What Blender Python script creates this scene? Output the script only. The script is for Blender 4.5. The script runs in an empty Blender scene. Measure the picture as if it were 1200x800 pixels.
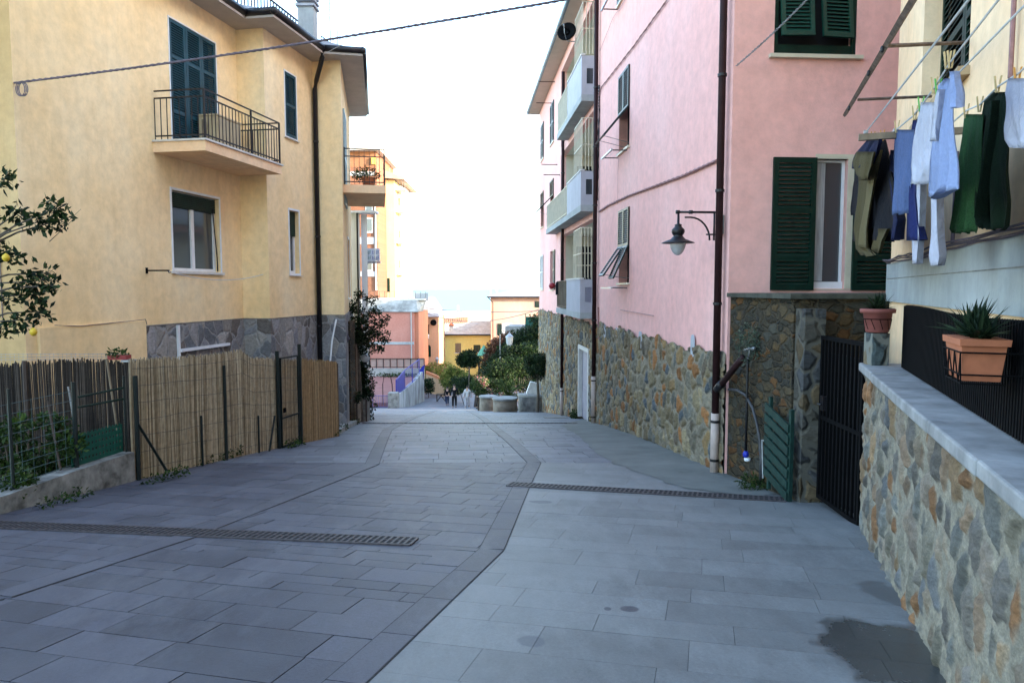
import bpy, math, random
from mathutils import Vector, Matrix
R = math.radians
rnd = random.Random(7)
scene = bpy.context.scene
COL = scene.collection
V = Vector

# ---------------------------------------------------------------- camera geometry
PIT = R(4.22); FOC = 840.0
CP, SP = math.cos(PIT), math.sin(PIT)
def ray(px, py):
    u = (px-600)/FOC; v = (400-py)/FOC
    return (u, CP+v*SP, v*CP-SP)
def at(px, py, Y):
    r = ray(px, py); k = Y/r[1]
    return V((r[0]*k, Y, r[2]*k))
PROF = [(-60,4.5),(-20,0.45),(0,-1.55),(8,-2.35),(14,-2.95),(21,-3.87),(31,-5.39),(42,-7.16),(53,-8.9),(62,-10.1),(75,-11.0),(95,-11.8),(120,-13.5),(200,-27),(320,-45)]
def gz(y):
    # monotone-ish cubic through the surveyed profile of the hill street
    P = PROF
    if y <= P[0][0]: return P[0][1]
    for i in range(len(P)-1):
        if y <= P[i+1][0]:
            x0,y0 = P[i]; x1,y1 = P[i+1]
            m = (y1-y0)/(x1-x0)
            ma = m if i == 0 else 0.5*(m+(y0-P[i-1][1])/(x0-P[i-1][0]))
            mb = m if i+2 >= len(P) else 0.5*(m+(P[i+2][1]-y1)/(P[i+2][0]-x1))
            t = (y-x0)/(x1-x0); h = x1-x0
            return ((2*t**3-3*t**2+1)*y0+(t**3-2*t**2+t)*h*ma+(-2*t**3+3*t**2)*y1+(t**3-t**2)*h*mb)
    return P[-1][1]
def G(px, py):
    r = ray(px, py); k = r[2]/r[1]; Y = 1.5
    while Y < 150:
        if k*Y <= gz(Y): break
        Y += 0.02
    return V((r[0]/r[1]*Y, Y, gz(Y)))

# ---------------------------------------------------------------- frames
class Fr:
    """vertical plane frame: u along, n outward, z up"""
    def __init__(s, ox, oy, dx, dy, flip=1):
        l = math.hypot(dx, dy); s.o = V((ox, oy, 0)); s.d = V((dx/l, dy/l, 0)); s.nn = V((dy/l, -dx/l, 0))*flip
    def P(s, u, n, z):
        p = s.o+s.d*u+s.nn*n; return V((p.x, p.y, z))
    def hit(s, px, py, n=0):
        r = V(ray(px, py)); o = s.o+s.nn*n
        k = o.dot(s.nn)/(r.dot(s.nn)); p = r*k
        return ((p-o).dot(s.d), p.z)
    def sub(s, u, n, ang=0):
        p = s.P(u, n, 0); f = Fr(p.x, p.y, 1, 0); c, q = math.cos(ang), math.sin(ang)
        f.d = s.d*c+s.nn*q; f.nn = s.nn*c-s.d*q
        return f
WF = Fr(0, 0, 1, 0, 1)   # u = x, n = -y
# ---------------------------------------------------------------- mesh builder
LOC = {}
class MB:
    def __init__(s): s.v = []; s.f = []
    def add(s, vs, fs):
        b = len(s.v); s.v += [tuple(v) for v in vs]; s.f += [tuple(b+i for i in f) for f in fs]; return s
    def hexa(s, p):   # 4 bottom (ccw), 4 top
        return s.add(p, [(3,2,1,0),(4,5,6,7),(0,1,5,4),(1,2,6,5),(2,3,7,6),(3,0,4,7)])
    def fbox(s, fr, u0, u1, n0, n1, z0, z1):
        q = [(u0,n0),(u1,n0),(u1,n1),(u0,n1)]
        return s.hexa([fr.P(a, b, z0) for a, b in q]+[fr.P(a, b, z1) for a, b in q])
    def box(s, x0, x1, y0, y1, z0, z1):
        q = [(x0,y0),(x1,y0),(x1,y1),(x0,y1)]
        return s.hexa([(a, b, z0) for a, b in q]+[(a, b, z1) for a, b in q])
    def quad(s, a, b, c, d): return s.add([a, b, c, d], [(0,1,2,3)])
    def obox(s, O, U, W, N, a0, a1, b0, b1, c0, c1):
        q = [(a0,c0),(a1,c0),(a1,c1),(a0,c1)]
        return s.hexa([O+U*a+N*c+W*b0 for a, c in q]+[O+U*a+N*c+W*b1 for a, c in q])
    def prism(s, pts, z0, z1):
        n = len(pts); vs = [(p[0], p[1], z0) for p in pts]+[(p[0], p[1], z1) for p in pts]
        fs = [tuple(reversed(range(n))), tuple(range(n, 2*n))]+[(i, (i+1)%n, n+(i+1)%n, n+i) for i in range(n)]
        return s.add(vs, fs)
    def tube(s, pts, r, k=6, cap=True):
        pts = [V(p) for p in pts]; rs = r if isinstance(r, (list, tuple)) else [r]*len(pts)
        rings = []; ref = V((0,0,1))
        for i, p in enumerate(pts):
            t = (pts[min(i+1, len(pts)-1)]-pts[max(i-1, 0)])
            if t.length < 1e-9: t = V((0,0,1))
            t.normalize()
            rf = ref if abs(t.dot(ref)) < .93 else V((1,0,0))
            a = t.cross(rf).normalized(); b = t.cross(a)
            rings.append([p+(a*math.cos(2*math.pi*j/k)+b*math.sin(2*math.pi*j/k))*rs[i] for j in range(k)])
        base = len(s.v)
        for g in rings: s.v += [tuple(x) for x in g]
        for i in range(len(rings)-1):
            for j in range(k):
                s.f.append((base+i*k+j, base+i*k+(j+1)%k, base+(i+1)*k+(j+1)%k, base+(i+1)*k+j))
        if cap:
            s.f.append(tuple(base+j for j in reversed(range(k)))); s.f.append(tuple(base+(len(rings)-1)*k+j for j in range(k)))
        return s
    def lathe(s, c, prof, k=20, sx=1, sy=1):
        c = V(c); base = len(s.v)
        for r, z in prof:
            for j in range(k):
                a = 2*math.pi*j/k; s.v.append((c.x+r*sx*math.cos(a), c.y+r*sy*math.sin(a), c.z+z))
        for i in range(len(prof)-1):
            for j in range(k):
                s.f.append((base+i*k+j, base+i*k+(j+1)%k, base+(i+1)*k+(j+1)%k, base+(i+1)*k+j))
        s.f.append(tuple(base+j for j in reversed(range(k)))); s.f.append(tuple(base+(len(prof)-1)*k+j for j in range(k)))
        return s
    def wall(s, fr, u0, u1, z0, z1, holes=(), depth=.15, n=0):
        us = sorted(set([u0, u1]+[max(u0, min(u1, h[i])) for h in holes for i in (0, 1)]))
        zs = sorted(set([z0, z1]+[h[i] for h in holes for i in (2, 3)]))
        for i in range(len(us)-1):
            for j in range(len(zs)-1):
                a, b, c, d = us[i], us[i+1], zs[j], zs[j+1]
                if b-a < 1e-6 or d-c < 1e-6: continue
                mu, mz = (a+b)/2, (c+d)/2
                if any(h[0] < mu < h[1] and h[2] < mz < h[3] for h in holes): continue
                s.quad(fr.P(a, n, c), fr.P(b, n, c), fr.P(b, n, d), fr.P(a, n, d))
        for a, b, c, d in holes:
            m = n-depth
            s.quad(fr.P(a,n,c), fr.P(b,n,c), fr.P(b,m,c), fr.P(a,m,c)); s.quad(fr.P(a,n,d), fr.P(b,n,d), fr.P(b,m,d), fr.P(a,m,d))
            s.quad(fr.P(a,n,c), fr.P(a,m,c), fr.P(a,m,d), fr.P(a,n,d)); s.quad(fr.P(b,n,c), fr.P(b,m,c), fr.P(b,m,d), fr.P(b,n,d))
        return s
    def frame(s, fr, u0, u1, z0, z1, w, n0, n1):   # rectangular ring
        s.fbox(fr, u0, u0+w, n0, n1, z0, z1); s.fbox(fr, u1-w, u1, n0, n1, z0, z1)
        s.fbox(fr, u0+w, u1-w, n0, n1, z0, z0+w); s.fbox(fr, u0+w, u1-w, n0, n1, z1-w, z1); return s
    def leaf(s, p, d, n, l, w):
        d = d.normalized(); n = (n-d*n.dot(d))
        if n.length < 1e-4: n = d.orthogonal()
        n.normalize(); sd = d.cross(n)
        return s.add([p, p+d*l*.5+sd*w*.5+n*l*.06, p+d*l, p+d*l*.5-sd*w*.5+n*l*.06], [(0,1,2),(0,2,3)])
    def build(s, name, mat, parent=None, smooth=False, **kw):
        me = bpy.data.meshes.new(name)
        off = LOC.get(parent.name, V((0,0,0))) if parent else V((0,0,0))
        me.from_pydata([(x-off.x, y-off.y, z-off.z) for x, y, z in s.v], [], s.f)
        me.materials.append(mat)
        if smooth: me.polygons.foreach_set('use_smooth', [True]*len(me.polygons))
        me.update()
        o = bpy.data.objects.new(name, me); COL.objects.link(o)
        if parent: o.parent = parent; LOC[o.name] = off
        for k, x in kw.items(): o[k] = x
        return o
def thing(name, label, cat, loc=(0,0,0), group=None):
    o = bpy.data.objects.new(name, None); COL.objects.link(o); o.location = loc; LOC[o.name] = V(loc)
    o.empty_display_size = .2
    o['label'] = label; o['category'] = cat
    if group: o['group'] = group
    return o
def tag(o, label, cat, group=None):
    o['label'] = label; o['category'] = cat
    if group: o['group'] = group
    return o
def recenter(o):   # put the origin of a one-mesh thing at its base
    me = o.data; xs = [v.co for v in me.vertices]
    c = V((sum(v.x for v in xs)/len(xs), sum(v.y for v in xs)/len(xs), min(v.z for v in xs)))
    me.transform(Matrix.Translation(-c)); o.location = c; return o
def sag(p, q, s, n=16):
    p, q = V(p), V(q); return [p.lerp(q, i/n)+V((0,0,-4*s*(i/n)*(1-i/n))) for i in range(n+1)]
def twist(mb, pts, r, off, turns, strands=2, k=5, sub=6):
    P = []
    for i in range(len(pts)-1):
        for j in range(sub): P.append(V(pts[i]).lerp(V(pts[i+1]), j/sub))
    P.append(V(pts[-1]))
    for st in range(strands):
        out = []
        for i, p in enumerate(P):
            a = 2*math.pi*(turns*i/len(P)+st/strands)
            t = (P[min(i+1, len(P)-1)]-P[max(i-1, 0)]).normalized(); x = t.cross(V((0,0,1)))
            if x.length < .1: x = t.cross(V((1,0,0)))
            x.normalize(); y = t.cross(x); out.append(p+(x*math.cos(a)+y*math.sin(a))*off)
        mb.tube(out, r, k)
    return mb
def louver(mb, O, U, W, N, w, h, rail=.07, pitch=.05, mids=(.5,), t=.035):
    mb.obox(O,U,W,N, 0,rail, 0,h, 0,t); mb.obox(O,U,W,N, w-rail,w, 0,h, 0,t)
    cuts = [0]+[m*h for m in mids]+[h]
    mb.obox(O,U,W,N, rail,w-rail, 0,rail, 0,t); mb.obox(O,U,W,N, rail,w-rail, h-rail,h, 0,t)
    for m in mids: mb.obox(O,U,W,N, rail,w-rail, m*h-rail*.5,m*h+rail*.5, 0,t)
    for i in range(len(cuts)-1):
        a = cuts[i]+rail*(1 if i == 0 else .5); b = cuts[i+1]-rail*(1 if i == len(cuts)-2 else .5)
        k = max(1, int((b-a)/pitch)); st = (b-a)/k
        for j in range(k):
            z = a+j*st
            mb.hexa([O+U*rail+W*z+N*(t*.9), O+U*(w-rail)+W*z+N*(t*.9), O+U*(w-rail)+W*(z+.008)+N*(t*.9), O+U*rail+W*(z+.008)+N*(t*.9),
                     O+U*rail+W*(z+st*.75)+N*.002, O+U*(w-rail)+W*(z+st*.75)+N*.002, O+U*(w-rail)+W*(z+st*.75+.008)+N*.002, O+U*rail+W*(z+st*.75+.008)+N*.002])
    return mb
def shutter(fr, u0, u1, z0, z1, n, mat, parent, mids=(.5,), pitch=.05, rail=.07, back=None, name='shutter'):
    m = MB(); louver(m, fr.P(u0, n, z0), fr.d.copy(), V((0,0,1)), fr.nn.copy(), u1-u0, z1-z0, rail, pitch, mids)
    return m.build(name, mat, parent)
def rails(fr, u0, u1, n, z0, z1, pitch, r, mat, parent, name='railing', tops=(), ends=None):
    m = MB()
    k = max(1, int(abs(u1-u0)/pitch))
    for i in range(k+1):
        u = u0+(u1-u0)*i/k; m.fbox(fr, u-r*.5, u+r*.5, n-r*.5, n+r*.5, z0, z1)
    m.fbox(fr, u0, u1, n-r, n+r, z1, z1+.02); m.fbox(fr, u0, u1, n-r*.8, n+r*.8, z0+.03, z0+.05)
    for t in tops: m.fbox(fr, u0, u1, n-r, n+r, t, t+.025)
    return m.build(name, mat, parent)
# foliage
def rdir():
    while True:
        d = V((rnd.uniform(-1,1), rnd.uniform(-1,1), rnd.uniform(-1,1)))
        if .05 < d.length < 1: return d.normalized()
def leaves(mb, blobs, n, size, shell=.6, ratio=.5, up=.3):
    wts = [b[1][0]*b[1][1]+b[1][2]*b[1][0] for b in blobs]
    for i in range(n):
        c, r = rnd.choices(blobs, wts)[0]
        d = rdir(); k = (shell+(1-shell)*rnd.random()) if rnd.random() < .7 else rnd.random()
        p = V(c)+V((d.x*r[0]*k, d.y*r[1]*k, d.z*r[2]*k))
        q = (d*.6+rdir()); q.z -= .15
        s = size*rnd.uniform(.6, 1.3)
        mb.leaf(p, q, rdir()+V((0,0,up)), s, s*ratio)
    return mb
def clumps(c, r, n, cr, seed=1, zmin=None):
    q = random.Random(seed); out = []
    for i in range(n):
        while True:
            d = V((q.uniform(-1,1), q.uniform(-1,1), q.uniform(-1,1)))
            if d.length < 1: break
        d = d*(.55+.45*q.random())/max(.55, d.length)*d.length if d.length < .3 else d
        k = cr*q.uniform(.6, 1.25)
        out.append(((c[0]+d.x*r[0], c[1]+d.y*r[1], c[2]+d.z*r[2]), (k, k, k*.8)))
    return out
# ---------------------------------------------------------------- materials
def newmat(name):
    m = bpy.data.materials.new(name); m.use_nodes = True; nt = m.node_tree
    return m, nt, nt.nodes, nt.links, nt.nodes['Principled BSDF']
def nnode(ns, t, **kw):
    n = ns.new(t)
    for k, v in kw.items():
        if k in n.inputs: n.inputs[k].default_value = v
        else: setattr(n, k, v)
    return n
def ramp(ns, stops, interp='LINEAR'):
    n = ns.new('ShaderNodeValToRGB'); cr = n.color_ramp; cr.interpolation = interp
    while len(cr.elements) < len(stops): cr.elements.new(.5)
    for e, (p, c) in zip(cr.elements, stops): e.position = p; e.color = (*c, 1) if len(c) == 3 else c
    return n
def pos(ns, ls, scale=(1,1,1), rot=(0,0,0)):
    g = ns.new('ShaderNodeNewGeometry'); m = ns.new('ShaderNodeMapping'); ls.new(g.outputs['Position'], m.inputs[0])
    m.inputs['Scale'].default_value = scale; m.inputs['Rotation'].default_value = rot
    return m.outputs[0]
def mixc(ns, ls, fac, a, b, mode='MIX'):
    n = ns.new('ShaderNodeMix'); n.data_type = 'RGBA'; n.blend_type = mode
    for s, x in ((n.inputs[0], fac), (n.inputs[6], a), (n.inputs[7], b)):
        if hasattr(x, 'type') and hasattr(x, 'links'): ls.new(x, s)
        else: s.default_value = x if not isinstance(x, tuple) else ((*x, 1) if len(x) == 3 else x)
    return n.outputs[2]
def math_(ns, ls, op, a, b=0.0, c=None):
    n = ns.new('ShaderNodeMath'); n.operation = op
    for i, x in enumerate((a, b) if c is None else (a, b, c)):
        if isinstance(x, (int, float)): n.inputs[i].default_value = x
        else: ls.new(x, n.inputs[i])
    return n.outputs[0]
def bump(ns, ls, h, bs, strength=.3, dist=.01, normal=None):
    b = ns.new('ShaderNodeBump'); b.inputs['Strength'].default_value = strength; b.inputs['Distance'].default_value = dist
    ls.new(h, b.inputs['Height'])
    if normal is not None: ls.new(normal, b.inputs['Normal'])
    if bs is not None: ls.new(b.outputs[0], bs.inputs['Normal'])
    return b.outputs[0]
def plain(name, col, rough=.6, var=.15, scale=8, metal=0, bmp=.15, spec=.4, stretch=(1,1,1)):
    m, nt, ns, ls, bs = newmat(name)
    no = nnode(ns, 'ShaderNodeTexNoise', Scale=scale, Detail=5.0, Roughness=.65); ls.new(pos(ns, ls, stretch), no.inputs['Vector'])
    a = tuple(max(0, x*(1-var*1.6)) for x in col); b = tuple(min(1, x*(1+var)) for x in col)
    r = ramp(ns, [(.3, a), (.7, b)]); ls.new(no.outputs[0], r.inputs[0]); ls.new(r.outputs[0], bs.inputs['Base Color'])
    bs.inputs['Roughness'].default_value = rough; bs.inputs['Metallic'].default_value = metal
    bs.inputs['Specular IOR Level'].default_value = spec
    if bmp: bump(ns, ls, no.outputs[0], bs, bmp, .01)
    return m
def plaster(name, col, dark, light, streak=.35, zfade=None):
    m, nt, ns, ls, bs = newmat(name)
    big = nnode(ns, 'ShaderNodeTexNoise', Scale=.55, Detail=6.0, Roughness=.62); ls.new(pos(ns, ls, (1,1,.55)), big.inputs['Vector'])
    fine = nnode(ns, 'ShaderNodeTexNoise', Scale=45.0, Detail=4.0, Roughness=.7); ls.new(pos(ns, ls), fine.inputs['Vector'])
    st = nnode(ns, 'ShaderNodeTexNoise', Scale=3.2, Detail=7.0, Roughness=.75); ls.new(pos(ns, ls, (1.3,1.3,.11)), st.inputs['Vector'])
    r = ramp(ns, [(.34, dark), (.5, col), (.68, light)]); ls.new(big.outputs[0], r.inputs[0])
    sr = ramp(ns, [(.52, (0,0,0)), (.72, (1,1,1))]); ls.new(st.outputs[0], sr.inputs[0])
    f = math_(ns, ls, 'MULTIPLY', sr.outputs[0], streak)
    c = mixc(ns, ls, f, r.outputs[0], tuple(x*.78 for x in dark))
    med = nnode(ns, 'ShaderNodeTexNoise', Scale=6.0, Detail=6.0, Roughness=.7); ls.new(pos(ns, ls), med.inputs['Vector'])
    mr = ramp(ns, [(.35, (.90,.90,.90)), (.65, (1.06,1.06,1.06))]); ls.new(med.outputs[0], mr.inputs[0])
    c = mixc(ns, ls, 1.0, c, mr.outputs[0], 'MULTIPLY')
    ls.new(c, bs.inputs['Base Color']); bs.inputs['Roughness'].default_value = .9; bs.inputs['Specular IOR Level'].default_value = .2
    h = math_(ns, ls, 'ADD', fine.outputs[0], math_(ns, ls, 'MULTIPLY', med.outputs[0], 1.5))
    bump(ns, ls, h, bs, .35, .008)
    return m
def rubble(name, stones, mortar, scale=3.2, mw=.055, squash=(1,1,1), dist=.03, distort=.10):
    m, nt, ns, ls, bs = newmat(name)
    p = pos(ns, ls, squash)
    dn = nnode(ns, 'ShaderNodeTexNoise', Scale=3.5, Detail=3.0); ls.new(p, dn.inputs['Vector'])
    va = ns.new('ShaderNodeVectorMath'); va.operation = 'MULTIPLY_ADD'; ls.new(dn.outputs['Color'], va.inputs[0]); va.inputs[1].default_value = (distort*2,)*3; ls.new(p, va.inputs[2])
    v1 = nnode(ns, 'ShaderNodeTexVoronoi', Scale=scale); ls.new(va.outputs[0], v1.inputs['Vector'])
    v2 = nnode(ns, 'ShaderNodeTexVoronoi', feature='DISTANCE_TO_EDGE', Scale=scale); ls.new(va.outputs[0], v2.inputs['Vector'])
    sep = ns.new('ShaderNodeSeparateColor'); ls.new(v1.outputs['Color'], sep.inputs[0])
    k = len(stones); r = ramp(ns, [(i/k, c) for i, c in enumerate(stones)], 'CONSTANT'); ls.new(sep.outputs[0], r.inputs[0])
    val = ramp(ns, [(0, (.72,.72,.72)), (1, (1.25,1.25,1.25))]); ls.new(sep.outputs[1], val.inputs[0])
    c = mixc(ns, ls, 1.0, r.outputs[0], val.outputs[0], 'MULTIPLY')
    gn = nnode(ns, 'ShaderNodeTexNoise', Scale=14.0, Detail=8.0, Roughness=.72); ls.new(pos(ns, ls, (1,1,1.6)), gn.inputs['Vector'])
    gr = ramp(ns, [(.3, (.6,.6,.6)), (.7, (1.3,1.3,1.3))]); ls.new(gn.outputs[0], gr.inputs[0])
    c = mixc(ns, ls, 1.0, c, gr.outputs[0], 'MULTIPLY')
    wn = nnode(ns, 'ShaderNodeTexNoise', Scale=9.0, Detail=4.0); ls.new(p, wn.inputs['Vector'])
    ed = math_(ns, ls, 'ADD', v2.outputs['Distance'], math_(ns, ls, 'MULTIPLY', math_(ns, ls, 'SUBTRACT', wn.outputs[0], .5), mw*1.3))
    mk = nnode(ns, 'ShaderNodeMapRange', interpolation_type='SMOOTHSTEP'); ls.new(ed, mk.inputs[0]); mk.inputs[1].default_value = mw*.7; mk.inputs[2].default_value = mw*1.5
    mc = mixc(ns, ls, gn.outputs[0], tuple(x*.75 for x in mortar), tuple(x*1.2 for x in mortar))
    c = mixc(ns, ls, mk.outputs[0], mc, c)
    ls.new(c, bs.inputs['Base Color']); bs.inputs['Roughness'].default_value = .88; bs.inputs['Specular IOR Level'].default_value = .25
    hm = nnode(ns, 'ShaderNodeMapRange', interpolation_type='SMOOTHERSTEP'); ls.new(ed, hm.inputs[0]); hm.inputs[1].default_value = mw*.4; hm.inputs[2].default_value = mw*3.5
    h = math_(ns, ls, 'ADD', hm.outputs[0], math_(ns, ls, 'MULTIPLY', gn.outputs[0], .55))
    h = math_(ns, ls, 'ADD', h, math_(ns, ls, 'MULTIPLY', sep.outputs[2], .35))
    bump(ns, ls, h, bs, .9, dist)
    return m
def foliage(name, stops, rough=.5):
    m, nt, ns, ls, bs = newmat(name)
    g = ns.new('ShaderNodeNewGeometry'); r = ramp(ns, stops); ls.new(g.outputs['Random Per Island'], r.inputs[0])
    n = nnode(ns, 'ShaderNodeTexNoise', Scale=2.5, Detail=3.0); ls.new(pos(ns, ls), n.inputs['Vector'])
    v = ramp(ns, [(.35, (.7,.7,.7)), (.65, (1.25,1.25,1.25))]); ls.new(n.outputs[0], v.inputs[0])
    c = mixc(ns, ls, 1.0, r.outputs[0], v.outputs[0], 'MULTIPLY')
    ls.new(c, bs.inputs['Base Color']); bs.inputs['Roughness'].default_value = rough; bs.inputs['Specular IOR Level'].default_value = .14
    tr = ns.new('ShaderNodeBsdfTranslucent'); ls.new(c, tr.inputs[0]); mx = ns.new('ShaderNodeMixShader'); mx.inputs[0].default_value = .25
    ls.new(bs.outputs[0], mx.inputs[1]); ls.new(tr.outputs[0], mx.inputs[2]); ls.new(mx.outputs[0], ns['Material Output'].inputs[0])
    return m
def island(name, stops, rough=.8, nscale=30, bmp=.2, spec=.3):
    m, nt, ns, ls, bs = newmat(name)
    g = ns.new('ShaderNodeNewGeometry'); r = ramp(ns, stops); ls.new(g.outputs['Random Per Island'], r.inputs[0])
    n = nnode(ns, 'ShaderNodeTexNoise', Scale=nscale, Detail=6.0, Roughness=.7); ls.new(pos(ns, ls), n.inputs['Vector'])
    v = ramp(ns, [(.3, (.72,.72,.72)), (.7, (1.2,1.2,1.2))]); ls.new(n.outputs[0], v.inputs[0])
    ls.new(mixc(ns, ls, 1.0, r.outputs[0], v.outputs[0], 'MULTIPLY'), bs.inputs['Base Color'])
    bs.inputs['Roughness'].default_value = rough; bs.inputs['Specular IOR Level'].default_value = spec
    bump(ns, ls, n.outputs[0], bs, bmp, .006)
    return m
def paving(name, base, tint, cement, cem, stains=(), wet=None, rough=.62, worn_r=None):
    """stone setts: each slab its own tone, fine grain, wear marks, patches of cement dust, stains with their own shape"""
    m, nt, ns, ls, bs = newmat(name)
    g = ns.new('ShaderNodeNewGeometry')
    r = ramp(ns, [(0, tuple(x*.78 for x in base)), (.45, base), (.8, tint), (1, tuple(x*1.22 for x in base))]); ls.new(g.outputs['Random Per Island'], r.inputs[0])
    n1 = nnode(ns, 'ShaderNodeTexNoise', Scale=.7, Detail=7.0, Roughness=.68); ls.new(pos(ns, ls), n1.inputs['Vector'])
    n2 = nnode(ns, 'ShaderNodeTexNoise', Scale=55.0, Detail=6.0, Roughness=.85); ls.new(pos(ns, ls), n2.inputs['Vector'])
    n3 = nnode(ns, 'ShaderNodeTexNoise', Scale=5.0, Detail=6.0, Roughness=.75); ls.new(pos(ns, ls, (1,.45,1), (0,0,R(15))), n3.inputs['Vector'])
    v2 = ramp(ns, [(.25, (.62,.62,.62)), (.75, (1.38,1.38,1.38))]); ls.new(n2.outputs[0], v2.inputs[0])
    c = mixc(ns, ls, 1.0, r.outputs[0], v2.outputs[0], 'MULTIPLY')
    v3 = ramp(ns, [(.3, (.66,.66,.67)), (.7, (1.32,1.32,1.30))]); ls.new(n3.outputs[0], v3.inputs[0])
    c = mixc(ns, ls, 1.0, c, v3.outputs[0], 'MULTIPLY')
    cr = ramp(ns, [(.5-.22*cem, (0,0,0)), (.5+.35*(1.2-cem), (1,1,1))]); ls.new(n1.outputs[0], cr.inputs[0])
    c = mixc(ns, ls, math_(ns, ls, 'MULTIPLY', cr.outputs[0], .25+.6*cem), c, cement)
    rg = math_(ns, ls, 'ADD', math_(ns, ls, 'MULTIPLY', n3.outputs[0], .25), rough-.12)
    gv = nnode(ns, 'ShaderNodeTexVoronoi', Scale=2.3); ls.new(pos(ns, ls), gv.inputs['Vector'])
    gsep = ns.new('ShaderNodeSeparateColor'); ls.new(gv.outputs['Color'], gsep.inputs[0])
    gr_ = math_(ns, ls, 'MULTIPLY', math_(ns, ls, 'LESS_THAN', gv.outputs['Distance'], math_(ns, ls, 'MULTIPLY', gsep.outputs[1], .055)), math_(ns, ls, 'GREATER_THAN', gsep.outputs[0], .45))
    c = mixc(ns, ls, math_(ns, ls, 'MULTIPLY', gr_, .55), c, tuple(x*.4 for x in base))
    dn = nnode(ns, 'ShaderNodeTexNoise', Scale=1.7, Detail=9.0, Roughness=.8); ls.new(pos(ns, ls, (1,.35,1), (0,0,R(14))), dn.inputs['Vector'])
    dr = ramp(ns, [(.50, (0,0,0)), (.62, (1,1,1))]); ls.new(dn.outputs[0], dr.inputs[0])
    c = mixc(ns, ls, math_(ns, ls, 'MULTIPLY', dr.outputs[0], .38), c, tuple(min(1, x*1.12) for x in cement))
    sx = ns.new('ShaderNodeSeparateXYZ'); ls.new(g.outputs['Position'], sx.inputs[0])
    nn = nnode(ns, 'ShaderNodeTexNoise', Scale=4.0, Detail=6.0, Roughness=.6); ls.new(pos(ns, ls), nn.inputs['Vector'])
    for (x, y, rx, ry, colr, amt, rgh) in stains:
        dx = math_(ns, ls, 'DIVIDE', math_(ns, ls, 'SUBTRACT', sx.outputs[0], x), rx); dy = math_(ns, ls, 'DIVIDE', math_(ns, ls, 'SUBTRACT', sx.outputs[1], y), ry)
        d = math_(ns, ls, 'SQRT', math_(ns, ls, 'ADD', math_(ns, ls, 'MULTIPLY', dx, dx), math_(ns, ls, 'MULTIPLY', dy, dy)))
        d = math_(ns, ls, 'ADD', d, math_(ns, ls, 'MULTIPLY', math_(ns, ls, 'SUBTRACT', nn.outputs[0], .5), 1.9))
        mr = nnode(ns, 'ShaderNodeMapRange'); ls.new(d, mr.inputs[0]); mr.inputs[1].default_value = 1.22; mr.inputs[2].default_value = .92
        f = math_(ns, ls, 'MULTIPLY', mr.outputs[0], amt)
        c = mixc(ns, ls, f, c, colr)
        mx = nnode(ns, 'ShaderNodeMapRange'); ls.new(f, mx.inputs[0]); 
        rg = math_(ns, ls, 'ADD', rg, math_(ns, ls, 'MULTIPLY', f, rgh-rough))
    ls.new(c, bs.inputs['Base Color']); ls.new(rg, bs.inputs['Roughness']); bs.inputs['Specular IOR Level'].default_value = .5
    h = math_(ns, ls, 'ADD', n2.outputs[0], math_(ns, ls, 'MULTIPLY', n3.outputs[0], 1.5))
    bump(ns, ls, h, bs, .3, .006)
    return m
M = {}
import numpy as np
def stonemat(name, rough=.88):
    m, nt, ns, ls, bs = newmat(name)
    at_ = ns.new('ShaderNodeAttribute'); at_.attribute_name = 'stone'
    g = nnode(ns, 'ShaderNodeTexNoise', Scale=13.0, Detail=9.0, Roughness=.75); ls.new(pos(ns, ls, (1,1,1.7)), g.inputs['Vector'])
    f = nnode(ns, 'ShaderNodeTexNoise', Scale=90.0, Detail=4.0, Roughness=.7); ls.new(pos(ns, ls), f.inputs['Vector'])
    v = ramp(ns, [(.28, (.55,.55,.56)), (.5, (.98,.98,.97)), (.74, (1.5,1.46,1.4))]); ls.new(g.outputs[0], v.inputs[0])
    v2 = ramp(ns, [(.25, (.7,.7,.7)), (.75, (1.3,1.3,1.3))]); ls.new(f.outputs[0], v2.inputs[0])
    c = mixc(ns, ls, 1.0, at_.outputs['Color'], v.outputs[0], 'MULTIPLY'); c = mixc(ns, ls, 1.0, c, v2.outputs[0], 'MULTIPLY')
    ls.new(c, bs.inputs['Base Color']); bs.inputs['Roughness'].default_value = rough; bs.inputs['Specular IOR Level'].default_value = .25
    h = math_(ns, ls, 'ADD', g.outputs[0], math_(ns, ls, 'MULTIPLY', f.outputs[0], .4)); bump(ns, ls, h, bs, .6, .018)
    return m
def vnoise(x, y, seed, oct=4):
    r = np.random.RandomState(seed); T = r.rand(64, 64); out = 0; amp = 1; tot = 0
    for o in range(oct):
        X = x*2**o+o*17.3; Y = y*2**o+o*9.1; i = np.floor(X).astype(int); j = np.floor(Y).astype(int); fx = X-i; fy = Y-j; fx = fx*fx*(3-2*fx); fy = fy*fy*(3-2*fy)
        a = T[i % 64, j % 64]; b = T[(i+1) % 64, j % 64]; c = T[i % 64, (j+1) % 64]; d = T[(i+1) % 64, (j+1) % 64]
        out = out+amp*((a*(1-fx)+b*fx)*(1-fy)+(c*(1-fx)+d*fx)*fy); tot += amp; amp *= .5
    return out/tot
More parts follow.
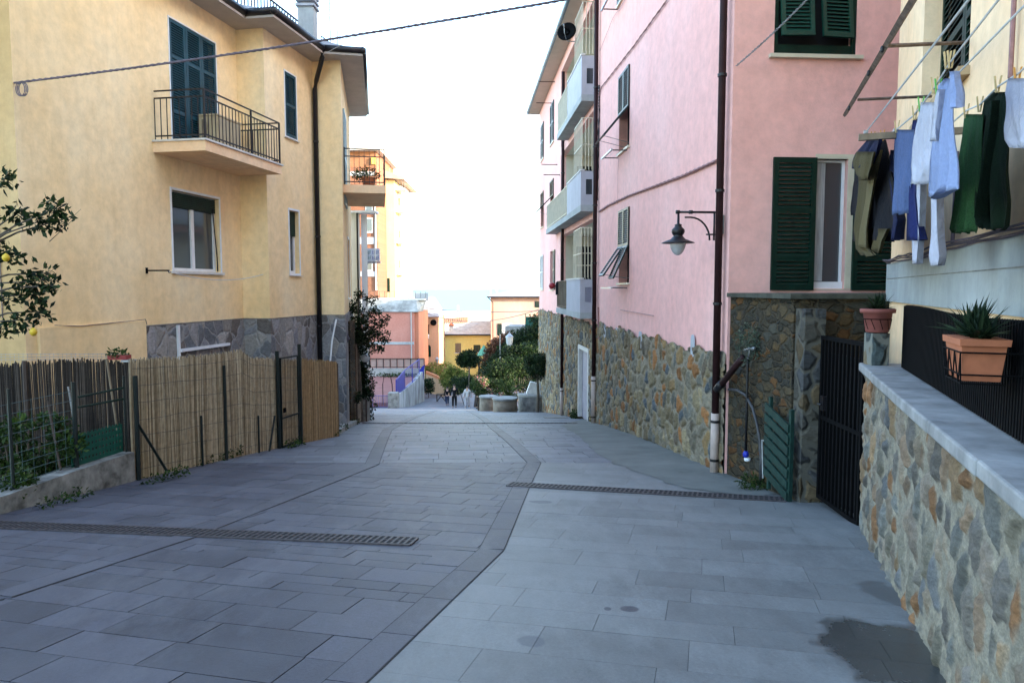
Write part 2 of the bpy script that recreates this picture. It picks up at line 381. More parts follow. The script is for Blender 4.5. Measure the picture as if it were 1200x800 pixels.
def stoneface(fr, u0, u1, zlo, zhi, n0, su, sz, res, mw, depth, pal, mort, name, mat, parent, seed=1, holes=()):
    """rubble masonry modelled in relief: every stone stands proud of recessed mortar. zlo/zhi are functions of u."""
    nu = int((u1-u0)/res)+1; us = np.linspace(u0, u1, nu); lo = np.array([zlo(u) for u in us]); hi = np.array([zhi(u) for u in us])
    nz = int(np.max(hi-lo)/res)+1; t = np.linspace(0, 1, nz)
    U = np.repeat(us[:, None], nz, 1); Z = lo[:, None]+(hi-lo)[:, None]*t[None, :]
    wx = (vnoise(U*2.2, Z*2.2, seed+1, 3)-.5)*.9+(vnoise(U*9, Z*9, seed+5, 3)-.5)*.30; wz = (vnoise(U*2.2, Z*2.2, seed+2, 3)-.5)*.9+(vnoise(U*9, Z*9, seed+6, 3)-.5)*.30
    X = U/su+wx+50; Y = Z/sz+wz+50
    r = np.random.RandomState(seed); K = 128; JX = r.rand(K, K); JY = r.rand(K, K); W = r.rand(K, K)**1.5*.42; PC = r.randint(0, len(pal), (K, K)); TN = .72+.56*r.rand(K, K); HH = r.rand(K, K)
    I = np.floor(X).astype(int); J = np.floor(Y).astype(int); F1 = np.full(X.shape, 9.); F2 = np.full(X.shape, 9.); id1 = np.zeros(X.shape, int)
    for a in range(-2, 3):
        for b in range(-2, 3):
            ii = (I+a) % K; jj = (J+b) % K
            d = np.hypot(X-(I+a+JX[ii, jj]*.9), Y-(J+b+JY[ii, jj]*.9))-W[ii, jj]
            nw = d < F1; F2 = np.where(nw, F1, np.minimum(F2, d)); id1 = np.where(nw, ii*K+jj, id1); F1 = np.where(nw, d, F1)
    e = (F2-F1)*.5*min(su, sz); mwv = mw*(.6+.8*vnoise(U*4, Z*4, seed+9, 2))
    s = np.clip((e-mwv*.5)/(mwv*.9), 0, 1); s = s*s*(3-2*s); col_s = np.clip((e-mwv*.45)/(mwv*.35), 0, 1)
    ci, cj = id1//K, id1 % K
    N = n0-depth+depth*s*(.55+.45*HH[ci, cj])+(vnoise(U*14, Z*14, seed+3, 4)-.5)*depth*.7+(vnoise(U*45, Z*45, seed+4, 2)-.5)*depth*.22*1.0
    P = np.array(pal); C = P[PC[ci, cj]]*TN[ci, cj][..., None]
    C = C*(1-col_s[..., None]*0)*col_s[..., None]+np.array(mort)*(.75+.5*vnoise(U*6, Z*6, seed+8, 4))[..., None]*(1-col_s[..., None])
    o = fr.o; xs = o.x+fr.d.x*U+fr.nn.x*N; ys = o.y+fr.d.y*U+fr.nn.y*N; off = LOC.get(parent.name, V((0,0,0)))
    co = np.stack([xs-off.x, ys-off.y, Z-off.z], -1).reshape(-1, 3)
    idx = np.arange(nu*nz).reshape(nu, nz); q = np.stack([idx[:-1, :-1], idx[1:, :-1], idx[1:, 1:], idx[:-1, 1:]], -1)
    if holes:
        Um = (U[:-1, :-1]+U[1:, 1:])/2; Zm = (Z[:-1, :-1]+Z[1:, 1:])/2; k = np.ones(Um.shape, bool)
        for a, b, c, d in holes: k &= ~((Um > a) & (Um < b) & (Zm > c) & (Zm < d))
        q = q[k]
    q = q.reshape(-1, 4); me = bpy.data.meshes.new(name); me.vertices.add(len(co)); me.vertices.foreach_set('co', co.ravel()); me.loops.add(q.size); me.loops.foreach_set('vertex_index', q.ravel().astype(np.int32))
    me.polygons.add(len(q)); me.polygons.foreach_set('loop_start', np.arange(0, q.size, 4, dtype=np.int32)); me.polygons.foreach_set('use_smooth', np.ones(len(q), bool)); me.update(calc_edges=True); me.validate()
    ca = me.color_attributes.new('stone', 'FLOAT_COLOR', 'POINT'); ca.data.foreach_set('color', np.concatenate([C.reshape(-1, 3), np.ones((nu*nz, 1))], 1).ravel().astype(np.float32))
    me.materials.append(mat); ob = bpy.data.objects.new(name, me); COL.objects.link(ob); ob.parent = parent; LOC[ob.name] = off; return ob
# ---------------------------------------------------------------- palette
M['yellow'] = plaster('cream_yellow_plaster', (.87,.655,.375), (.84,.60,.31), (.885,.72,.46), .3)
M['yellow2'] = plaster('pale_yellow_plaster', (.86,.60,.37), (.83,.54,.31), (.88,.66,.43), .3)
M['pink'] = plaster('pink_plaster', (.82,.455,.405), (.79,.42,.37), (.84,.50,.45), .2)
M['greyband'] = plaster('grey_render', (.34,.36,.355), (.27,.29,.285), (.42,.44,.435), .5)
M['soffit'] = plain('soffit_paint', (.42,.37,.33), .8, .08, 3)
M['gutter'] = plain('dark_gutter_metal', (.009,.008,.010), .45, .2, 6)
M['bluegutter'] = plain('blue_grey_gutter', (.10,.15,.19), .5, .15, 6)
M['petrol'] = plain('petrol_blue_paint', (.006,.050,.072), .45, .2, 5, bmp=.05)
M['dgreen'] = plain('dark_green_paint', (.003,.020,.013), .5, .25, 5, bmp=.05, spec=.2)
M['green'] = plain('green_paint', (.004,.045,.030), .45, .2, 5, bmp=.05)
M['blackgreen'] = plain('black_green_paint', (.003,.009,.009), .45, .2, 5, bmp=.05)
M['white'] = plain('white_paint', (.72,.74,.76), .5, .06, 4, bmp=.03)
M['offwhite'] = plain('off_white_stone', (.60,.58,.54), .7, .1, 8)
M['lilac'] = plain('lilac_grey_door', (.30,.29,.36), .5, .1, 4, bmp=.03)
M['cream'] = plain('cream_metal', (.60,.55,.42), .5, .1, 4)
M['black'] = plain('black_iron', (.003,.003,.0035), .8, .2, 12, spec=.08)
M['iron'] = plain('dark_iron_rail', (.008,.007,.009), .45, .2, 12)
M['brownpipe'] = plain('brown_downpipe_metal', (.030,.012,.013), .6, .25, 5, bmp=.05, spec=.15)
M['pipewhite'] = plain('pale_plastic_pipe', (.46,.36,.31), .5, .12, 5)
M['wood'] = plain('weathered_wood', (.20,.15,.10), .8, .3, 10, stretch=(1,1,.2))
M['woodd'] = plain('dark_weathered_wood', (.075,.055,.045), .85, .3, 10, stretch=(1,1,.2))
M['cable'] = plain('grey_cable', (.13,.10,.12), .6, .2, 20)
M['wcable'] = plain('pale_cord', (.55,.55,.55), .6, .1, 20)
M['pcable'] = plain('pinkish_cable', (.30,.15,.14), .6, .2, 20)
M['concrete'] = plain('concrete', (.25,.25,.235), .85, .25, 3, bmp=.4)
M['concreted'] = plain('dark_weathered_concrete', (.22,.21,.19), .9, .35, 4, bmp=.5)
M['terracotta'] = plain('terracotta', (.40,.13,.06), .75, .12, 10)
M['terracottap'] = plain('pinkish_terracotta', (.25,.075,.06), .75, .14, 10)
M['metal'] = plain('galvanised_metal', (.35,.36,.37), .4, .2, 10, metal=.6)
M['roofgrey'] = plain('slate_roof', (.30,.31,.33), .8, .25, 2)
M['dark'] = plain('dark_interior', (.012,.012,.014), .9, .1, 3, bmp=0)  # near-black; holds the dark of unlit rooms and passage, also dark parts
def glassm():
    m, nt, ns, ls, bs = newmat('window_glass'); bs.inputs['Base Color'].default_value = (.05,.06,.07,1); bs.inputs['Roughness'].default_value = .06
    bs.inputs['Specular IOR Level'].default_value = .9; return m
M['glass'] = glassm()
M['curtain'] = plain('net_curtain', (.40,.41,.42), .9, .25, 6, stretch=(6,6,.4))
ST = [(.070,.078,.085),(.125,.110,.080),(.095,.105,.105),(.16,.115,.065),(.085,.075,.065),(.17,.150,.105),(.060,.078,.10),(.15,.075,.035),(.115,.115,.10),(.105,.09,.065)]
M['rubble'] = rubble('rubble_stone', ST, (.185,.168,.120), 5.2, .055, (1,1,.85), .03, .14)
M['rubblenear'] = rubble('rubble_stone_blue', [(.085,.100,.105),(.105,.115,.10),(.17,.13,.08),(.065,.085,.10),(.12,.095,.07),(.095,.12,.12),(.17,.095,.045),(.13,.125,.10),(.115,.12,.115),(.075,.08,.08)], (.205,.20,.168), 4.6, .085, (1.15,1.15,.68), .045, .15)
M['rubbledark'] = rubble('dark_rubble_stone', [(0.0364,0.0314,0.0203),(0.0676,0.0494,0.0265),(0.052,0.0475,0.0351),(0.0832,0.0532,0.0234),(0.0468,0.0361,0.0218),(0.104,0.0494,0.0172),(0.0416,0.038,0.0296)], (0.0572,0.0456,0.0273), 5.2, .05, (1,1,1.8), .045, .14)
M['slatey'] = rubble('grey_crazy_stone', [(.15,.155,.165),(.24,.235,.235),(.18,.18,.19),(.27,.255,.235),(.15,.135,.125)], (.27,.265,.26), 3.4, .03, (1,1,.75), .015)
M['leafd'] = foliage('dark_leaves', [(0,(.005,.012,.006)),(.5,(.011,.026,.009)),(.85,(.022,.045,.011)),(1,(.05,.07,.02))])
M['leafm'] = foliage('mid_leaves', [(0,(.009,.022,.006)),(.5,(.022,.048,.010)),(.9,(.045,.08,.016)),(1,(.09,.11,.03))])
M['leafy'] = foliage('yellowish_leaves', [(0,(.10,.13,.02)),(.5,(.22,.24,.04)),(.8,(.35,.25,.08)),(1,(.45,.16,.14))])
M['leafr'] = foliage('reddish_leaves', [(0,(.04,.03,.015)),(.5,(.10,.04,.025)),(1,(.16,.06,.03))])
M['bark'] = plain('bark', (.10,.08,.06), .9, .3, 12, bmp=.5)
M['reed'] = island('reed_canes', [(0,(.13,.095,.058)),(.4,(.29,.225,.145)),(.7,(.39,.315,.215)),(1,(.50,.42,.30))], .8, 12)
M['reedo'] = island('orange_reed_canes', [(0,(.15,.095,.045)),(.5,(.28,.185,.095)),(1,(.38,.27,.15))], .8, 12)
M['reedd'] = island('old_dark_reed_canes', [(0,(.015,.012,.010)),(.5,(.04,.031,.026)),(.85,(.08,.064,.054)),(1,(.14,.115,.095))], .85, 12)
# ---------------------------------------------------------------- setting
def terrain():
    xs = [-160,-90,-50,-30,-20,-14,-10,-7,-5,-3,-1,1,3,5,8,12,20,30,50,90,160]
    ys = [-60,-40,-25,-15,-8]+[i*1.5-6 for i in range(0, 55)]+[80,86,92,100,110,120,135,150,170,190,210,240]
    mb = MB(); nx = len(xs)
    for y in ys:
        for x in xs:
            mb.v.append((x, y, gz(y)-.06 - (0.25 if x < -5.5 and y < 9 else 0)))
    for j in range(len(ys)-1):
        for i in range(nx-1):
            a = j*nx+i; mb.f.append((a, a+1, a+nx+1, a+nx))
    m, nt, ns, ls, bs = newmat('earth_and_scrub')
    n = nnode(ns, 'ShaderNodeTexNoise', Scale=1.2, Detail=8.0); ls.new(pos(ns, ls), n.inputs['Vector'])
    r = ramp(ns, [(.3, (.05,.07,.025)), (.5, (.13,.11,.07)), (.7, (.20,.17,.12))]); ls.new(n.outputs[0], r.inputs[0]); ls.new(r.outputs[0], bs.inputs['Base Color']); bs.inputs['Roughness'].default_value = .95
    mb.build('ground', m, None, True, kind='structure')
terrain()
def sea():
    mb = MB(); mb.quad((-30000,150,-31),(30000,150,-31),(30000,45000,-31),(-30000,45000,-31))
    m, nt, ns, ls, bs = newmat('sea_water')
    n = nnode(ns, 'ShaderNodeTexNoise', Scale=.05, Detail=6.0); ls.new(pos(ns, ls, (1,2.5,1)), n.inputs['Vector'])
    bs.inputs['Base Color'].default_value = (0.18,.28,.295,1); bs.inputs['Roughness'].default_value = .6; bs.inputs['Specular IOR Level'].default_value = .1
    bump(ns, ls, n.outputs[0], bs, .25, 1.0)
    mb.build('sea', m, None, kind='structure')
sea()
# road base
def sheet(poly, z=0.0, step=.5):
    """polygon draped on the street profile: strips in y"""
    mb = MB(); ys = [p[1] for p in poly]; y0, y1 = min(ys), max(ys); n = max(2, int((y1-y0)/step)); rows = []
    for i in range(n+1):
        y = y0+(y1-y0)*i/n; y = min(max(y, y0+1e-4), y1-1e-4); xs = []
        for a in range(len(poly)):
            p, q = poly[a], poly[(a+1) % len(poly)]
            if (p[1]-y)*(q[1]-y) < 0: xs.append(p[0]+(q[0]-p[0])*(y-p[1])/(q[1]-p[1]))
        if len(xs) >= 2: rows.append((min(xs), max(xs), y))
    for (a, b, y), (c, d, w) in zip(rows, rows[1:]):
        mb.quad((a, y, gz(y)+z), (b, y, gz(y)+z), (d, w, gz(w)+z), (c, w, gz(w)+z))
    return mb
F0, F1, F2 = G(160,563), G(355,521), G(397,511)
WB = G(0,603)
PK = lambda y: 3.5-.0655*y           # facade line of the pink house
street_poly = [(-7,-6),(-6.2,WB.y),(F0.x-.05,F0.y),(F2.x-.1,F2.y),(-5.6,16),(-6.2,30),(-9,50),(-9.2,62),(-9.2,95),(12,95),(9,60),(7,40),(3.4,34.5),(PK(20)+.4,20),(PK(9.6)+.3,9.6),(4.2,7.8),(4.3,6),(3,3),(1.5,-6)]
jm = plain('dark_joint_bed', (.042,.042,.046), .9, .3, 20)
cem = plain('worn_cement', (.20,.21,.20), .8, .18, 2.5, bmp=.3)
sheet(street_poly, -.012).build('street', jm, None, kind='structure')
def clip(poly, a, b):      # keep the left side of a->b
    out = []
    def sd(p): return (b[0]-a[0])*(p[1]-a[1])-(b[1]-a[1])*(p[0]-a[0])
    for i in range(len(poly)):
        p, q = poly[i], poly[(i+1) % len(poly)]; s, t = sd(p), sd(q)
        if s >= 0: out.append(p)
        if (s >= 0) != (t >= 0):
            k = s/(s-t); out.append((p[0]+(q[0]-p[0])*k, p[1]+(q[1]-p[1])*k))
    return out
def slabs(name, zone, dirv, rows, lens, mat, gap=.007, seed=3, zl=0.0, jit=.0015):
    """zone: convex ccw polygon; long joints run along dirv, rows lie across it"""
    q = random.Random(seed); l = math.hypot(*dirv); d = (dirv[0]/l, dirv[1]/l); e = (d[1], -d[0])
    loc = [(p[0]*d[0]+p[1]*d[1], p[0]*e[0]+p[1]*e[1]) for p in zone]
    a0, a1 = min(p[0] for p in loc), max(p[0] for p in loc); b0, b1 = min(p[1] for p in loc), max(p[1] for p in loc)
    mb = MB(); a = math.floor(a0)-.1
    while a < a1:
        h = q.choice(rows); b = math.floor(b0)-q.random()*1.2
        while b < b1:
            w = q.choice(lens)*q.uniform(.9, 1.1); g = gap/2
            poly = [(a+g, b+g), (a+g, b+w-g), (a+h-g, b+w-g), (a+h-g, b+g)]
            poly = [(s*d[0]+t*e[0], s*d[1]+t*e[1]) for s, t in poly]
            ar = sum(poly[i][0]*poly[(i+1) % 4][1]-poly[(i+1) % 4][0]*poly[i][1] for i in range(4))
            if ar < 0: poly.reverse()
            for i in range(len(zone)):
                poly = clip(poly, zone[i], zone[(i+1) % len(zone)])
                if len(poly) < 3: break
            if len(poly) >= 3:
                zz = zl+q.uniform(-jit, jit); tx = q.uniform(-jit, jit)
                top = [(x, y, gz(y)+zz+tx*(x-poly[0][0])) for x, y in poly]; n = len(top)
                mb.add(top+[(x, y, z-.03) for x, y, z in top], [tuple(range(n))]+[(i, n+i, n+(i+1) % n, (i+1) % n) for i in range(n)])
            b += w
        a += h
    return mb.build(name, mat, None, kind='structure')
Rb = [G(404,800), G(576,644), G(610,572), G(626,542), G(580,502), G(548,481)]
Rb = [(p.x, p.y) for p in Rb]
Lb = [(p.x, p.y) for p in (G(0,698), G(220,628), G(436,544), G(454,504))]
dn = (.27, 1); k0 = 4.0
R0 = (Rb[0][0]-dn[0]*k0, Rb[0][1]-k0)
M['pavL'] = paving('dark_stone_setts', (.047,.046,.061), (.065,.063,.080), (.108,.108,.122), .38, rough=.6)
wet = G(1075,770); wet2 = G(1010,700); sp = G(738,714)
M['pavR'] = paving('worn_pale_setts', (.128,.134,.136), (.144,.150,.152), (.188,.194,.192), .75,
    stains=[(wet.x-.06, wet.y+.0, .36, .48, (.024,.026,.024), .78, .14), (2.50, 4.60, .12, .26, (.06,.063,.064), .6, .4), (sp.x, sp.y, .05, .045, (.022,.024,.04), .9, .5), (G(712,714).x, sp.y, .02, .03, (.022,.024,.04), .9, .5), (G(632,588).x, G(632,588).y, .10, .07, (.05,.056,.075), .7, .6), (G(625,752).x, G(625,752).y, .07, .08, (.06,.066,.085), .6, .6)], rough=.6)
M['pavF'] = paving('far_stone_setts', (.098,.102,.120), (.118,.122,.142), (.165,.170,.182), .4, rough=.6)
YK = Rb[3][1]
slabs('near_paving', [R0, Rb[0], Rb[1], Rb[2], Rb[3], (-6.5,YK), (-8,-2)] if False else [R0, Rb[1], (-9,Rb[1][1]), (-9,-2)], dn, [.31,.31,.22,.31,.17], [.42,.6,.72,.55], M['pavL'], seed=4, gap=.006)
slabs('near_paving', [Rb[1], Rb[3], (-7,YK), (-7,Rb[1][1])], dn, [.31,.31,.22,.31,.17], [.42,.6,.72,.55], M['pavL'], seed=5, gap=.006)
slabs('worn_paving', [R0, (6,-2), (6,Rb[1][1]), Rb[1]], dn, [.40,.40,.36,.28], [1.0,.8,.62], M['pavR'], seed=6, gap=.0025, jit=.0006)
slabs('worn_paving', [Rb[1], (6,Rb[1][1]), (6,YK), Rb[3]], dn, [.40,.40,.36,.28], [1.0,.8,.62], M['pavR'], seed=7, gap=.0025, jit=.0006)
slabs('far_paving', [(-8,YK), (6,YK), (8,34), (-8,34)], (-.083,1), [.42,.30,.36], [.45,.6,.75], M['pavF'], seed=8)
slabs('far_paving', [(-10,34), (10,34), (14,96), (-12,96)], (-.083,1), [.8,.6], [1.2,1.6], M['pavF'], seed=9, gap=.01)
def strip(pts, w, name, mat, z=.004):
    mb = MB(); P = []
    for i in range(len(pts)-1):
        n = max(1, int(math.dist(pts[i], pts[i+1])/.62))
        for j in range(n): P.append(tuple(pts[i][k]+(pts[i+1][k]-pts[i][k])*j/n for k in (0,1)))
    P.append(pts[-1])
    for i in range(len(P)-1):
        (x0,y0),(x1,y1) = P[i], P[i+1]; l = math.dist(P[i], P[i+1]); nx, ny = (y1-y0)/l*w/2, -(x1-x0)/l*w/2; g = .003; gx, gy = (x1-x0)/l*g, (y1-y0)/l*g
        q = [(x0-nx+gx,y0-ny+gy),(x0+nx+gx,y0+ny+gy),(x1+nx-gx,y1+ny-gy),(x1-nx-gx,y1-ny-gy)]
        top = [(x,y,gz(y)+z) for x,y in q]; mb.add(top+[(x,y,c-.02) for x,y,c in top], [(0,1,2,3),(0,1,5,4),(1,2,6,5),(2,3,7,6),(3,0,4,7)])
    return mb.build(name, mat, None, kind='structure')
jo = plain('pale_joint_mortar', (.26,.265,.27), .85, .2, 8)
for pts in ([R0]+Rb, [(Lb[0][0]-2.2, Lb[0][1]-2.6)]+Lb+[(Lb[3][0]-.9, 34)]):
    strip(pts, .214, 'paving_band_bed', jm, .0042)
    strip(pts, .197, 'paving_band', M['pavL'], .0058)
# cement apron along the pink house
q = random.Random(3)
ap = [(PK(y)+.1, y) for y in (21.5,19,15,12,9.7)]+[(3.35,8.35)]
edge = [(905,581),(860,580),(800,572),(752,556),(712,540),(690,524),(672,508),(655,497)]
pl = []
for i in range(len(edge)-1):
    for j in range(5):
        e = (edge[i][0]+(edge[i+1][0]-edge[i][0])*j/5, edge[i][1]+(edge[i+1][1]-edge[i][1])*j/5)
        g = G(*e); pl.append((g.x+q.uniform(-.07,.07), g.y+q.uniform(-.05,.05)))
sheet(ap+pl, .006, .12).build('cement_apron', plain('greenish_cement', (.140,.148,.138), .85, .2, 1.6, bmp=.3), None, kind='structure')
# ---------------------------------------------------------------- drain grates
def grate(p, q_, label, w=.24, dens=.055, bar=M['black']):
    p, q_ = V(p), V(q_); t = thing('drain_grate', label, 'drain', ((p+q_)/2), 'drains across the street')
    d = (q_-p); L = math.hypot(d.x, d.y); u = V((d.x/L, d.y/L, d.z/L)); w_ = V((-u.y, u.x, 0)); sl = (gz(p.y+.2)-gz(p.y))/.2; w_.z = sl*w_.y; up = V((0,0,1))
    rim = MB()
    for a, b in ((-w/2-.012,-w/2+.010),(w/2-.010,w/2+.012),(-.006,.006)): rim.obox(p,u,up,w_, 0,L, -.01,.014, a,b)
    rim.build('rim', M['ironrust'], t)
    pn = MB(); pn.obox(p,u,up,w_, 0,L, -.02,.0095, -w/2,w/2); pn.build('channel', M['dark'], t)
    b = MB(); n = int(L/dens)
    for i in range(n+1):
        a = L*i/n; b.obox(p,u,up,w_, a-.011,a+.011, -.01,.0135, -w/2+.010,-.006); b.obox(p,u,up,w_, a-.011,a+.011, -.01,.0135, .006,w/2-.010)
    b.build('bar_grid', M['ironrust'], t)
M['ironrust'] = plain('rusty_cast_iron', (.055,.045,.048), .6, .4, 25)
a = G(-60,613); b_ = G(485,635); grate(a, b_, 'long rusty iron drain grate across the dark paving on the left')
grate(G(597,567.5), G(920,586), 'rusty iron drain grate across the pale paving towards the green wooden leaf')
grate(G(425,496), G(676,496), 'narrow drain line across the street near the white stone door frame', .16, .12)
dc = G(650,489); mb = MB(); mb.box(dc.x-.35,dc.x+.35,dc.y-.5,dc.y+.5,dc.z-.02,dc.z+.012)
m_ = mb.build('manhole_cover', M['concreted'], None); m_.data.transform(Matrix.Translation((-dc.x,-dc.y,-dc.z))); m_.location = dc
tag(m_, 'small dark rectangular manhole cover by the round stone bench', 'manhole cover')
for v in m_.data.vertices: v.co.z += (gz(dc.y+v.co.y)-gz(dc.y))
# ================================================================ LEFT YELLOW HOUSE
H0 = (-6.6, 9.70)
fA = Fr(H0[0], H0[1], .179, 1); uA1 = (15.06-9.70)*math.hypot(.179,1)
P1 = fA.P(uA1,0,0); P2 = fA.P(uA1,.6,0); fC = Fr(P2.x, P2.y, .179, 1)
uC1 = fC.hit(370,300)[0]; P3 = fC.P(uC1,0,0); P4 = fC.P(uC1,.70,0); fE = Fr(P4.x, P4.y, -.185, 1); uE1 = 5.1; P5 = fE.P(uE1,0,0)
fB = Fr(P1.x, P1.y, P2.x-P1.x, P2.y-P1.y); fD = Fr(P3.x, P3.y, P4.x-P3.x, P4.y-P3.y)
fG = Fr(H0[0], H0[1], -1, .17, -1)
EV = 5.28; BASE = -4.6; SZ = -.635
H = thing('yellow_house', 'cream yellow house on the left with petrol blue shutters and grey stone base', 'house', (-8, 15, gz(15)))
def rect(fr, x0, x1, y0, y1, xm=None):   # pixel box on a facade -> u0,u1,z0,z1 (rows measured at the near edge)
    u0 = fr.hit(x0, y0)[0]; u1 = fr.hit(x1, y0)[0]; return (u0, u1, fr.hit(x0, y1)[1], fr.hit(x0, y0)[1])
wA = rect(fA, 200.5, 254, 222, 317); wA = (wA[0], wA[1]+.05, wA[2], wA[3])
dA = rect(fA, 197, 251, 20, 163); dA = (dA[0], dA[1], 2.46, dA[3])
sC = rect(fC, 333, 346, 83, 158); wC = rect(fC, 338.5, 349.5, 246, 320)
z_slabE = 2.05
dE = (.75, 1.9, 2.06, 4.35); wE = (2.2, 3.4, -.25, 1.35)
hw = MB()
hw.wall(fA, 0, uA1, BASE, EV+.1, [wA, dA], .16); hw.wall(fB, 0, .6, BASE, EV+.1); hw.wall(fC, 0, uC1, BASE, EV+.1, [sC, wC], .16)
hw.wall(fD, 0, .7, BASE, EV+.1); hw.wall(fE, 0, uE1, BASE, EV+.1, [dE, wE], .16)
gw = MB(); gw.wall(fG, 0, 9.5, BASE, EV+.1); gw.build('gable_wall', plaster('darker_gable_plaster', (.55,.36,.17), (.50,.32,.14), (.60,.42,.22), .4), H)  # gable toned a darker yellow than the other walls
g1 = fG.P(9.5,0,0); g2 = V((-16, 24, 0)); fH = Fr(P5.x, P5.y, g2.x-P5.x, g2.y-P5.y); hw.wall(fH, 0, (g2-V((P5.x,P5.y,0))).length, BASE, EV+.1)
fI = Fr(g2.x, g2.y, g1.x-g2.x, g1.y-g2.y); hw.wall(fI, 0, (g1-g2).length, BASE, EV+.1)
hw.build('wall', M['yellow'], H)
# near-black panel behind each opening, coloured to stand for the unlit room
for fr, (a, b, c, d), dp in ((fA, dA, .155), (fC, sC, .155), (fE, dE, .155)): ins = MB(); ins.fbox(fr, a-.02, b+.02, -dp-.05, -dp, c-.02, d+.02); ins.build('dark_room_panel', M['dark'], H)
# stone base (proud 25 mm) and its top edge
sb = MB()
ub = fA.hit(168.5, 383)[0]
for fr, a, b in ((fA, ub, uA1-.02), (fB, .02, .6+.025), (fC, -.025+.02, uC1-.02), (fD, .02, .7+.025), (fE, .0, uE1)):
    sb.fbox(fr, a, b, .002, .027, BASE, SZ)
sb.build('stone_base', M['slatey'], H)
te = MB()
for fr, a, b in ((fA, ub, uA1-.03), (fB, .03, .6+.03), (fC, .0, uC1-.03), (fD, .03, .7+.03), (fE, .0, uE1)): te.fbox(fr, a, b, .003, .034, SZ+.001, SZ+.016)
te.build('base_edge', M['concreted'], H)
pl = MB(); pl.fbox(fA, fA.hit(42,400)[0]+.02, ub-.006, .002, .05, BASE, SZ+.09); pl.build('plinth', M['yellow'], H)
wp = MB(); uw = fA.hit(205,390)[0]; wp.fbox(fA, uw, uw+.05, .028, .07, -1.5, SZ-.02); wp.fbox(fA, uw+.05, fA.hit(265,400)[0], .028, .09, -1.14, -1.09); wp.build('white_trim', M['white'], H)
# roof: soffit slab following the stepped plan, dark gutter along the edge
ov = .52
def off(fr, u, n): p = fr.P(u, n, 0); return (p.x, p.y)
oA0 = off(fA, -ov, ov); oA1 = off(fA, uA1-ov, ov); oB = off(fC, -ov, ov); oC1 = off(fC, uC1-ov, ov); oD = off(fE, -ov+.12, ov); oE = off(fE, uE1+ov-.2, ov); oG = off(fG, 10, ov); oH = (-16.6, 24.6)
plan = [oA0, oA1, oB, oC1, oD, oE, oH, oG]
rf = MB(); rf.prism(plan, EV-.02, EV+.10); rf.build('soffit', M['soffit'], H)
cx, cy = -11, 17
inner = [(x*.985+cx*.015, y*.985+cy*.015) for x, y in plan]
rr = MB(); n = len(plan); hi = [(x*.55+cx*.45, y*.55+cy*.45) for x, y in plan]
rr.add([(x, y, EV+.13) for x, y in inner]+[(x, y, EV+1.0) for x, y in hi], [(i, (i+1) % n, n+(i+1) % n, n+i) for i in range(n)]+[tuple(range(n, 2*n))])
rr.build('roof', M['roofgrey'], H)
gt = MB()
for (x0,y0),(x1,y1) in zip(plan[:-2], plan[1:-1]): gt.tube([(x0,y0,EV+.10),(x1,y1,EV+.10)], .075, 8)
gt.tube([(oG[0],oG[1],EV+.10),(oA0[0],oA0[1],EV+.10)], .075, 8)
for x, y in plan[1:6]: gt.lathe((x, y, EV+.022), [(.02,0),(.078,.03),(.078,.12),(.02,.155)], 8)
gt.build('gutter', M['gutter'], H, True)
# downpipe with swan neck at the step
pD = fC.P(uC1-.06, .09, 0); pe = V((oC1[0]-.02, oC1[1], EV+.02))
dp = MB(); dp.tube([pe, pe+V((0,0,-.12)), V((pe.x*.8+pD.x*.2, pe.y*.8+pD.y*.2, EV-.22)), V((pD.x*.8+pe.x*.2, pD.y*.8+pe.y*.2, EV-.50)), V((pD.x, pD.y, EV-.66)), V((pD.x, pD.y, BASE+1))], .055, 10)
pdn = dp.build('downpipe', M['gutter'], H, True)
cl = MB()
for z in (3.4, 1.2, -.9): cl.lathe((pD.x, pD.y, z), [(.06,0),(.066,.0),(.066,.04),(.06,.04)], 10)
cl.build('pipe_clip', M['gutter'], pdn)
# roof terrace parapet rail, chimney, aerial poles
M['trail'] = plain('pale_grey_rail', (.10,.105,.12), .6, .1, 5, spec=.1)
fT = Fr(*off(fA, 0, .16), .179, 1)
ut0 = fT.hit(272, 20)[0]; ut1 = fT.hit(353, 45)[0]
rails(fT, 1.6, ut1, 0, EV+.26, EV+1.0, .13, .024, M['trail'], H, 'terrace_railing')
fT2 = fT.sub(1.6, 0, math.pi/2)
rails(fT2, -3, 0, 0, EV+.26, EV+1.0, .13, .024, M['trail'], H, 'terrace_railing')
tw = MB(); tw.fbox(fT, 1.5, ut1+.6, -.12, .02, EV+.1, EV+.25); tw.build('terrace_kerb', M['greyband'], H)
rails(fT, fT.hit(372,40)[0], fT.hit(386,40)[0], .1, EV+.35, EV+1.0, .13, .014, M['iron'], H, 'terrace_railing')
c0 = at(361, 45, 16.4); ch = MB(); w = .17
ch.box(c0.x-w, c0.x+w, c0.y-w, c0.y+w, EV, c0.z+.62); chm = ch.build('chimney', M['greyband'], H)
cc = MB()
for k in range(4): cc.box(c0.x-w-.04, c0.x+w+.04, c0.y-w-.04, c0.y+w+.04, c0.z+.63+k*.11, c0.z+.68+k*.11); cc.box(c0.x-w+.05, c0.x+w-.05, c0.y-w+.05, c0.y+w-.05, c0.z+.68+k*.11, c0.z+.74+k*.11)
cc.build('chimney_cap', M['roofgrey'], chm)
ae = MB()
for px, py0, py1 in ((387, 40, -20), (395.5, 62, 33)):
    a = at(px, py0, 16.9); b = at(px, py1, 16.9); ae.tube([(a.x, a.y, EV), (a.x, a.y, b.z)], .018, 6)
ae.build('aerial_pole', M['metal'], H)
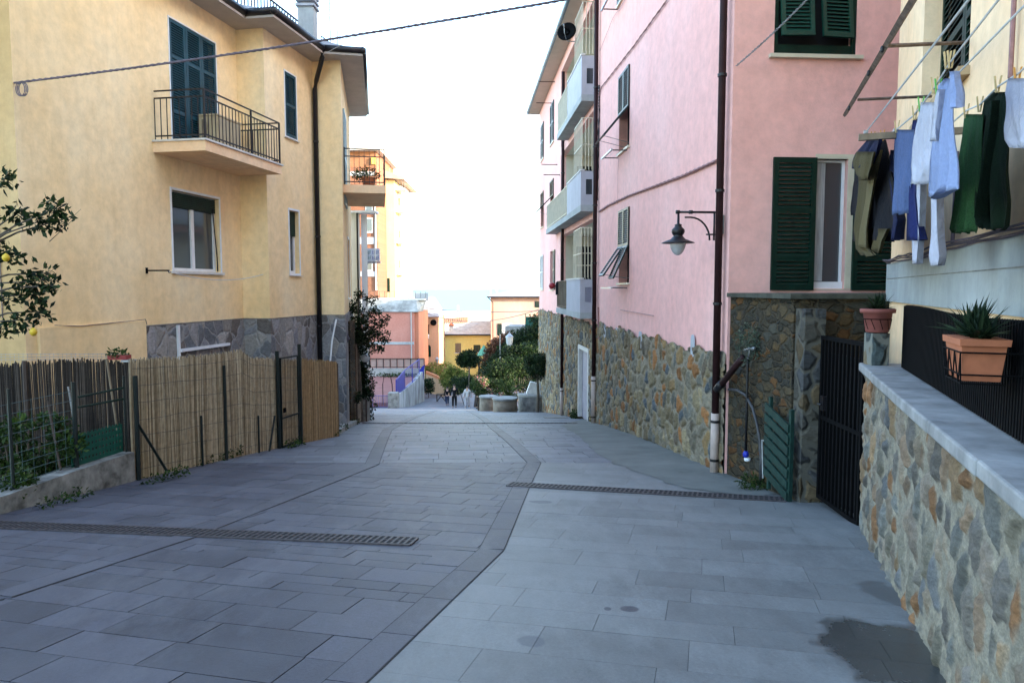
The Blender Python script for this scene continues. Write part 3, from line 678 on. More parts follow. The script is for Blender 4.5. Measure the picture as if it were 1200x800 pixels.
# windows and shutters
def trim(fr, r, w, mat, n1=.012, name='window_surround', parent=None):
    m = MB(); a, b, c, d = r; m.frame(fr, a-w, b+w, c-w, d+w, w-.002, .002, n1); return m.build(name, mat, parent)
def casement(fr, r, dp, parent, split=True, mat='white', fw=.055):
    a, b, c, d = r; f = MB(); f.frame(fr, a+.002, b-.002, c+.002, d-.002, fw, -dp, -dp+.05)
    if split:
        for mid in (((a+b)/2),): f.fbox(fr, mid-.045, mid+.045, -dp, -dp+.055, c+.05, d-.05)
    o = f.build('window', M[mat], parent); g = MB(); g.fbox(fr, a+.03, b-.03, -dp+.012, -dp+.02, c+.03, d-.03); g.build('pane', M['glass'], o)
    return o
win = casement(fA, wA, .15, H); cu = MB()
a, b, c, d = wA; cu.fbox(fA, a+.1, a+.42, -.30, -.29, c, d-.3); cu.fbox(fA, b-.5, b-.1, -.30, -.29, c, d-.3); cu.build('curtain', M['curtain'], win)
rs = MB(); k = 8
for i in range(k): rs.fbox(fA, a+.02, b-.02, -.10-.006*(i % 2), -.07+.0, d-.02-.033*(i+1)+.004, d-.02-.033*i)
rs.build('roller_shutter', M['dgreen'], H)
trim(fA, wA, .045, M['white'], parent=H); sl = MB(); sl.fbox(fA, a-.07, b+.07, -.02, .05, c-.05, c-.004); sl.build('sill', M['offwhite'], H)
bl = MB(); bl.tube([fA.P(b-.12,-.06,d-.2), fA.P(b-.03,-.05,c+.3), fA.P(b-.02,-.05,c+.02)], .012, 5); bl.build('shutter_strap', M['dark'], H)
a, b, c, d = dA; wl = (b-a)/3
for i in range(3): shutter(fA, a+i*wl+.004, a+(i+1)*wl-.004, c, d-.004, -.03, M['petrol'], H, (.30,.72), .042, .06)
trim(fA, (a, b, c, d), .025, M['white'], parent=H)
a, b, c, d = sC; shutter(fC, a, b, c, d, -.03, M['petrol'], H, (.5,), .045, .06); trim(fC, sC, .03, M['white'], parent=H)
sl = MB(); sl.fbox(fC, a-.06, b+.06, -.02, .05, c-.045, c-.032); sl.build('sill', M['offwhite'], H)
casement(fC, wC, .15, H, False); a, b, c, d = wC; rs = MB(); rs.fbox(fC, a+.01, b-.01, -.12, -.08, d-.55, d-.01); rs.build('roller_shutter', M['dgreen'], H)
trim(fC, wC, .045, M['white'], parent=H); sl = MB(); sl.fbox(fC, a-.07, b+.07, -.02, .05, c-.06, c-.048); sl.build('sill', M['offwhite'], H)
a, b, c, d = dE; pb = plain('pale_blue_shutter', (.30,.42,.48), .5, .1, 4)
for i in range(2): shutter(fE, a+i*(b-a)/2, a+(i+1)*(b-a)/2-.005, c, d, .004, pb, H, (.5,), .05, .06)
casement(fE, wE, .12, H); trim(fE, wE, .04, M['white'], parent=H)
# balcony over the garden window
B0 = fA.hit(178,164)[0]; pj = .98; uBn = B0+.04; uBf = uA1-.12
uBn = fA.hit(240.5,164,pj)[0]; uBf = fA.hit(330,196,pj)[0]; zb = fA.hit(240,164,pj)[1]
bs_ = MB(); bs_.fbox(fA, uBn, uBf, .001, pj, zb-.17, zb); bsl = bs_.build('balcony_slab', M['yellow2'], H)
lip = MB(); lip.fbox(fA, uBn-.03, uBf+.03, .001, pj+.03, zb+.001, zb+.032); lip.build('slab_edge', M['offwhite'], bsl)
def brail(fr, u, n0, n1, z0, z1, pitch, r, tops, mat):   # run perpendicular to the wall
    m = MB(); k = max(1, int(abs(n1-n0)/pitch))
    for i in range(k+1):
        n = n0+(n1-n0)*i/k; m.fbox(fr, u-r*.5, u+r*.5, n-r*.5, n+r*.5, z0, z1)
    for t in tops: m.fbox(fr, u-r, u+r, n0, n1, t, t+.022)
    return m
rb_ = MB(); z0 = zb+.04; z1 = zb+.72
m = brail(fA, uBn+.03, .03, pj-.02, z0, z1, .105, .012, (z0+.05, z1, z1+.12), M['iron'])
k = int((uBf-uBn)/.105)
for i in range(k+1):
    u = uBn+.03+(uBf-uBn-.06)*i/k; m.fbox(fA, u-.006, u+.006, pj-.026, pj-.014, z0, z1)
for t in (z0+.05, z1, z1+.12): m.fbox(fA, uBn+.02, uBf-.02, pj-.032, pj-.010, t, t+.022)
for u in (uBn+.03, (uBn+uBf)/2+.2, uBf-.03): m.fbox(fA, u-.014, u+.014, pj-.034, pj-.006, z0-.03, z1+.13)
m2 = brail(fA, uBf-.03, .03, pj-.02, z0, z1, .105, .012, (z0+.05, z1, z1+.12), M['iron']); b0 = len(m.v); m.v += m2.v; m.f += [tuple(i+b0 for i in f) for f in m2.f]
m.build('balcony_railing', M['iron'], H)
M['cab'] = plain('beige_cabinet', (.42,.33,.20), .6, .1, 4)
cb = thing('storage_cabinet', 'cream storage cabinet standing on the balcony behind the railing bars', 'cabinet', tuple(fA.P(uBf-1.0,.3,zb+.033)))
m = MB(); m.fbox(fA, uBf-1.35, uBf-.55, .05, .42, zb+.036, zb+.72); m.build('body', M['cab'], cb)
m = MB(); m.fbox(fA, uBf-1.37, uBf-.53, .04, .44, zb+.721, zb+.75); m.build('lid', M['cab'], cb)
for i in range(2):
    m = MB(); m.fbox(fA, uBf-1.33+.39*i, uBf-.97+.39*i, .421, .436, zb+.07, zb+.70); m.build('door', M['cab'], cb)
bb = MB(); bb.fbox(fA, uBf-1.50, uBf-1.42, .2, .24, zb+.036, zb+.62); o = bb.build('wooden_board', M['wood']); recenter(o); tag(o, 'narrow brown board leaning beside the cream cabinet on the balcony', 'board')
# balcony on the end face
e0, e1, ep = .35, 3.3, 1.0; ze = fE.hit(404,222)[1]
m = MB(); m.fbox(fE, e0, e1, .001, ep, ze-.19, ze); m.build('balcony_slab', M['yellow2'], H)
m = brail(fE, e0+.03, .03, ep-.02, ze+.02, ze+.82, .11, .012, (ze+.06, ze+.66, ze+.84), M['iron']); k = int((e1-e0)/.11)
for i in range(k+1):
    u = e0+.03+(e1-e0-.06)*i/k; m.fbox(fE, u-.006, u+.006, ep-.026, ep-.014, ze+.02, ze+.82)
for t in (ze+.06, ze+.66, ze+.84): m.fbox(fE, e0+.02, e1-.02, ep-.032, ep-.010, t, t+.022)
for n in (.04, ep-.02): m.fbox(fE, e0+.015, e0+.045, n-.015, n+.015, ze, ze+.88)
m.build('balcony_railing', M['iron'], H)
bp = thing('balcony_shrub', 'bushy green plant growing on the balcony at the house corner', 'potted plant', tuple(fE.P(.75,.6,ze)))
m = MB(); m.lathe(fE.P(.75,.6,ze+.002), [(.13,0),(.17,.2),(.19,.22)], 14); m.build('pot', M['terracotta'], bp, True)
m = MB(); c = fE.P(.8,.55,ze+.33); leaves(m, [((c.x,c.y,c.z),(.34,.34,.16)), ((c.x-.15,c.y,c.z-.04),(.2,.2,.14))], 420, .09, ratio=.3); m.build('leaves', M['leafm'], bp)
# clothes bracket and rope on the wall
br = thing('clothes_bracket', 'small black iron clothes bracket on the yellow wall beside the garden window', 'bracket', tuple(fA.P(fA.hit(170,317)[0],0,.3)))
u, z = fA.hit(171,317); m = MB(); m.fbox(fA, u, u+.03, .0, .42, z-.012, z+.012); m.fbox(fA, u-.01, u+.04, .0, .012, z-.05, z+.05); m.build('arm', M['black'], br)
m = MB(); m.tube([fA.P(u+.015,.40,z+.01), fA.P(u+.015,.42,z-.04), fA.P(u+.015,.46,z-.03)], .008, 5); m.build('hook', M['black'], br)
p = fA.P(u+.015,.42,z-.02); q_ = at(305, 321, 14.7)
m = MB(); m.tube(sag(p, fC.P(-.02,-.12,fC.hit(305,321)[1]), .13, 14), .007, 5); o = recenter(m.build('clothes_rope', M['wcable'])); tag(o, 'slack pale rope hanging under the garden window of the yellow house', 'rope')
# thin wire along the plinth and hanging wire coil on the corner
m = MB(); m.tube([fA.P(fA.hit(x,y)[0], .058, fA.hit(x,y)[1]) for x, y in ((60,381),(90,382),(120,379),(150,376),(167,374),(168.5,380))], .006, 4); o = recenter(m.build('wall_wire', M['cable'])); tag(o, 'thin dark wire tacked along the plinth of the yellow house', 'wire')
wl = MB(); wl.tube([fG.P(.33,.012,2.6), fG.P(.34,.012,1.6), fG.P(.32,.012,.6), fG.P(.33,.012,-.4)], .008, 4); wl.build('wall_wire', M['cable'], H)
m = MB(); m.fbox(fG, .5, 9, .002, .06, 1.02, 1.09); m.build('string_course', M['concreted'], H)

# ---------------------------------------------------------------- overhead cables
p = fA.P(.02, .05, fA.hit(28,101)[1]); e = V((3.75,7.9,3.66))
m = MB(); twist(m, [p+V((-2.2,.35,-.10)), p+V((-.5,.1,-.03))]+sag(p, e, .10, 20), .008, .011, 40, 3); cb_ = m.build('overhead_cable', M['cable']); recenter(cb_); tag(cb_, 'thick twisted grey cable strung over the street from the yellow house corner', 'cable')
m = MB()
for k in range(3): 
    c = p+V((.05+.02*k, -.02, -.09)); m.tube([c+V((math.cos(t)*.06, 0, math.sin(t)*.09)) for t in [i*math.pi/8 for i in range(17)]], .007, 5)
o = recenter(m.build('cable_loop', M['cable'])); tag(o, 'small coil of spare cable hanging at the yellow house corner', 'cable')
m = MB(); q0 = V((oC1[0], oC1[1], EV-.05)); m.tube(sag(q0, V((2.85,9.6,6.4)), .15, 16), .007, 4); o = recenter(m.build('thin_overhead_wire', M['wcable'])); tag(o, 'thin pale wire running up from the gutter corner of the yellow house', 'cable')

# ================================================================ LEFT GARDEN FENCES
fF = Fr(F0.x, F0.y, F2.x-F0.x, F2.y-F0.y); LF = math.hypot(F2.x-F0.x, F2.y-F0.y)
def reedscreen(fr, u0, u1, n, ztop, mat, name, parent, rad=.0055, pitch=.0095, seed=1, zb=None, wob=.02):
    q = random.Random(seed); m = MB(); u = u0
    while u < u1:
        p = fr.P(u, n, 0); zt = ztop(u)+q.uniform(-.035, .02); z0 = (gz(p.y)-.02) if zb is None else zb
        for layer in range(2):
            uu = u+q.uniform(-.004, .004); nn_ = n-.008*layer+q.uniform(-.003, .003); l = q.uniform(-.012, .012); r = rad*q.uniform(.7, 1.15)
            pts = [fr.P(uu, nn_, z0), fr.P(uu+l*.5, nn_+.004*math.sin(u*9), (z0+zt)/2), fr.P(uu+l, nn_+wob*math.sin(u*5+1), zt+q.uniform(-.03,.0))]
            m.tube(pts, r, 4, False)
        u += pitch*q.uniform(.8, 1.2)
    return m.build(name, mat, parent)
def ipt(pts, u):
    for (a, b), (c, d) in zip(pts, pts[1:]):
        if u <= c: return b+(d-b)*(u-a)/(c-a)
    return pts[-1][1]
tops = [(fF.hit(x,y)[0], fF.hit(x,y)[1]) for x, y in ((150,421),(200,418),(262,414),(285,409),(295,418),(330,420),(352,421))]
RF = thing('reed_fence', 'tan reed screen fence with wire strands and dark posts beside the street', 'fence', tuple(fF.P(2,0,gz(11))))
uR1 = fF.hit(351,460)[0]
reedscreen(fF, .0, uR1, -.05, lambda u: ipt(tops, u), M['reed'], 'reed_screen', RF)
def upost(m, fr, x, ytop, n=0, r=.022, y=470):
    u = fr.hit(x, y)[0]; p = fr.P(u, n, 0); m.tube([(p.x, p.y, gz(p.y)-.05), (p.x, p.y, fr.hit(x, ytop, n)[1])], r, 6); return u
for x, yt, r in ((158.5,440,.028),(263,428,.024),(325.5,411,.034),(351.5,403,.034)):
    m = MB(); upost(m, fF, x, yt, .01, r); m.build('post', M['blackgreen'], RF)
for x, yt in ((235,487),(302,487)):
    m = MB(); upost(m, fF, x, yt, .02, .016, 510); m.build('stake', M['blackgreen'], RF)
for (xa, ya, xb, yb) in ((162,497,193,547),(322,487,313,530)):
    a = fF.hit(xa, ya, .03); b = fF.hit(xb, yb, .03); m = MB(); m.tube([fF.P(a[0],.03,a[1]), fF.P(b[0],.06,b[1]-.05)], .018, 6); m.build('brace', M['blackgreen'], RF)
q = random.Random(5)
ws = MB()
for k in range(7):
    f = (k+.6)/7.2; pts = []
    for i in range(15):
        u = uR1*i/14; p = fF.P(u,0,0); zz = gz(p.y); zt = ipt(tops, u); pts.append(fF.P(u, .004+q.uniform(-.004,.008), zz+(zt-zz)*f+q.uniform(-.012,.012)))
    ws.tube(pts, .0028, 4)
u = .08
while u < uR1:
    p = fF.P(u,.0,0); ws.tube([fF.P(u,.002,gz(p.y)+.1), fF.P(u+.01,.002,ipt(tops,u)-.1)], .0015, 3); u += .16
ws.build('wire', M['iron'], RF)
# gate frame in the reed fence
ga = thing('garden_gate', 'narrow dark metal gate frame set in the tan reed fence', 'gate', tuple(fF.P(fF.hit(338,500)[0],0,gz(13.4))))
a, b = fF.hit(328,500)[0], fF.hit(349,500)[0]; zz = gz(13.3); m = MB()
for z in (zz+.12, zz+.62, fF.hit(338,418)[1]): m.fbox(fF, a, b, .02, .045, z-.012, z+.012)
for u in (a, b-.02): m.fbox(fF, u, u+.02, .02, .045, zz+.1, fF.hit(338,418)[1])
m.build('gate_frame', M['blackgreen'], ga)
m = MB(); m.fbox(fF, a+.04, a+.10, .046, .07, zz+.72, zz+.80); m.build('lock', M['black'], ga)
RO = thing('reed_fence', 'smooth orange brown reed panel at the far end of the garden fence', 'fence', tuple(fF.P(LF-.3,0,gz(14))))
m_t = fF.hit(356,418)[1]; m_e = fF.hit(392,424)[1]
reedscreen(fF, uR1+.04, LF+.02, -.01, lambda u: m_t+(m_e-m_t)*max(0,(u-uR1))/(LF-uR1), M['reedo'], 'reed_screen', RO, seed=9)
m = MB(); p = fF.P(LF+.03,-.03,0); m.tube([(p.x,p.y,gz(p.y)-.05),(p.x,p.y,m_e-.05)], .03, 6); m.build('post', M['woodd'], RO)
# low wall
fW = Fr(F0.x, F0.y, WB.x-F0.x, WB.y-F0.y, 1)   # runs towards the camera; make n point to the street
if fW.nn.x < 0: fW.nn = -fW.nn
LW = 7.0
m = MB(); q = random.Random(11)
zt = [(0, fW.hit(155,530)[1]), (fW.hit(90,551)[0], fW.hit(90,551)[1]), (fW.hit(2,582)[0], fW.hit(2,582)[1]), (LW, fW.hit(2,582)[1]+.45)]
N = 40
for i in range(N):
    u0, u1 = LW*i/N+.02, LW*(i+1)/N+.02; a, b = fW.P(u0,0,0), fW.P(u1,0,0); z0, z1 = ipt(zt, u0), ipt(zt, u1)
    m.hexa([fW.P(u0,0,gz(a.y)-.2), fW.P(u1,0,gz(b.y)-.2), fW.P(u1,-.22,gz(b.y)-.2), fW.P(u0,-.22,gz(a.y)-.2), fW.P(u0,0,z0), fW.P(u1,0,z1), fW.P(u1,-.22,z1), fW.P(u0,-.22,z0)])
lw = m.build('low_garden_wall', None or plain('mossy_old_render', (.20,.20,.185), .92, .45, 5, bmp=1.0)); recenter(lw); tag(lw, 'low crumbling grey render wall with moss under the wire fence on the left', 'wall')
wf = thing('wire_fence', 'thin wire fence with dark posts standing on the low grey wall', 'fence', tuple(fW.P(2,-.1,-2)))
for x, yt in ((88,447),(147,440),(12,455)):
    u = fW.hit(x, 500, -.1)[0]; m = MB(); m.tube([fW.P(u,-.1,ipt(zt,u)-.02), fW.P(u,-.1,fW.hit(x,yt,-.1)[1])], .024 if x == 88 else .016, 6); m.build('post', M['blackgreen'], wf)
m = MB(); uu = fW.hit(88,500,-.1)[0]
for k in range(9):
    y = 470+k*11; pts = []
    for i in range(12):
        u = uu+(LW-uu)*i/11; p = ipt(zt,u); pts.append(fW.P(u, -.1+q.uniform(-.006,.006), p+.05+k*.105+q.uniform(-.006,.006)))
    m.tube(pts, .003, 4)
u = uu
while u < LW: m.tube([fW.P(u,-.1,ipt(zt,u)+.02), fW.P(u,-.1,ipt(zt,u)+.9)], .0016, 3); u += .15
m.build('wire', plain('green_coated_wire', (.06,.10,.10), .5, .2, 20), wf)
m = MB(); ua = fW.hit(90,500,-.1)[0]; ub2 = fW.hit(147,500,-.1)[0]
for x0,y0,x1,y1 in ((92,465,146,454),(92,477,146,467)):
    a = fW.hit(x0,y0,-.1); b = fW.hit(x1,y1,-.1); m.tube([fW.P(a[0],-.1,a[1]), fW.P(b[0],-.1,b[1])], .014, 6)
m.build('top_rail', M['dgreen'], wf)
gm = MB(); a, b = sorted((fW.hit(84,520,-.13)[0], fW.hit(143,520,-.13)[0]))
k = 14
for i in range(k+1): u = a+(b-a)*i/k; z0 = ipt(zt,u); gm.fbox(fW, u-.014, u+.014, -.135, -.129, z0+.01, z0+.36)
for j in range(5): 
    for i in range(k):
        u = a+(b-a)*i/k; z0 = ipt(zt,u); gm.fbox(fW, u+.015, u+(b-a)/k-.015, -.134, -.13, z0+.01+j*.08, z0+.06+j*.08)
gm.build('green_mesh', plain('green_plastic_mesh', (.006,.075,.052), .4, .15, 10), wf)
for i, (x0,y0,x1,y1,mt,lb) in enumerate(((80,453,87,520,'metal','thin pale metal stake leaning behind the green plastic mesh'),(125,420,137,530,'wood','long wooden stake with a red tip leaning near the fence corner post'),(56,470,60,510,'woodd','short dark stump stake behind the wire strands'))):
    a = fW.hit(x0,y0,-.3); b = fW.hit(x1,y1,-.3); m = MB(); m.tube([fW.P(a[0],-.3,a[1]), fW.P(b[0],-.2,b[1]-.4)], .013 if i else .011, 6); o = recenter(m.build('garden_stake', M[mt])); tag(o, lb, 'stake')
# corner post with flower pot
cp = at(151, 470, 9.35); m = MB(); m.box(cp.x-.055, cp.x+.055, cp.y, cp.y+.11, gz(cp.y)-.1, at(151,423,9.35).z)
o = recenter(m.build('wooden_post', M['woodd'])); tag(o, 'thick dark wooden corner post between the wire fence and the reed fence', 'post')
fp = thing('hanging_flower_pot', 'red rimmed flower trough with a trailing plant on top of the corner post', 'flower pot', tuple(at(142,423,9.3)))
c = at(140,419,9.35); m = MB(); m.box(c.x-.12,c.x+.12,c.y-.07,c.y+.07,c.z-.02,c.z+.035); m.build('pot', plain('red_plastic', (.25,.03,.03), .5, .1, 5), fp)
m = MB(); m.box(c.x+.06,c.x+.18,c.y-.085,c.y+.08,c.z-.05,c.z-.025); m.build('tray', M['metal'], fp)
m = MB(); leaves(m, [((c.x-.02,c.y,c.z+.06),(.15,.1,.05)),((c.x-.1,c.y,c.z+.03),(.08,.08,.05))], 160, .05); m.build('leaves', M['leafm'], fp)
# old dark reed screen at the back of the garden
fK = Fr(-4.93, 9.33, -1, -.03, -1)
zk = at(75,424,9.3).z
K = thing('old_reed_fence', 'dark weathered reed screen at the back of the left garden', 'fence', tuple(fK.P(2,0,gz(9.3))))
reedscreen(fK, 0, 4.8, 0, lambda u: zk+.04*math.sin(u*2.1), M['reedd'], 'reed_screen', K, .007, .012, 21)
for u in (1.4, 2.95):
    m = MB(); m.tube([fK.P(u,.03,gz(9.3)-.1), fK.P(u,.03,zk+.02)], .03, 6); m.build('post', M['woodd'], K)
m = MB()
for j in range(3): m.tube([fK.P(.1,-.02,zk+.03+.035*j), fK.P(2.3,-.02,zk+.03+.035*j)], .0025, 4)
for j in range(40): m.tube([fK.P(.1+.056*j,-.02,zk-.1), fK.P(.1+.056*j,-.02,zk+.11)], .0018, 3)
m.build('wire_mesh', M['metal'], K)
# garden shrubs behind the wire
for i, (px, py, Y, r, n, lb) in enumerate(((30,520,8.2,(.55,.35,.33),1500,'low leafy green bush behind the wire fence at the left edge'),(75,545,8.5,(.4,.3,.22),800,'small dark bush in the garden beside the green mesh'),(-20,580,7.4,(.5,.4,.35),900,'dark garden bush cut by the left edge behind the low wall'))):
    c = at(px, py, Y); m = MB(); leaves(m, clumps((c.x,c.y,c.z), r, 9, .16, 30+i), n, .075); b = thing('garden_bush', lb, 'bush', (c.x, c.y, gz(c.y)), 'bushes in the left garden')
    m.build('foliage', M['leafm'], b); s = MB()
    for k in range(5): s.tube([(c.x+.05*k-.1, c.y, gz(c.y)-.4), (c.x+.12*(k-2), c.y+.02*k, c.z)], .012, 5)
    s.build('stem', M['bark'], b)
# weeds at the fence foot
for i, (px, py, ex, lb) in enumerate(((195,562,.25,'weed tuft at the foot of the reed fence near the first post'),(255,540,.42,'wide tuft of green weeds at the foot of the middle fence post'),(345,523,.2,'small weeds at the foot of the narrow metal gate'),(75,590,.2,'moss and weeds at the foot of the low grey wall'))):
    g = G(px, py); m = MB(); leaves(m, [((g.x+fF.d.x*t*ex, g.y+fF.d.y*t*ex, g.z+.05),(.10,.10,.08)) for t in (-1.2,-.5,0,.6,1.2)], int(900*ex), .05, up=.8); o = recenter(m.build('weed_tuft', M['leafm'])); tag(o, lb, 'weeds', 'weeds along the left fences')
# ---------------------------------------------------------------- lemon tree
LT = thing('lemon_tree', 'lemon tree with dark leaves and yellow fruit at the left edge', 'tree', (-6.0, 8.1, gz(8.1)))
q = random.Random(2)
tk = MB(); b0 = V((-6.15, 8.1, gz(8.1)-.3)); top = at(-40, 330, 8.1)
tk.tube([b0, b0+V((.03,.02,.9)), V((top.x, 8.1, -.3)), V((top.x+.05,8.1,.4))], [.07,.06,.05,.03], 8)
blobs = []
ends = [(5,210,8.0),(20,250,8.1),(12,300,8.2),(45,260,8.0),(62,245,8.0),(70,258,8.1),(30,330,8.1),(48,320,8.2),(10,350,8.0),(40,345,8.1),(58,335,8.0),(45,365,8.1),(5,385,8.2),(-40,240,8.1),(-60,320,8.1),(-30,380,8.0),(-80,260,8.3),(-20,290,8.1),(22,375,8.0)]
for (x, y, Y) in ends:
    e = at(x, y, Y); s = V((top.x+.03, 8.1, min(e.z-.15, .35))); mid = s.lerp(e, .55)+V((0,0,.05))
    tk.tube([s, mid, e, e+(e-mid)*.35], [.018,.011,.006,.002], 5)
    blobs.append(((e.x, e.y, e.z), (.15,.15,.13)))
for x, y in ((88,255),(95,245),(72,232),(66,312)):
    e = at(x, y, 8.05); s = at(x-30, y+28, 8.05); tk.tube([s, e], [.005,.0015], 4)
tk.build('trunk', M['bark'], LT)
m = MB(); leaves(m, blobs+[((top.x, 8.1, .5),(.45,.35,.5))], 1900, .085, .2, .5); m.build('crown', M['leafd'], LT)
lem = plain('lemon_skin', (.62,.42,.03), .5, .1, 30)
for x, y in ((7,302),(39,389)):
    c = at(x, y, 7.92); m = MB(); m.lathe((c.x,c.y,c.z-.045), [(.004,0),(.02,.008),(.037,.03),(.04,.05),(.032,.072),(.015,.086),(.006,.094)], 14); m.build('lemon', lem, LT, True)
# ================================================================ PINK HOUSE
fP = Fr(PK(9.55), 9.55, -.0655, 1, -1)
LP_ = (33.8-9.55)*math.hypot(.0655,1); PT = 8.25; PB = -8
fQ = Fr(PK(9.55), 9.55, 1, .0655)            # face looking at the camera
SPZ = -.95
PH = thing('pink_house', 'tall pink house on the right with green shutters and a rubble stone base', 'house', (6, 20, gz(20)))
uP = lambda x, y=338: fP.hit(x, y)[0]
uL0 = uP(696.5)+.10; uL1 = fP.hit(655,300)[0]-.4                      # loggia extent
def storeys(): return ((6.15, 4.97), (3.14, 2.07), (.25, -.82))
wl_lo = (uP(737.5,300)+.0, uP(725.5,300), fP.hit(738,331)[1], fP.hit(738,242)[1])
wl_up = (uP(738,120), uP(726,120), fP.hit(738,170)[1], fP.hit(738,76)[1])
wl_top = (uP(735,5), uP(725,5), 6.35, 8.0)
far = []
for x0, x1, y0, y1 in ((633,637.5,125,170),(645,649.5,100,150),(633,637.5,207,250),(645,649.5,195,240),(633.5,640,290,334),(641.5,649,285,330)):
    a, b = sorted((fP.hit(x0,(y0+y1)/2)[0], fP.hit(x1,(y0+y1)/2)[0])); far.append((a, b, fP.hit(x1,y1)[1], fP.hit(x1,y0)[1]))
# regularise far windows: three storeys, two bays
bays = [(far[1][0], far[1][0]+1.15), (far[0][0], far[0][0]+1.15)]; far = []
for z in (5.75, 2.75, -.05):
    for a, b in bays: far.append((a, b, z, z+1.55))
log = (uL0, uL1, 0, 0)
door = (uP(690.5,450), uP(680,450), gz(20.5)-.1, fP.hit(690,413)[1])
pw = MB()
holes = [wl_lo, wl_up, wl_top]+far
LOGG = [(uL0, uL1, z0-1.18 if False else zb_, zt_) for (zb_, zt_), z0 in zip(((5.10, 7.75),(2.20, 4.80),(-.70, 1.90)), (0,0,0))]
pw.wall(fP, 0, LP_, SPZ-.06, PT, holes+LOGG, .2)
DQ = 9
wq_up = (fQ.hit(907,60)[0], fQ.hit(1003,60)[0], fQ.hit(950,65)[1], fQ.hit(950,-60)[1])
wq_lo = (fQ.hit(955,250)[0], fQ.hit(992,250)[0], fQ.hit(950,338)[1], fQ.hit(950,186)[1])
pw.wall(fQ, 0, DQ, PB, PT, [wq_up, wq_lo], .2)
fPb = Fr(fP.P(LP_,0,0).x, fP.P(LP_,0,0).y, 1, .0655, -1); pw.wall(fPb, 0, DQ, PB, PT)
c1 = fQ.P(DQ,0,0); fPe = Fr(c1.x, c1.y, -.0655, 1, 1); pw.wall(fPe, 0, LP_, PB, PT)
# loggia interiors
LD = 1.3
lg = MB()
for a, b, c, d in LOGG:
    lg.quad(fP.P(a,-LD,c), fP.P(b,-LD,c), fP.P(b,-LD,d), fP.P(a,-LD,d))
    lg.quad(fP.P(b,-.2,c), fP.P(b,-LD,c), fP.P(b,-LD,d), fP.P(b,-.2,d)); lg.quad(fP.P(a,-.2,c), fP.P(a,-LD,c), fP.P(a,-LD,d), fP.P(a,-.2,d))
    lg.quad(fP.P(a,-.2,d), fP.P(b,-.2,d), fP.P(b,-LD,d), fP.P(a,-LD,d)); lg.quad(fP.P(a,-.2,c), fP.P(b,-.2,c), fP.P(b,-LD,c), fP.P(a,-LD,c))
pw.build('wall', M['pink'], PH)
lg.build('loggia_wall', plain('loggia_cream_paint', (.62,.57,.46), .9, .06, 2), PH)
for fr, (a, b, c, d) in [(fP, r) for r in [wl_lo, wl_up, wl_top]+far]+[(fQ, wq_up)]: dk = MB(); dk.fbox(fr, a-.02, b+.02, -.26, -.195, c-.02, d+.02); dk.build('dark_room_panel', M['dark'], PH)
# stone base on the long facade with its ragged upper edge
sb = MB(); sb.fbox(fP, 0, door[0]-.12, -.12, -.035, PB, SPZ-.02); sb.fbox(fP, door[1]+.12, LP_, -.12, -.035, PB, SPZ-.02); sb.fbox(fP, door[0]-.12, door[1]+.12, -.12, -.035, door[3]+.12, SPZ-.02)
sb.build('base_core', M['rubble'], PH)
STP = [(0.1015,0.102,0.0904),(0.1903,0.1507,0.0876),(0.1459,0.1391,0.1122),(0.2411,0.1565,0.0714),(0.1269,0.102,0.0714),(0.2538,0.2028,0.119),(0.0837,0.0986,0.1094),(0.2411,0.11,0.04),(0.1713,0.1507,0.1094),(0.1586,0.1216,0.0714),(0.203,0.1738,0.1237)]
nz_ = random.Random(5); tu = [nz_.uniform(-.035,.05) for _ in range(200)]
stoneface(fP, 0, LP_, lambda u: gz(fP.P(u,0,0).y)-.12, lambda u: SPZ+(.035*math.sin(u*2.3)+.03*math.sin(u*5.9+1)+.02*math.sin(u*13.7))+(.05 if u < 9 else 0), .056, .23, .25, .022, .032, .035, STP, (.235,.20,.145), 'stone_base', stonemat('rubble_relief'), PH, 3, [(door[0]-.12, door[1]+.12, -9, door[3]+.12)])
fpm = plain('fresh_grey_plaster', (.42,.43,.46), .9, .08, 8)
for x, y, w, h in ((710,388,.22,.34),(724,389,.18,.22),(752,398,.26,.34),(814,405,.19,.34)):
    u, z = fP.hit(x, y); q_ = []
    N = 14
    vs = [fP.P(u+w/2*math.copysign(abs(math.cos(t))**.6, math.cos(t))*1.0, .034, z+h/2*math.copysign(abs(math.sin(t))**.6, math.sin(t))) for t in [2*math.pi*i/N for i in range(N)]]
    vb = [v-fP.nn*.006 for v in vs]; pt = MB(); pt.add(vs+vb, [tuple(range(N))]+[(i,(i+1) % N,N+(i+1) % N,N+i) for i in range(N)]); pt.build('plaster_patch', fpm, PH)
# roof
ov = .5
cor = [fP.P(-ov,ov,0), fP.P(LP_+ov,ov,0), fP.P(LP_+ov,-DQ-ov,0), fP.P(-ov,-DQ-ov,0)]
ES = 8.12
m = MB(); m.prism([(p.x,p.y) for p in cor], ES, ES+.10); m.build('soffit', plain('cream_soffit', (.55,.48,.38), .8, .06, 2), PH)
m = MB(); rg = [fP.P(3.5,-DQ/2,0), fP.P(LP_-3.5,-DQ/2,0)]
m.add([(p.x,p.y,ES+.12) for p in cor]+[(p.x,p.y,ES+2.6) for p in rg], [(0,1,5,4),(1,2,5),(2,3,4,5),(3,0,4)]); m.build('roof', M['roofgrey'], PH)
m = MB()
for i in range(4): m.tube([(cor[i].x,cor[i].y,ES+.08),(cor[(i+1) % 4].x,cor[(i+1) % 4].y,ES+.08)], .085, 8)
m.build('gutter', M['bluegutter'], PH, True)
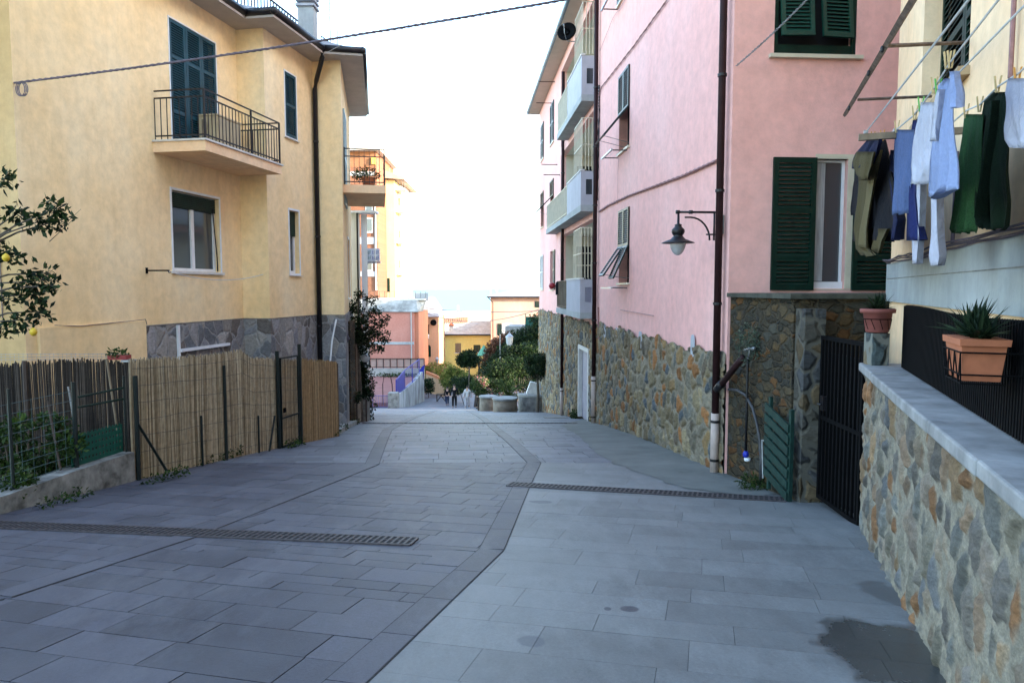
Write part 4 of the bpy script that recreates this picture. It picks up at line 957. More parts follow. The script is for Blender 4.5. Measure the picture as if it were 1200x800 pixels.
# balconies
for i, (zt_, zb_) in enumerate(storeys()):
    ba = uL0-.04; be = uP(651.5, 270) if i == 1 else fP.hit(652,300,.38)[0]; bm = fP.hit(664,300,.38)[0]; pj = .38
    s = MB(); s.fbox(fP, ba, be, -.18, pj, zb_, zb_+.17); sl_ = s.build('balcony_slab', M['greyband'], PH)
    s = MB(); s.fbox(fP, ba, bm, pj-.08, pj-.001, zb_+.171, zt_)
    u0 = ba; zq = (zb_+.45, zb_+.85)
    s.fbox(fP, u0+.001, u0+.08, .035, .07, zb_+.171, zt_-.001); s.fbox(fP, u0+.001, u0+.08, pj-.14, pj-.081, zb_+.171, zt_-.001)
    s.fbox(fP, u0+.001, u0+.08, .07, pj-.14, zb_+.171, zq[0]); s.fbox(fP, u0+.001, u0+.08, .07, pj-.14, zq[1], zt_-.001)
    s.build('parapet', plain('lilac_grey_render', (.40,.40,.44), .85, .08, 2), PH)
    s = MB(); s.fbox(fP, ba-.02, bm, pj-.10, pj+.02, zt_+.001, zt_+.04); s.build('parapet_cap', M['offwhite'], PH)
    s = MB(); s.fbox(fP, u0+.03, u0+.05, .071, pj-.141, zq[0]+.001, zq[1]-.001); 
    for k in range(4): s.fbox(fP, u0+.0, u0+.02, .075+.04*k, .085+.04*k, zq[0], zq[1])
    s.build('vent_grille', M['lilac'] if i == 2 else M['glass'], PH)
    rails(fP, bm+.02, be-.02, pj-.03, zb_+.2, zt_-.02, .12, .014, M['wood'] if i == 2 else M['cream'], PH, 'balcony_railing')
    s = MB(); s.fbox(fP, bm+.02, be-.03, pj-.06, pj-.045, zb_+.22, zt_-.06); s.build('railing_screen', plain('grey_screen', (.25,.24,.25), .6, .1, 5), PH)
    # cream grille closing the near end
    s = MB(); zg = zt_+.04; zh = (zb_+.0)+2.75 if i else zt_+1.4
    zh = min(zh, 7.7)
    for k in range(9):
        u = uL0+.05+k*.17; s.fbox(fP, u, u+.016, pj-.05, pj-.034, zg, zg+1.35)
    for z in (zg+.65, zg+1.34): s.fbox(fP, uL0+.05, uL0+1.43, pj-.054, pj-.03, z, z+.02)
    for k in range(4): s.fbox(fP, uL0-.02, uL0-.004, .07+.09*k, .086+.09*k, zg, zg+1.35)
    s.fbox(fP, uL0-.022, uL0-.002, .05, pj, zg+1.34, zg+1.36); s.fbox(fP, uL0-.022, uL0-.002, .05, pj, zg+.65, zg+.67)
    s.build('balcony_grille', M['cream'], PH)
    # glazed door on the end wall of the loggia, behind bars
    fL = Fr(fP.P(uL1,0,0).x, fP.P(uL1,0,0).y, 1, .0655)
    s = MB(); zz = zb_+.2; s.fbox(fL, .55, 1.15, .002, .03, zz, zz+2.15); dd = s.build('balcony_door', M['dark'], PH)
    s = MB()
    for k in range(6): s.fbox(fL, .56+.115*k, .575+.115*k, .05, .065, zz, zz+2.15)
    for z in (zz+.7, zz+1.45): s.fbox(fL, .55, 1.16, .045, .07, z, z+.03)
    s.build('door_bar', M['cream'], dd)
    s = MB(); s.fbox(fP, uL0+1.1, uL0+2.0, -LD+.002, -LD+.04, zz, zz+2.1); s.build('balcony_door', M['blackgreen'], PH)
# shutters: fixed upper part and a flap swung outwards
def genoese(fr, r, mat, parent, zf, swing, two=True):
    a, b, c, d = r; w = (b-a)/2 if two else (b-a)
    for i in range(2 if two else 1):
        m = MB(); O = fr.P(a+i*w+.003, .004, zf); louver(m, O, fr.d.copy(), V((0,0,1)), fr.nn.copy(), w-.006, d-zf, .05, .045, ())
        o = m.build('shutter', mat, parent)
        h = zf-c; sw = R(swing[i]); O = fr.P(a+i*w+.003, .012, zf-.01); dn_ = V((0,0,-1))*math.cos(sw)+fr.nn*math.sin(sw); nf = fr.nn*math.cos(sw)+V((0,0,1))*math.sin(sw)
        m = MB(); louver(m, O+dn_*h*.97, fr.d.copy(), -dn_, nf, w-.006, h*.97, .05, .045, ()); m.build('flap', mat, o)
        m = MB(); p = O+dn_*h*.9+fr.d*(w*.5); m.tube([p, fr.P(a+i*w+w*.5, -.1, c+.1)], .006, 4); m.build('stay', M['metal'], o)
for r, zf, sw in ((wl_lo, fP.hit(738,287)[1], (24,34)), (wl_up, fP.hit(738,124)[1], (40,40)), (wl_top, 7.2, (0,0))):
    genoese(fP, r, M['blackgreen'], PH, zf, sw)
    a, b, c, d = r; m = MB(); m.fbox(fP, a-.06, b+.06, -.19, .05, c-.045, c-.002); m.build('sill', M['cream'], PH)
for k, r in enumerate(far):
    a, b, c, d = r
    if k in (2, 3): genoese(fP, r, M['blackgreen'], PH, c+.9, (45,45), False)
    elif k < 2: shutter(fP, a, (a+b)/2-.003, c, d, .004, M['blackgreen'], PH); shutter(fP, (a+b)/2, b, c, d, .004, M['blackgreen'], PH)
    elif k == 4: shutter(fP, a-.55, a-.03, c, d, .01, M['blackgreen'], PH)
    else: shutter(fP, a, b, c, d, .004, plain('pale_grey_shutter', (.40,.42,.42), .5, .1, 5), PH)
    m = MB(); m.fbox(fP, a-.05, b+.05, -.19, .05, c-.045, c-.002); m.build('sill', M['cream'], PH)
# downpipes
def dpipe(fr, u, n, ztop, zmid, zbot, r, parent, name='downpipe'):
    p = fr.P(u, n, 0); m = MB(); m.tube([(p.x,p.y,ztop),(p.x,p.y,zmid)], r, 12); o = m.build(name, M['brownpipe'], parent, True)
    m = MB(); m.tube([(p.x,p.y,zmid+.03),(p.x,p.y,zbot)], r*1.12, 12); m.build('lower_pipe', M['pipewhite'], o, True)
    m = MB()
    z = zmid-.12
    for z in [zmid-.10, zbot+.18]+[zmid+1.5*k for k in range(1, 6) if zmid+1.5*k < ztop]: m.lathe((p.x,p.y,z), [(r*1.1,0),(r*1.25,.0),(r*1.25,.035),(r*1.1,.035)], 12)
    m.build('pipe_clip', M['gutter'], o); return o
dpipe(fP, .12, .10, 8.2, fP.hit(845,490,.1)[1], gz(9.7)-.02, .050, PH)
dpipe(fP, uP(700.5), .09, 8.2, fP.hit(700,445,.09)[1], gz(19)-.02, .055, PH)
dpipe(fP, fP.hit(658.5,400,.09)[0], .09, 7.4, fP.hit(658,455,.09)[1], gz(26)-.1, .055, PH)
# street door in the base
a, b, c, d = door
m = MB(); m.fbox(fP, a-.12, a, -.12, .06, c, d+.0); m.fbox(fP, b, b+.12, -.12, .06, c, d); m.fbox(fP, a-.12, b+.12, -.12, .06, d+.001, d+.12); m.build('door_surround', M['offwhite'], PH)
m = MB(); m.fbox(fP, a, b, -.11, -.06, c, d); dd = m.build('street_door', M['lilac'], PH)
m = MB(); m.fbox(fP, a+.12, b-.12, -.06, -.05, c+.3, c+.95); m.fbox(fP, a+.12, b-.12, -.06, -.05, c+1.1, d-.15); m.build('panel', M['lilac'], dd)
# windows on the camera side
a, b, c, d = wq_up; wm = (b-a)/2
m = MB(); m.fbox(fQ, a, b, -.06, -.03, c, c+.14); m.frame(fQ, a, b, c, d, .05, -.06, -.01); m.build('shutter_frame', M['dgreen'], PH)
for i in range(2):
    O = fQ.P(a+.07+i*(wm-.0), .01, c+.22); N_ = (fQ.nn+V((0,0,.12))+fQ.d*(.18 if i else -.05)).normalized(); U = (fQ.d+fQ.nn*(-.10 if i else .05)).normalized(); N_ = (N_-U*N_.dot(U)).normalized(); W_ = -U.cross(N_)
    if W_.z < 0: W_ = -W_
    m = MB(); louver(m, O+fQ.nn*.04, U, W_, N_, wm-.12, .9, .055, .048, ()); m.build('shutter', M['green'], PH)
m = MB(); m.fbox(fQ, a-.07, b+.07, -.1, .07, c-.05, c-.002); m.build('sill', M['cream'], PH)
a, b, c, d = wq_lo
shutter(fQ, fQ.hit(904,250)[0], fQ.hit(955,250)[0]-.01, fQ.hit(930,340)[1], fQ.hit(930,185)[1], .012, M['dgreen'], PH, (.24,.60), .052, .07)
shutter(fQ, fQ.hit(999,250)[0], fQ.hit(1052,250)[0], fQ.hit(1020,340)[1], fQ.hit(1020,185)[1], .012, M['dgreen'], PH, (.24,.60), .052, .07)
m = MB(); m.frame(fQ, a-.012, b+.10, c-.02, d+.06, .012, -.1, .008); m.fbox(fQ, b, b+.10, -.2, .010, c, d+.05); m.fbox(fQ, a, b, -.2, .010, d, d+.05); m.build('window_surround', M['cream'], PH)
m = MB(); m.frame(fQ, a, b, c, d, .035, -.12, -.08); m.fbox(fQ, a, b, -.115, -.05, c, c+.09); w_ = m.build('window', M['white'], PH)
m = MB(); m.fbox(fQ, a+.03, b-.02, -.11, -.1, c+.08, d-.03); m.build('pane', M['glass'], w_)
m = MB(); m.fbox(fQ, a+.02, a+.17, -.096, -.09, c+.1, d-.04); m.build('curtain', M['curtain'], w_)
# racks and cables on the long facade
def rack(r, dn_, lb):
    a, b, c, d = r; z = c-dn_; t = thing('drying_rack', lb, 'drying rack', tuple(fP.P((a+b)/2,.1,z)), 'drying racks on the pink facade')
    m = MB()
    for u in (a+.05, b-.05): m.fbox(fP, u, u+.02, .03, .36, z, z+.02)
    m.build('arm', M['iron'], t)
    m = MB(); m.fbox(fP, a-.05, b+.05, .36, .40, z-.012, z+.022); m.build('bar', M['metal'], t)
    m = MB()
    for k in range(2): m.tube([fP.P(a+.0,.14+.12*k,z+.025), fP.P(b,.14+.12*k,z+.025)], .004, 4)
    m.build('line', M['wcable'], t)
rack(wl_lo, .12, 'small drying rack below the lower shuttered window of the pink facade'); rack(wl_up, .10, 'small drying rack below the upper half open window of the pink facade'); rack(wl_top, .1, 'small drying rack under the topmost window of the pink facade')
def facadecable(pts, r, lb, mt='pcable', tw=True, name='facade_cable', n=.03):
    P = [fP.P(*(lambda h: (h[0], n, h[1]))(fP.hit(x,y,n))) for x, y in pts]; m = MB()
    if tw: twist(m, P, r, r*1.1, 3*len(pts)*3, 3, 4, 8)
    else: m.tube(P, r, 5)
    o = recenter(m.build(name, M[mt])); return tag(o, lb, 'cable')
facadecable([(702,248),(712,241),(735,230),(762,220),(800,206),(840,188)], .013, 'bundle of twisted cables across the pink facade above the lower window')
facadecable([(702,112),(705,102),(742,55),(784,-3)], .010, 'diagonal brown cable pair climbing the pink facade from the middle downpipe', tw=True)
facadecable([(700,235),(702,128),(702,100)], .012, 'short dark cable run beside the middle downpipe', 'iron')
facadecable([(724,240),(724,208),(725,180)], .004, 'thin straight wire between the two shuttered windows', 'pcable', False)
facadecable([(727,363),(745,366),(766,370)], .007, 'short brown cable stub above the stone base of the pink facade', 'pcable', False)
facadecable([(701,360),(701,372),(702,398)], .02, 'brown conduit beside the middle downpipe at the stone base', 'pcable', False)
facadecable([(703,60),(718,22),(735,-4)], .004, 'thin wire running down from the topmost window', 'cable', False)
# cable from the facade pipe to the upper right
m = MB(); p0 = fP.P(.0,.16,fP.hit(856,78,.1)[1]); e0_ = fQ.P(.03,.03,fQ.hit(856,78)[1]); e1_ = V((3.6,7.9,at(957,0,7.9).z+.35)); e1_ = at(985,-42,7.9)
twist(m, sag(e0_, e1_, .04, 8), .006, .01, 16, 2); o = recenter(m.build('wall_cable', M['metal'])); tag(o, 'pale twisted cable from the pink house corner up past the green shutters', 'cable')
# satellite dish on the top balcony
c = at(664,37,20.6); SD = thing('satellite_dish', 'round black satellite dish fixed to the top balcony', 'satellite dish', tuple(c))
m = MB(); N = 20; ax = V((-.35,-1,.25)).normalized(); ux = ax.cross(V((0,0,1))).normalized(); uy = ux.cross(ax); rr = .27
rings = [(0,.0),(.35,-.008),(.7,-.03),(1,-.06)]; vs = [c-ax*.06]; 
for k, dpt in rings[1:]: vs += [c-ax*(.06+dpt)+(ux*math.cos(2*math.pi*j/N)+uy*math.sin(2*math.pi*j/N))*rr*k for j in range(N)]
fs = [(0, 1+j, 1+(j+1) % N) for j in range(N)]+[(1+i*N+j, 1+i*N+(j+1) % N, 1+(i+1)*N+(j+1) % N, 1+(i+1)*N+j) for i in range(2) for j in range(N)]
b = len(vs); vs += [v+ax*(-.012) for v in vs]; fs += [tuple(b+i for i in f) for f in fs]+[(1+2*N+j, 1+2*N+(j+1) % N, b+1+2*N+(j+1) % N, b+1+2*N+j) for j in range(N)]
m.add(vs, fs); m.build('dish', M['black'], SD, True)
m = MB(); m.tube([c-uy*.24-ax*.02, c-uy*.16+ax*.2, c+ax*.28], .008, 5); m.tube([c+ax*.26-uy*.03, c+ax*.33+uy*.01], .022, 8); m.build('receiver_arm', M['metal'], SD)
m = MB(); m.tube([c-ax*.07, c-ax*.12+V((0,0,-.2)), fP.P((V((c.x,c.y,0))-fP.o).dot(fP.d)+.1,.38,c.z-.24)], .015, 6); m.build('mount', M['metal'], SD)
# wall lamp
WLp = fP.hit(841,270)[0]; z1 = fP.hit(841,250)[1]; uo = .02
WL = thing('wall_lamp', 'black street lamp with a bell shade on a bracket beside the downpipe', 'wall lamp', tuple(fP.P(.32,0,z1)))
lu = .34; L_ = .62; fl = fP.sub(lu, 0, 0)
m = MB(); m.fbox(fP, lu-.03, lu+.03, .001, .03, z1-.38, z1+.06); m.tube([fP.P(lu,.03,z1), fP.P(lu,L_,z1)], .016, 8); m.tube([fP.P(lu,.09,z1), fP.P(lu,.09,z1-.38)], .014, 8)
m.tube([fP.P(lu,.03,z1-.30), fP.P(lu,.20,z1-.30)], .012, 6)
m.tube([fP.P(lu,.18+.32*t, z1-.36+.30*math.sin(t*math.pi/2)) if False else fP.P(lu,.15+.27*(1-math.cos(t*math.pi/2)),z1-.38+.31*math.sin(t*math.pi/2)) for t in [i/8 for i in range(9)]]+[fP.P(lu,.50,z1-.07)], .013, 6)
for n_ in (L_-.02, .42): m.tube([fP.P(lu,n_-.025,z1), fP.P(lu,n_+.025,z1)], .026, 8)
m.build('bracket', M['iron'], WL, True)
c = fP.P(lu, L_-.03, z1)
m = MB(); m.lathe((c.x,c.y,c.z-.42), [(.225,0),(.21,.012),(.10,.055),(.075,.085),(.06,.10),(.075,.12),(.088,.15),(.085,.185),(.055,.215),(.045,.23),(.05,.25),(.018,.262),(.014,.42)], 24); m.build('lamp_shade', M['iron'], WL, True)
gm_, nt, ns, ls, bs = newmat('frosted_lamp_glass'); bs.inputs['Base Color'].default_value = (.6,.6,.62,1); bs.inputs['Roughness'].default_value = .25; bs.inputs['Transmission Weight'].default_value = .35
m = MB(); m.lathe((c.x,c.y,c.z-.42), [(.012,-.165),(.045,-.15),(.078,-.11),(.098,-.06),(.108,-.02),(.108,-.002)], 20); m.build('lamp_globe', gm_, WL, True)
jb = MB(); jb.fbox(fP, .20, .28, .001, .06, z1-.3, z1-.05); o = recenter(jb.build('junction_box', M['greyband'])); tag(o, 'small grey junction box on the pink wall between lamp and downpipe', 'junction box')
# little balcony things
c = at(647,335,24.5); m = MB(); m.lathe((c.x,c.y,c.z-.1), [(.02,0),(.09,.03),(.12,.1),(.1,.17),(.03,.21)], 12); o = recenter(m.build('red_ball', plain('red_rubber', (.35,.02,.03), .4, .1, 5), None, True)); tag(o, 'round red bundle hanging at the lowest balcony railing', 'bundle')
c = at(655,337,24.2); m = MB()
for k in range(9): m.lathe((c.x-.09+.022*k,c.y,c.z-.25+.03*math.sin(k)), [(.01,0),(.02,.02),(.03,.3),(.02,.42)], 6)
o = recenter(m.build('hanging_cloth', M['dark'], None, True)); tag(o, 'dark cloth hung over the rail of the lowest balcony', 'cloth')
def farrack(px, py, L, lb):
    u, z = fP.hit(px, py); t = thing('drying_pole', lb, 'drying pole', tuple(fP.P(u,.1,z)), 'poles sticking out of the far pink facade'); m = MB(); m.tube([fP.P(u,.0,z), fP.P(u,L,z)], .015, 5); m.build('pole', M['brownpipe'], t); m = MB(); m.lathe(fP.P(u,.003,z-.02), [(.03,0),(.03,.04)], 6); m.build('bracket', M['iron'], t)
for px, py, lb in ((653,193,'upper one of the two thin poles beside the middle balcony'),(656,205,'lower one of the two thin poles beside the middle balcony'),(654,79,'red brown pole just under the top roof gutter pipe'),(650,96,'red brown pole under the top balcony corner'),(646,121,'red brown pole lowest of the three under the roof eave')): farrack(px, py, .6, lb)

# ================================================================ RETAINING WALL, TERRACE AND SIDE WALLS
a0 = fP.P(-.0,.05,0); p1 = V((3.09,7.86,0)); pierA = V((3.03,7.72,0)); 
RW = thing('stone_retaining_wall', 'dark rubble retaining wall with a stone ledge between the pink house and the gate', 'wall', (4,8.6,gz(8.6)))
zl = at(950,349,8.6).z
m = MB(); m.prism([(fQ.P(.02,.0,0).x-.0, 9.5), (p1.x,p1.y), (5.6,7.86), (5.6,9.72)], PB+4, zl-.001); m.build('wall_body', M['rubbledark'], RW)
m = MB(); m.prism([(2.84,9.5), (p1.x-.06,p1.y-.05), (5.6,7.80), (5.6,9.70)], zl, zl+.055); m.build('ledge', plain('mossy_ledge_stone', (.06,.06,.045), .9, .35, 6, bmp=.6), RW)
zp = at(950,354,7.75).z
m = MB(); m.prism([(3.11,7.85),(3.12,7.62),(3.34,7.62),(3.34,7.85)], PB+4, zp-.07); m.build('pier', rubble('pier_stone', [(.06,.055,.045),(.10,.09,.07),(.08,.075,.065),(.11,.08,.045),(.055,.055,.055)], (.095,.088,.07), 4.6, .07), RW)
# iron plant tube, hoses on the retaining wall
def nearpt(px, py, off_=.05):     # point on the oblique wall face
    f = Fr(2.87, 9.5, p1.x-2.87, p1.y-9.5, 1)
    if f.nn.x > 0: f.nn = -f.nn
    u, z = f.hit(px, py, off_); return f.P(u, off_, z)
pp = thing('elbow_pipe', 'fat dark brown elbow pipe slanting up from the corner downpipe', 'pipe', tuple(nearpt(858,435)))
m = MB(); m.tube([nearpt(844,452,.12), nearpt(866,424,.10), nearpt(872,418,.06)], .042, 12); m.build('pipe', M['brownpipe'], pp, True)
m = MB(); m.tube([nearpt(840,456,.12), nearpt(846,449,.12)], .052, 12); m.build('collar', M['gutter'], pp, True)
hs = thing('garden_hose', 'dark hose hanging straight down from a tap to a blue connector', 'hose', tuple(nearpt(876,520)))
m = MB(); m.tube([nearpt(877,418,.06), nearpt(876,430,.07), nearpt(875,480,.07), nearpt(874,528,.07)], .017, 8); m.build('hose', M['iron'], hs, True)
c = nearpt(874,532,.07); m = MB(); m.lathe((c.x,c.y,c.z-.04), [(.02,0),(.036,.015),(.038,.05),(.022,.08)], 12); m.build('connector', plain('blue_plastic', (.015,.03,.35), .4, .1, 10), hs, True)
m = MB(); m.lathe((c.x+.02,c.y,c.z-.085), [(.03,0),(.04,.01),(.04,.035),(.025,.045)], 12); m.build('white_cap', M['white'], hs, True)
m = MB(); t0 = nearpt(880,402,.03); m.tube([t0, nearpt(878,412,.08), nearpt(877,420,.07)], .014, 8); m.tube([nearpt(873,410,.07), nearpt(884,408,.07)], .02, 8); m.build('tap', M['metal'], hs, True)
m = MB(); m.tube([nearpt(x,y,.06) for x, y in ((854,456),(864,457),(874,463),(882,478),(887,495),(890,515),(892,540),(891,562))], .018, 8); o = recenter(m.build('grey_hose', plain('grey_rubber_hose', (.05,.05,.055), .5, .2, 10), None, True)); tag(o, 'grey hose curving in an arc down the stone wall to the ground', 'hose')
m = MB(); m.tube([nearpt(893,516,.05), nearpt(915,517,.05)], .012, 6); m.tube([nearpt(893,516,.05), nearpt(894,560,.05)], .010, 6); o = recenter(m.build('metal_bar', M['metal'])); tag(o, 'thin grey metal bar behind the green wooden leaf', 'bar')
for i, (px, py, r, n, lb) in enumerate(((877,402,(.14,.10,.26),520,'grey green plant growing out of the retaining wall above the tap'),(884,568,(.22,.16,.12),700,'green weeds on the ground at the foot of the grey hose'))):
    c = nearpt(px, py, .1); m = MB()
    leaves(m, [((c.x,c.y,c.z), r), ((c.x-.08,c.y,c.z+.05), tuple(x*.6 for x in r)), ((c.x+.1,c.y-.05,c.z-.03), tuple(x*.6 for x in r))], n, .05, ratio=.28, up=.5); o = recenter(m.build('wall_plant' if i == 0 else 'weed_tuft', foliage('grey_green_leaves', [(0,(.03,.05,.035)),(.6,(.07,.10,.07)),(1,(.13,.16,.11))]) if i == 0 else M['leafm'])); tag(o, lb, 'plant')
# green wooden leaf
LTc = thing('green_wooden_leaf', 'dark green slatted wooden leaf standing at the end of the drain', 'wooden panel', (3.0,7.95,gz(8)))
fl_ = Fr(2.965, 8.22, 3.03-2.965, 7.66-8.22, 1)
if fl_.nn.x > 0: fl_.nn = -fl_.nn
ztl, zbl = at(918,473,7.95).z, gz(7.9)+.03
wd = plain('green_painted_wood', (.008,.036,.028), .6, .3, 14, bmp=.3)
for u in (.52,):
    m = MB(); m.fbox(fl_, u, u+.05, -.02, .02, zbl-.02, ztl-.02); m.build('stile', wd, LTc)
for k in range(7):
    z = zbl+.06+k*(ztl-zbl-.2)/6.6; O = fl_.P(.0,.022,z); sl_ = -.22
    m = MB(); m.hexa([fl_.P(0,.022,z+.10), fl_.P(.55,.022,z-.06), fl_.P(.55,.042,z-.06), fl_.P(0,.042,z+.10), fl_.P(0,.022,z+.19), fl_.P(.55,.022,z+.03), fl_.P(.55,.042,z+.03), fl_.P(0,.042,z+.19)]); m.build('slat', wd, LTc)
m = MB(); m.fbox(fl_, .05, .09, -.015, .02, zbl, ztl+.05); m.build('brace', wd, LTc)
# black gate
GT = thing('iron_gate', 'tall black iron bar gate between the stone pier and the right garden wall', 'gate', (3.2,6.9,gz(6.9)))
fG2 = Fr(3.27, 7.52, 3.27-3.27+(-.03), 6.55-7.52, 1)
if fG2.nn.x > 0: fG2.nn = -fG2.nn
Lg = .98; zg0 = gz(7)+.03; zg1 = at(990,397,7.0).z
m = MB(); m.frame(fG2, 0, Lg, zg0, zg1, .04, -.02, .02); m.fbox(fG2, .04, Lg-.04, -.015, .015, zg0+.85, zg0+.89); m.build('gate_frame', M['black'], GT)
m = MB(); k = 11
for i in range(1, k): u = Lg*i/k; m.fbox(fG2, u-.014, u+.014, -.012, .012, zg0+.04, zg1-.04)
m.build('bar', M['black'], GT)
m = MB(); m.fbox(fG2, .05, .13, -.03, .03, zg0+.95, zg0+1.1); m.tube([fG2.P(.09,.03,zg0+1.02), fG2.P(.09,.07,zg0+1.02), fG2.P(.18,.07,zg0+1.02)], .009, 6); m.build('lock', M['iron'], GT)
m = MB(); m.box(3.45,3.5,6.3,7.8,-3,-.7); o = m.build('passage_shade_sheet', M['dark']); recenter(o); tag(o, 'black sheet standing for the unlit passage behind the iron bar gate', 'door')  # dark sheet added in place of the shaded passage behind the gate
# ================================================================ RIGHT GARDEN WALL
fS = Fr(3.2, 6.5, -.336, -.942, 1); LS = 8.5; CT = -.68
SW = thing('stone_garden_wall', 'rubble stone garden wall with a pale cap rising at the right edge', 'wall', tuple(fS.P(3,0,gz(4))))
m = MB(); m.fbox(fS, .0, LS, -.32, -.05, -3.2, CT-.075); m.build('wall_body', M['rubblenear'], SW)
stoneface(fS, -.01, 5.2, lambda u: gz(fS.P(u,0,0).y)-.06, lambda u: CT-.07, .012, .16, .25, .0085, .038, .034, [(0.1205,0.1186,0.1075),(0.1459,0.1315,0.1027),(0.2094,0.1423,0.0837),(0.1078,0.1078,0.1075),(0.1586,0.1121,0.0761),(0.1332,0.1337,0.1218),(0.2094,0.1099,0.0533),(0.1776,0.1423,0.1047),(0.1586,0.1402,0.119),(0.1015,0.0916,0.0809),(0.1903,0.1563,0.1237)], (.225,.20,.155), 'stone_facing', stonemat('near_rubble_relief'), SW, 11)
m = MB(); m.fbox(fS, 5.2, LS, -.049, .0, -3.2, CT-.075); m.build('lower_facing', M['rubblenear'], SW)
capm = plain('worn_pale_capstone', (.25,.248,.245), .8, .28, 3.5, bmp=.5)
q = random.Random(8); u = -.04
while u < LS:
    w = q.uniform(.75, 1.15); dzz = q.uniform(-.004,.004)
    m = MB(); m.fbox(fS, u+.003, u+w-.003, -.34, .035+q.uniform(-.004,.004), CT-.074+dzz, CT+dzz); o = m.build('capstone', capm, SW)
    bv = o.modifiers.new('Bevel', 'BEVEL'); bv.width = .012; bv.segments = 2; u += w
# black railing on the wall
RL = thing('black_railing', 'dense black picket railing standing on the right garden wall', 'railing', tuple(fS.P(3,-.25,CT)))
fR = Fr(fS.P(0,-.27,0).x, fS.P(0,-.27,0).y, -.345, -.939, 1); zt0 = -.145
m = MB(); u = .34
while u < LS: 
    t = zt0+.01*math.sin(u*2); m.hexa([fR.P(u,-.012,CT+.01), fR.P(u+.022,-.012,CT+.01), fR.P(u+.022,.012,CT+.01), fR.P(u,.012,CT+.01), fR.P(u+.01,-.012,t), fR.P(u+.03,-.012,t), fR.P(u+.03,.012,t-.01), fR.P(u+.01,.012,t-.01)]); u += .042
m.build('pickets', M['black'], RL)
m = MB()
for z in (CT+.06, zt0-.09): m.fbox(fR, .3, LS, -.03, -.014, z, z+.03)
m.build('rail', M['black'], RL)
m = MB(); m.fbox(fR, .3, LS, -.05, -.035, CT+.02, zt0-.03); m.build('shade_sheet', M['black'], RL)  # black sheet added; its colour stands for the shaded pit behind the pickets
# stone post with round pot
sp_ = at(1027,410,6.35); m = MB(); m.box(sp_.x-.075,sp_.x+.075,sp_.y-.075,sp_.y+.075,CT+.006,at(1027,390,6.35).z)
o = recenter(m.build('stone_post', M['rubblenear'])); tag(o, 'short stone post on the wall end carrying the round flower pot', 'post')
zp0 = at(1027,389.5,6.35).z
RP = thing('round_flower_pot', 'round terracotta pot with a spiky plant on the short stone post', 'flower pot', (sp_.x,sp_.y,zp0))
m = MB(); m.lathe((sp_.x,sp_.y,zp0+.002), [(.085,0),(.095,.01),(.118,.17),(.142,.172),(.146,.205),(.132,.21),(.12,.18)], 28); m.build('pot', M['terracottap'], RP, True)
m = MB(); m.tube([(sp_.x+.112*math.cos(t),sp_.y+.112*math.sin(t),zp0+.12) for t in [i*math.pi/10 for i in range(21)]], .004, 4)
for t in [i*math.pi/5 for i in range(10)]: m.tube([(sp_.x+.114*math.cos(t),sp_.y+.114*math.sin(t),zp0+.12),(sp_.x+.1*math.cos(t+.3),sp_.y+.1*math.sin(t+.3),zp0+.03)], .003, 4)
m.build('wire_holder', M['black'], RP)
def spiky(m, c, n, L, w, seed=1, spread=1.0, sx=1):
    q = random.Random(seed)
    for i in range(n):
        a = q.uniform(0, 2*math.pi); el = q.uniform(.25, 1.35); l = L*q.uniform(.6, 1.1)
        d = V((math.cos(a)*math.cos(el)*spread, math.sin(a)*math.cos(el)*spread, math.sin(el))).normalized(); s = d.cross(V((0,0,1))).normalized()*w*q.uniform(.7,1.2)
        b = V(c)+V((q.uniform(-.03,.03)*sx, q.uniform(-.03,.03)*sx, 0)); mid = b+d*l*.5+V((0,0,-.02*l)); tip = b+d*l+V((0,0,-.16*l*math.cos(el)))
        up_ = d.cross(s).normalized()*w*.35
        m.add([b-s*.7, b+s*.7, mid+s, tip, mid-s, b-up_, mid-up_*1.2], [(0,5,6,4),(5,1,2,6),(4,6,3),(6,2,3)])
aloe = foliage('aloe_leaves', [(0,(.008,.018,.009)),(.5,(.02,.040,.019)),(1,(.045,.068,.03))])
m = MB(); spiky(m, (sp_.x,sp_.y,zp0+.19), 70, .20, .011, 3); m.build('leaves', aloe, RP)
# rectangular planter on the railing
u_, z_ = fR.hit(1143, 395, .16); fT_ = fR.sub(u_, .16)
PL = thing('terracotta_planter', 'square orange terracotta planter with aloe hung on the black railing', 'planter', tuple(fR.P(u_,.16,z_-.22)))
m = MB(); hu, hn = .165, .09; zb0 = z_-.19
cs = lambda s, z: [fR.P(u_-hu*s,.16-hn*s,z), fR.P(u_+hu*s,.16-hn*s,z), fR.P(u_+hu*s,.16+hn*s,z), fR.P(u_-hu*s,.16+hn*s,z)]
m.hexa(cs(.82,zb0)+cs(.97,z_-.03)); m.hexa(cs(1.08,z_-.03)+cs(1.10,z_)); m.hexa(cs(.9,z_+.0005)+cs(.9,z_+.002)); o = m.build('pot', M['terracotta'], PL)
bv = o.modifiers.new('Bevel','BEVEL'); bv.width = .018; bv.segments = 3
m = MB(); e = 1.04
for z in (z_-.06, z_-.16): 
    k_ = 1.04 if z > z_-.1 else .98
    p_ = cs(k_, z); m.tube([p_[1]+fR.d*.0, p_[2], p_[3], p_[0]], .004, 5); m.tube([p_[3], p_[3]-fR.nn*.32], .004, 5); m.tube([p_[2], p_[2]-fR.nn*.32], .004, 5)
a_, b_2 = cs(1.04, z_-.06), cs(.92, z_-.20)
for i in range(4):
    m.tube([a_[3].lerp(a_[2], i/3), b_2[3].lerp(b_2[2], min(1,(i+.5)/3))], .0035, 5); m.tube([a_[3].lerp(a_[2], i/3), b_2[3].lerp(b_2[2], max(0,(i-.5)/3))], .0035, 5)
m.tube([b_2[0], b_2[3], b_2[2], b_2[1]], .004, 5)
m.build('wire_holder', M['black'], PL)
m = MB()
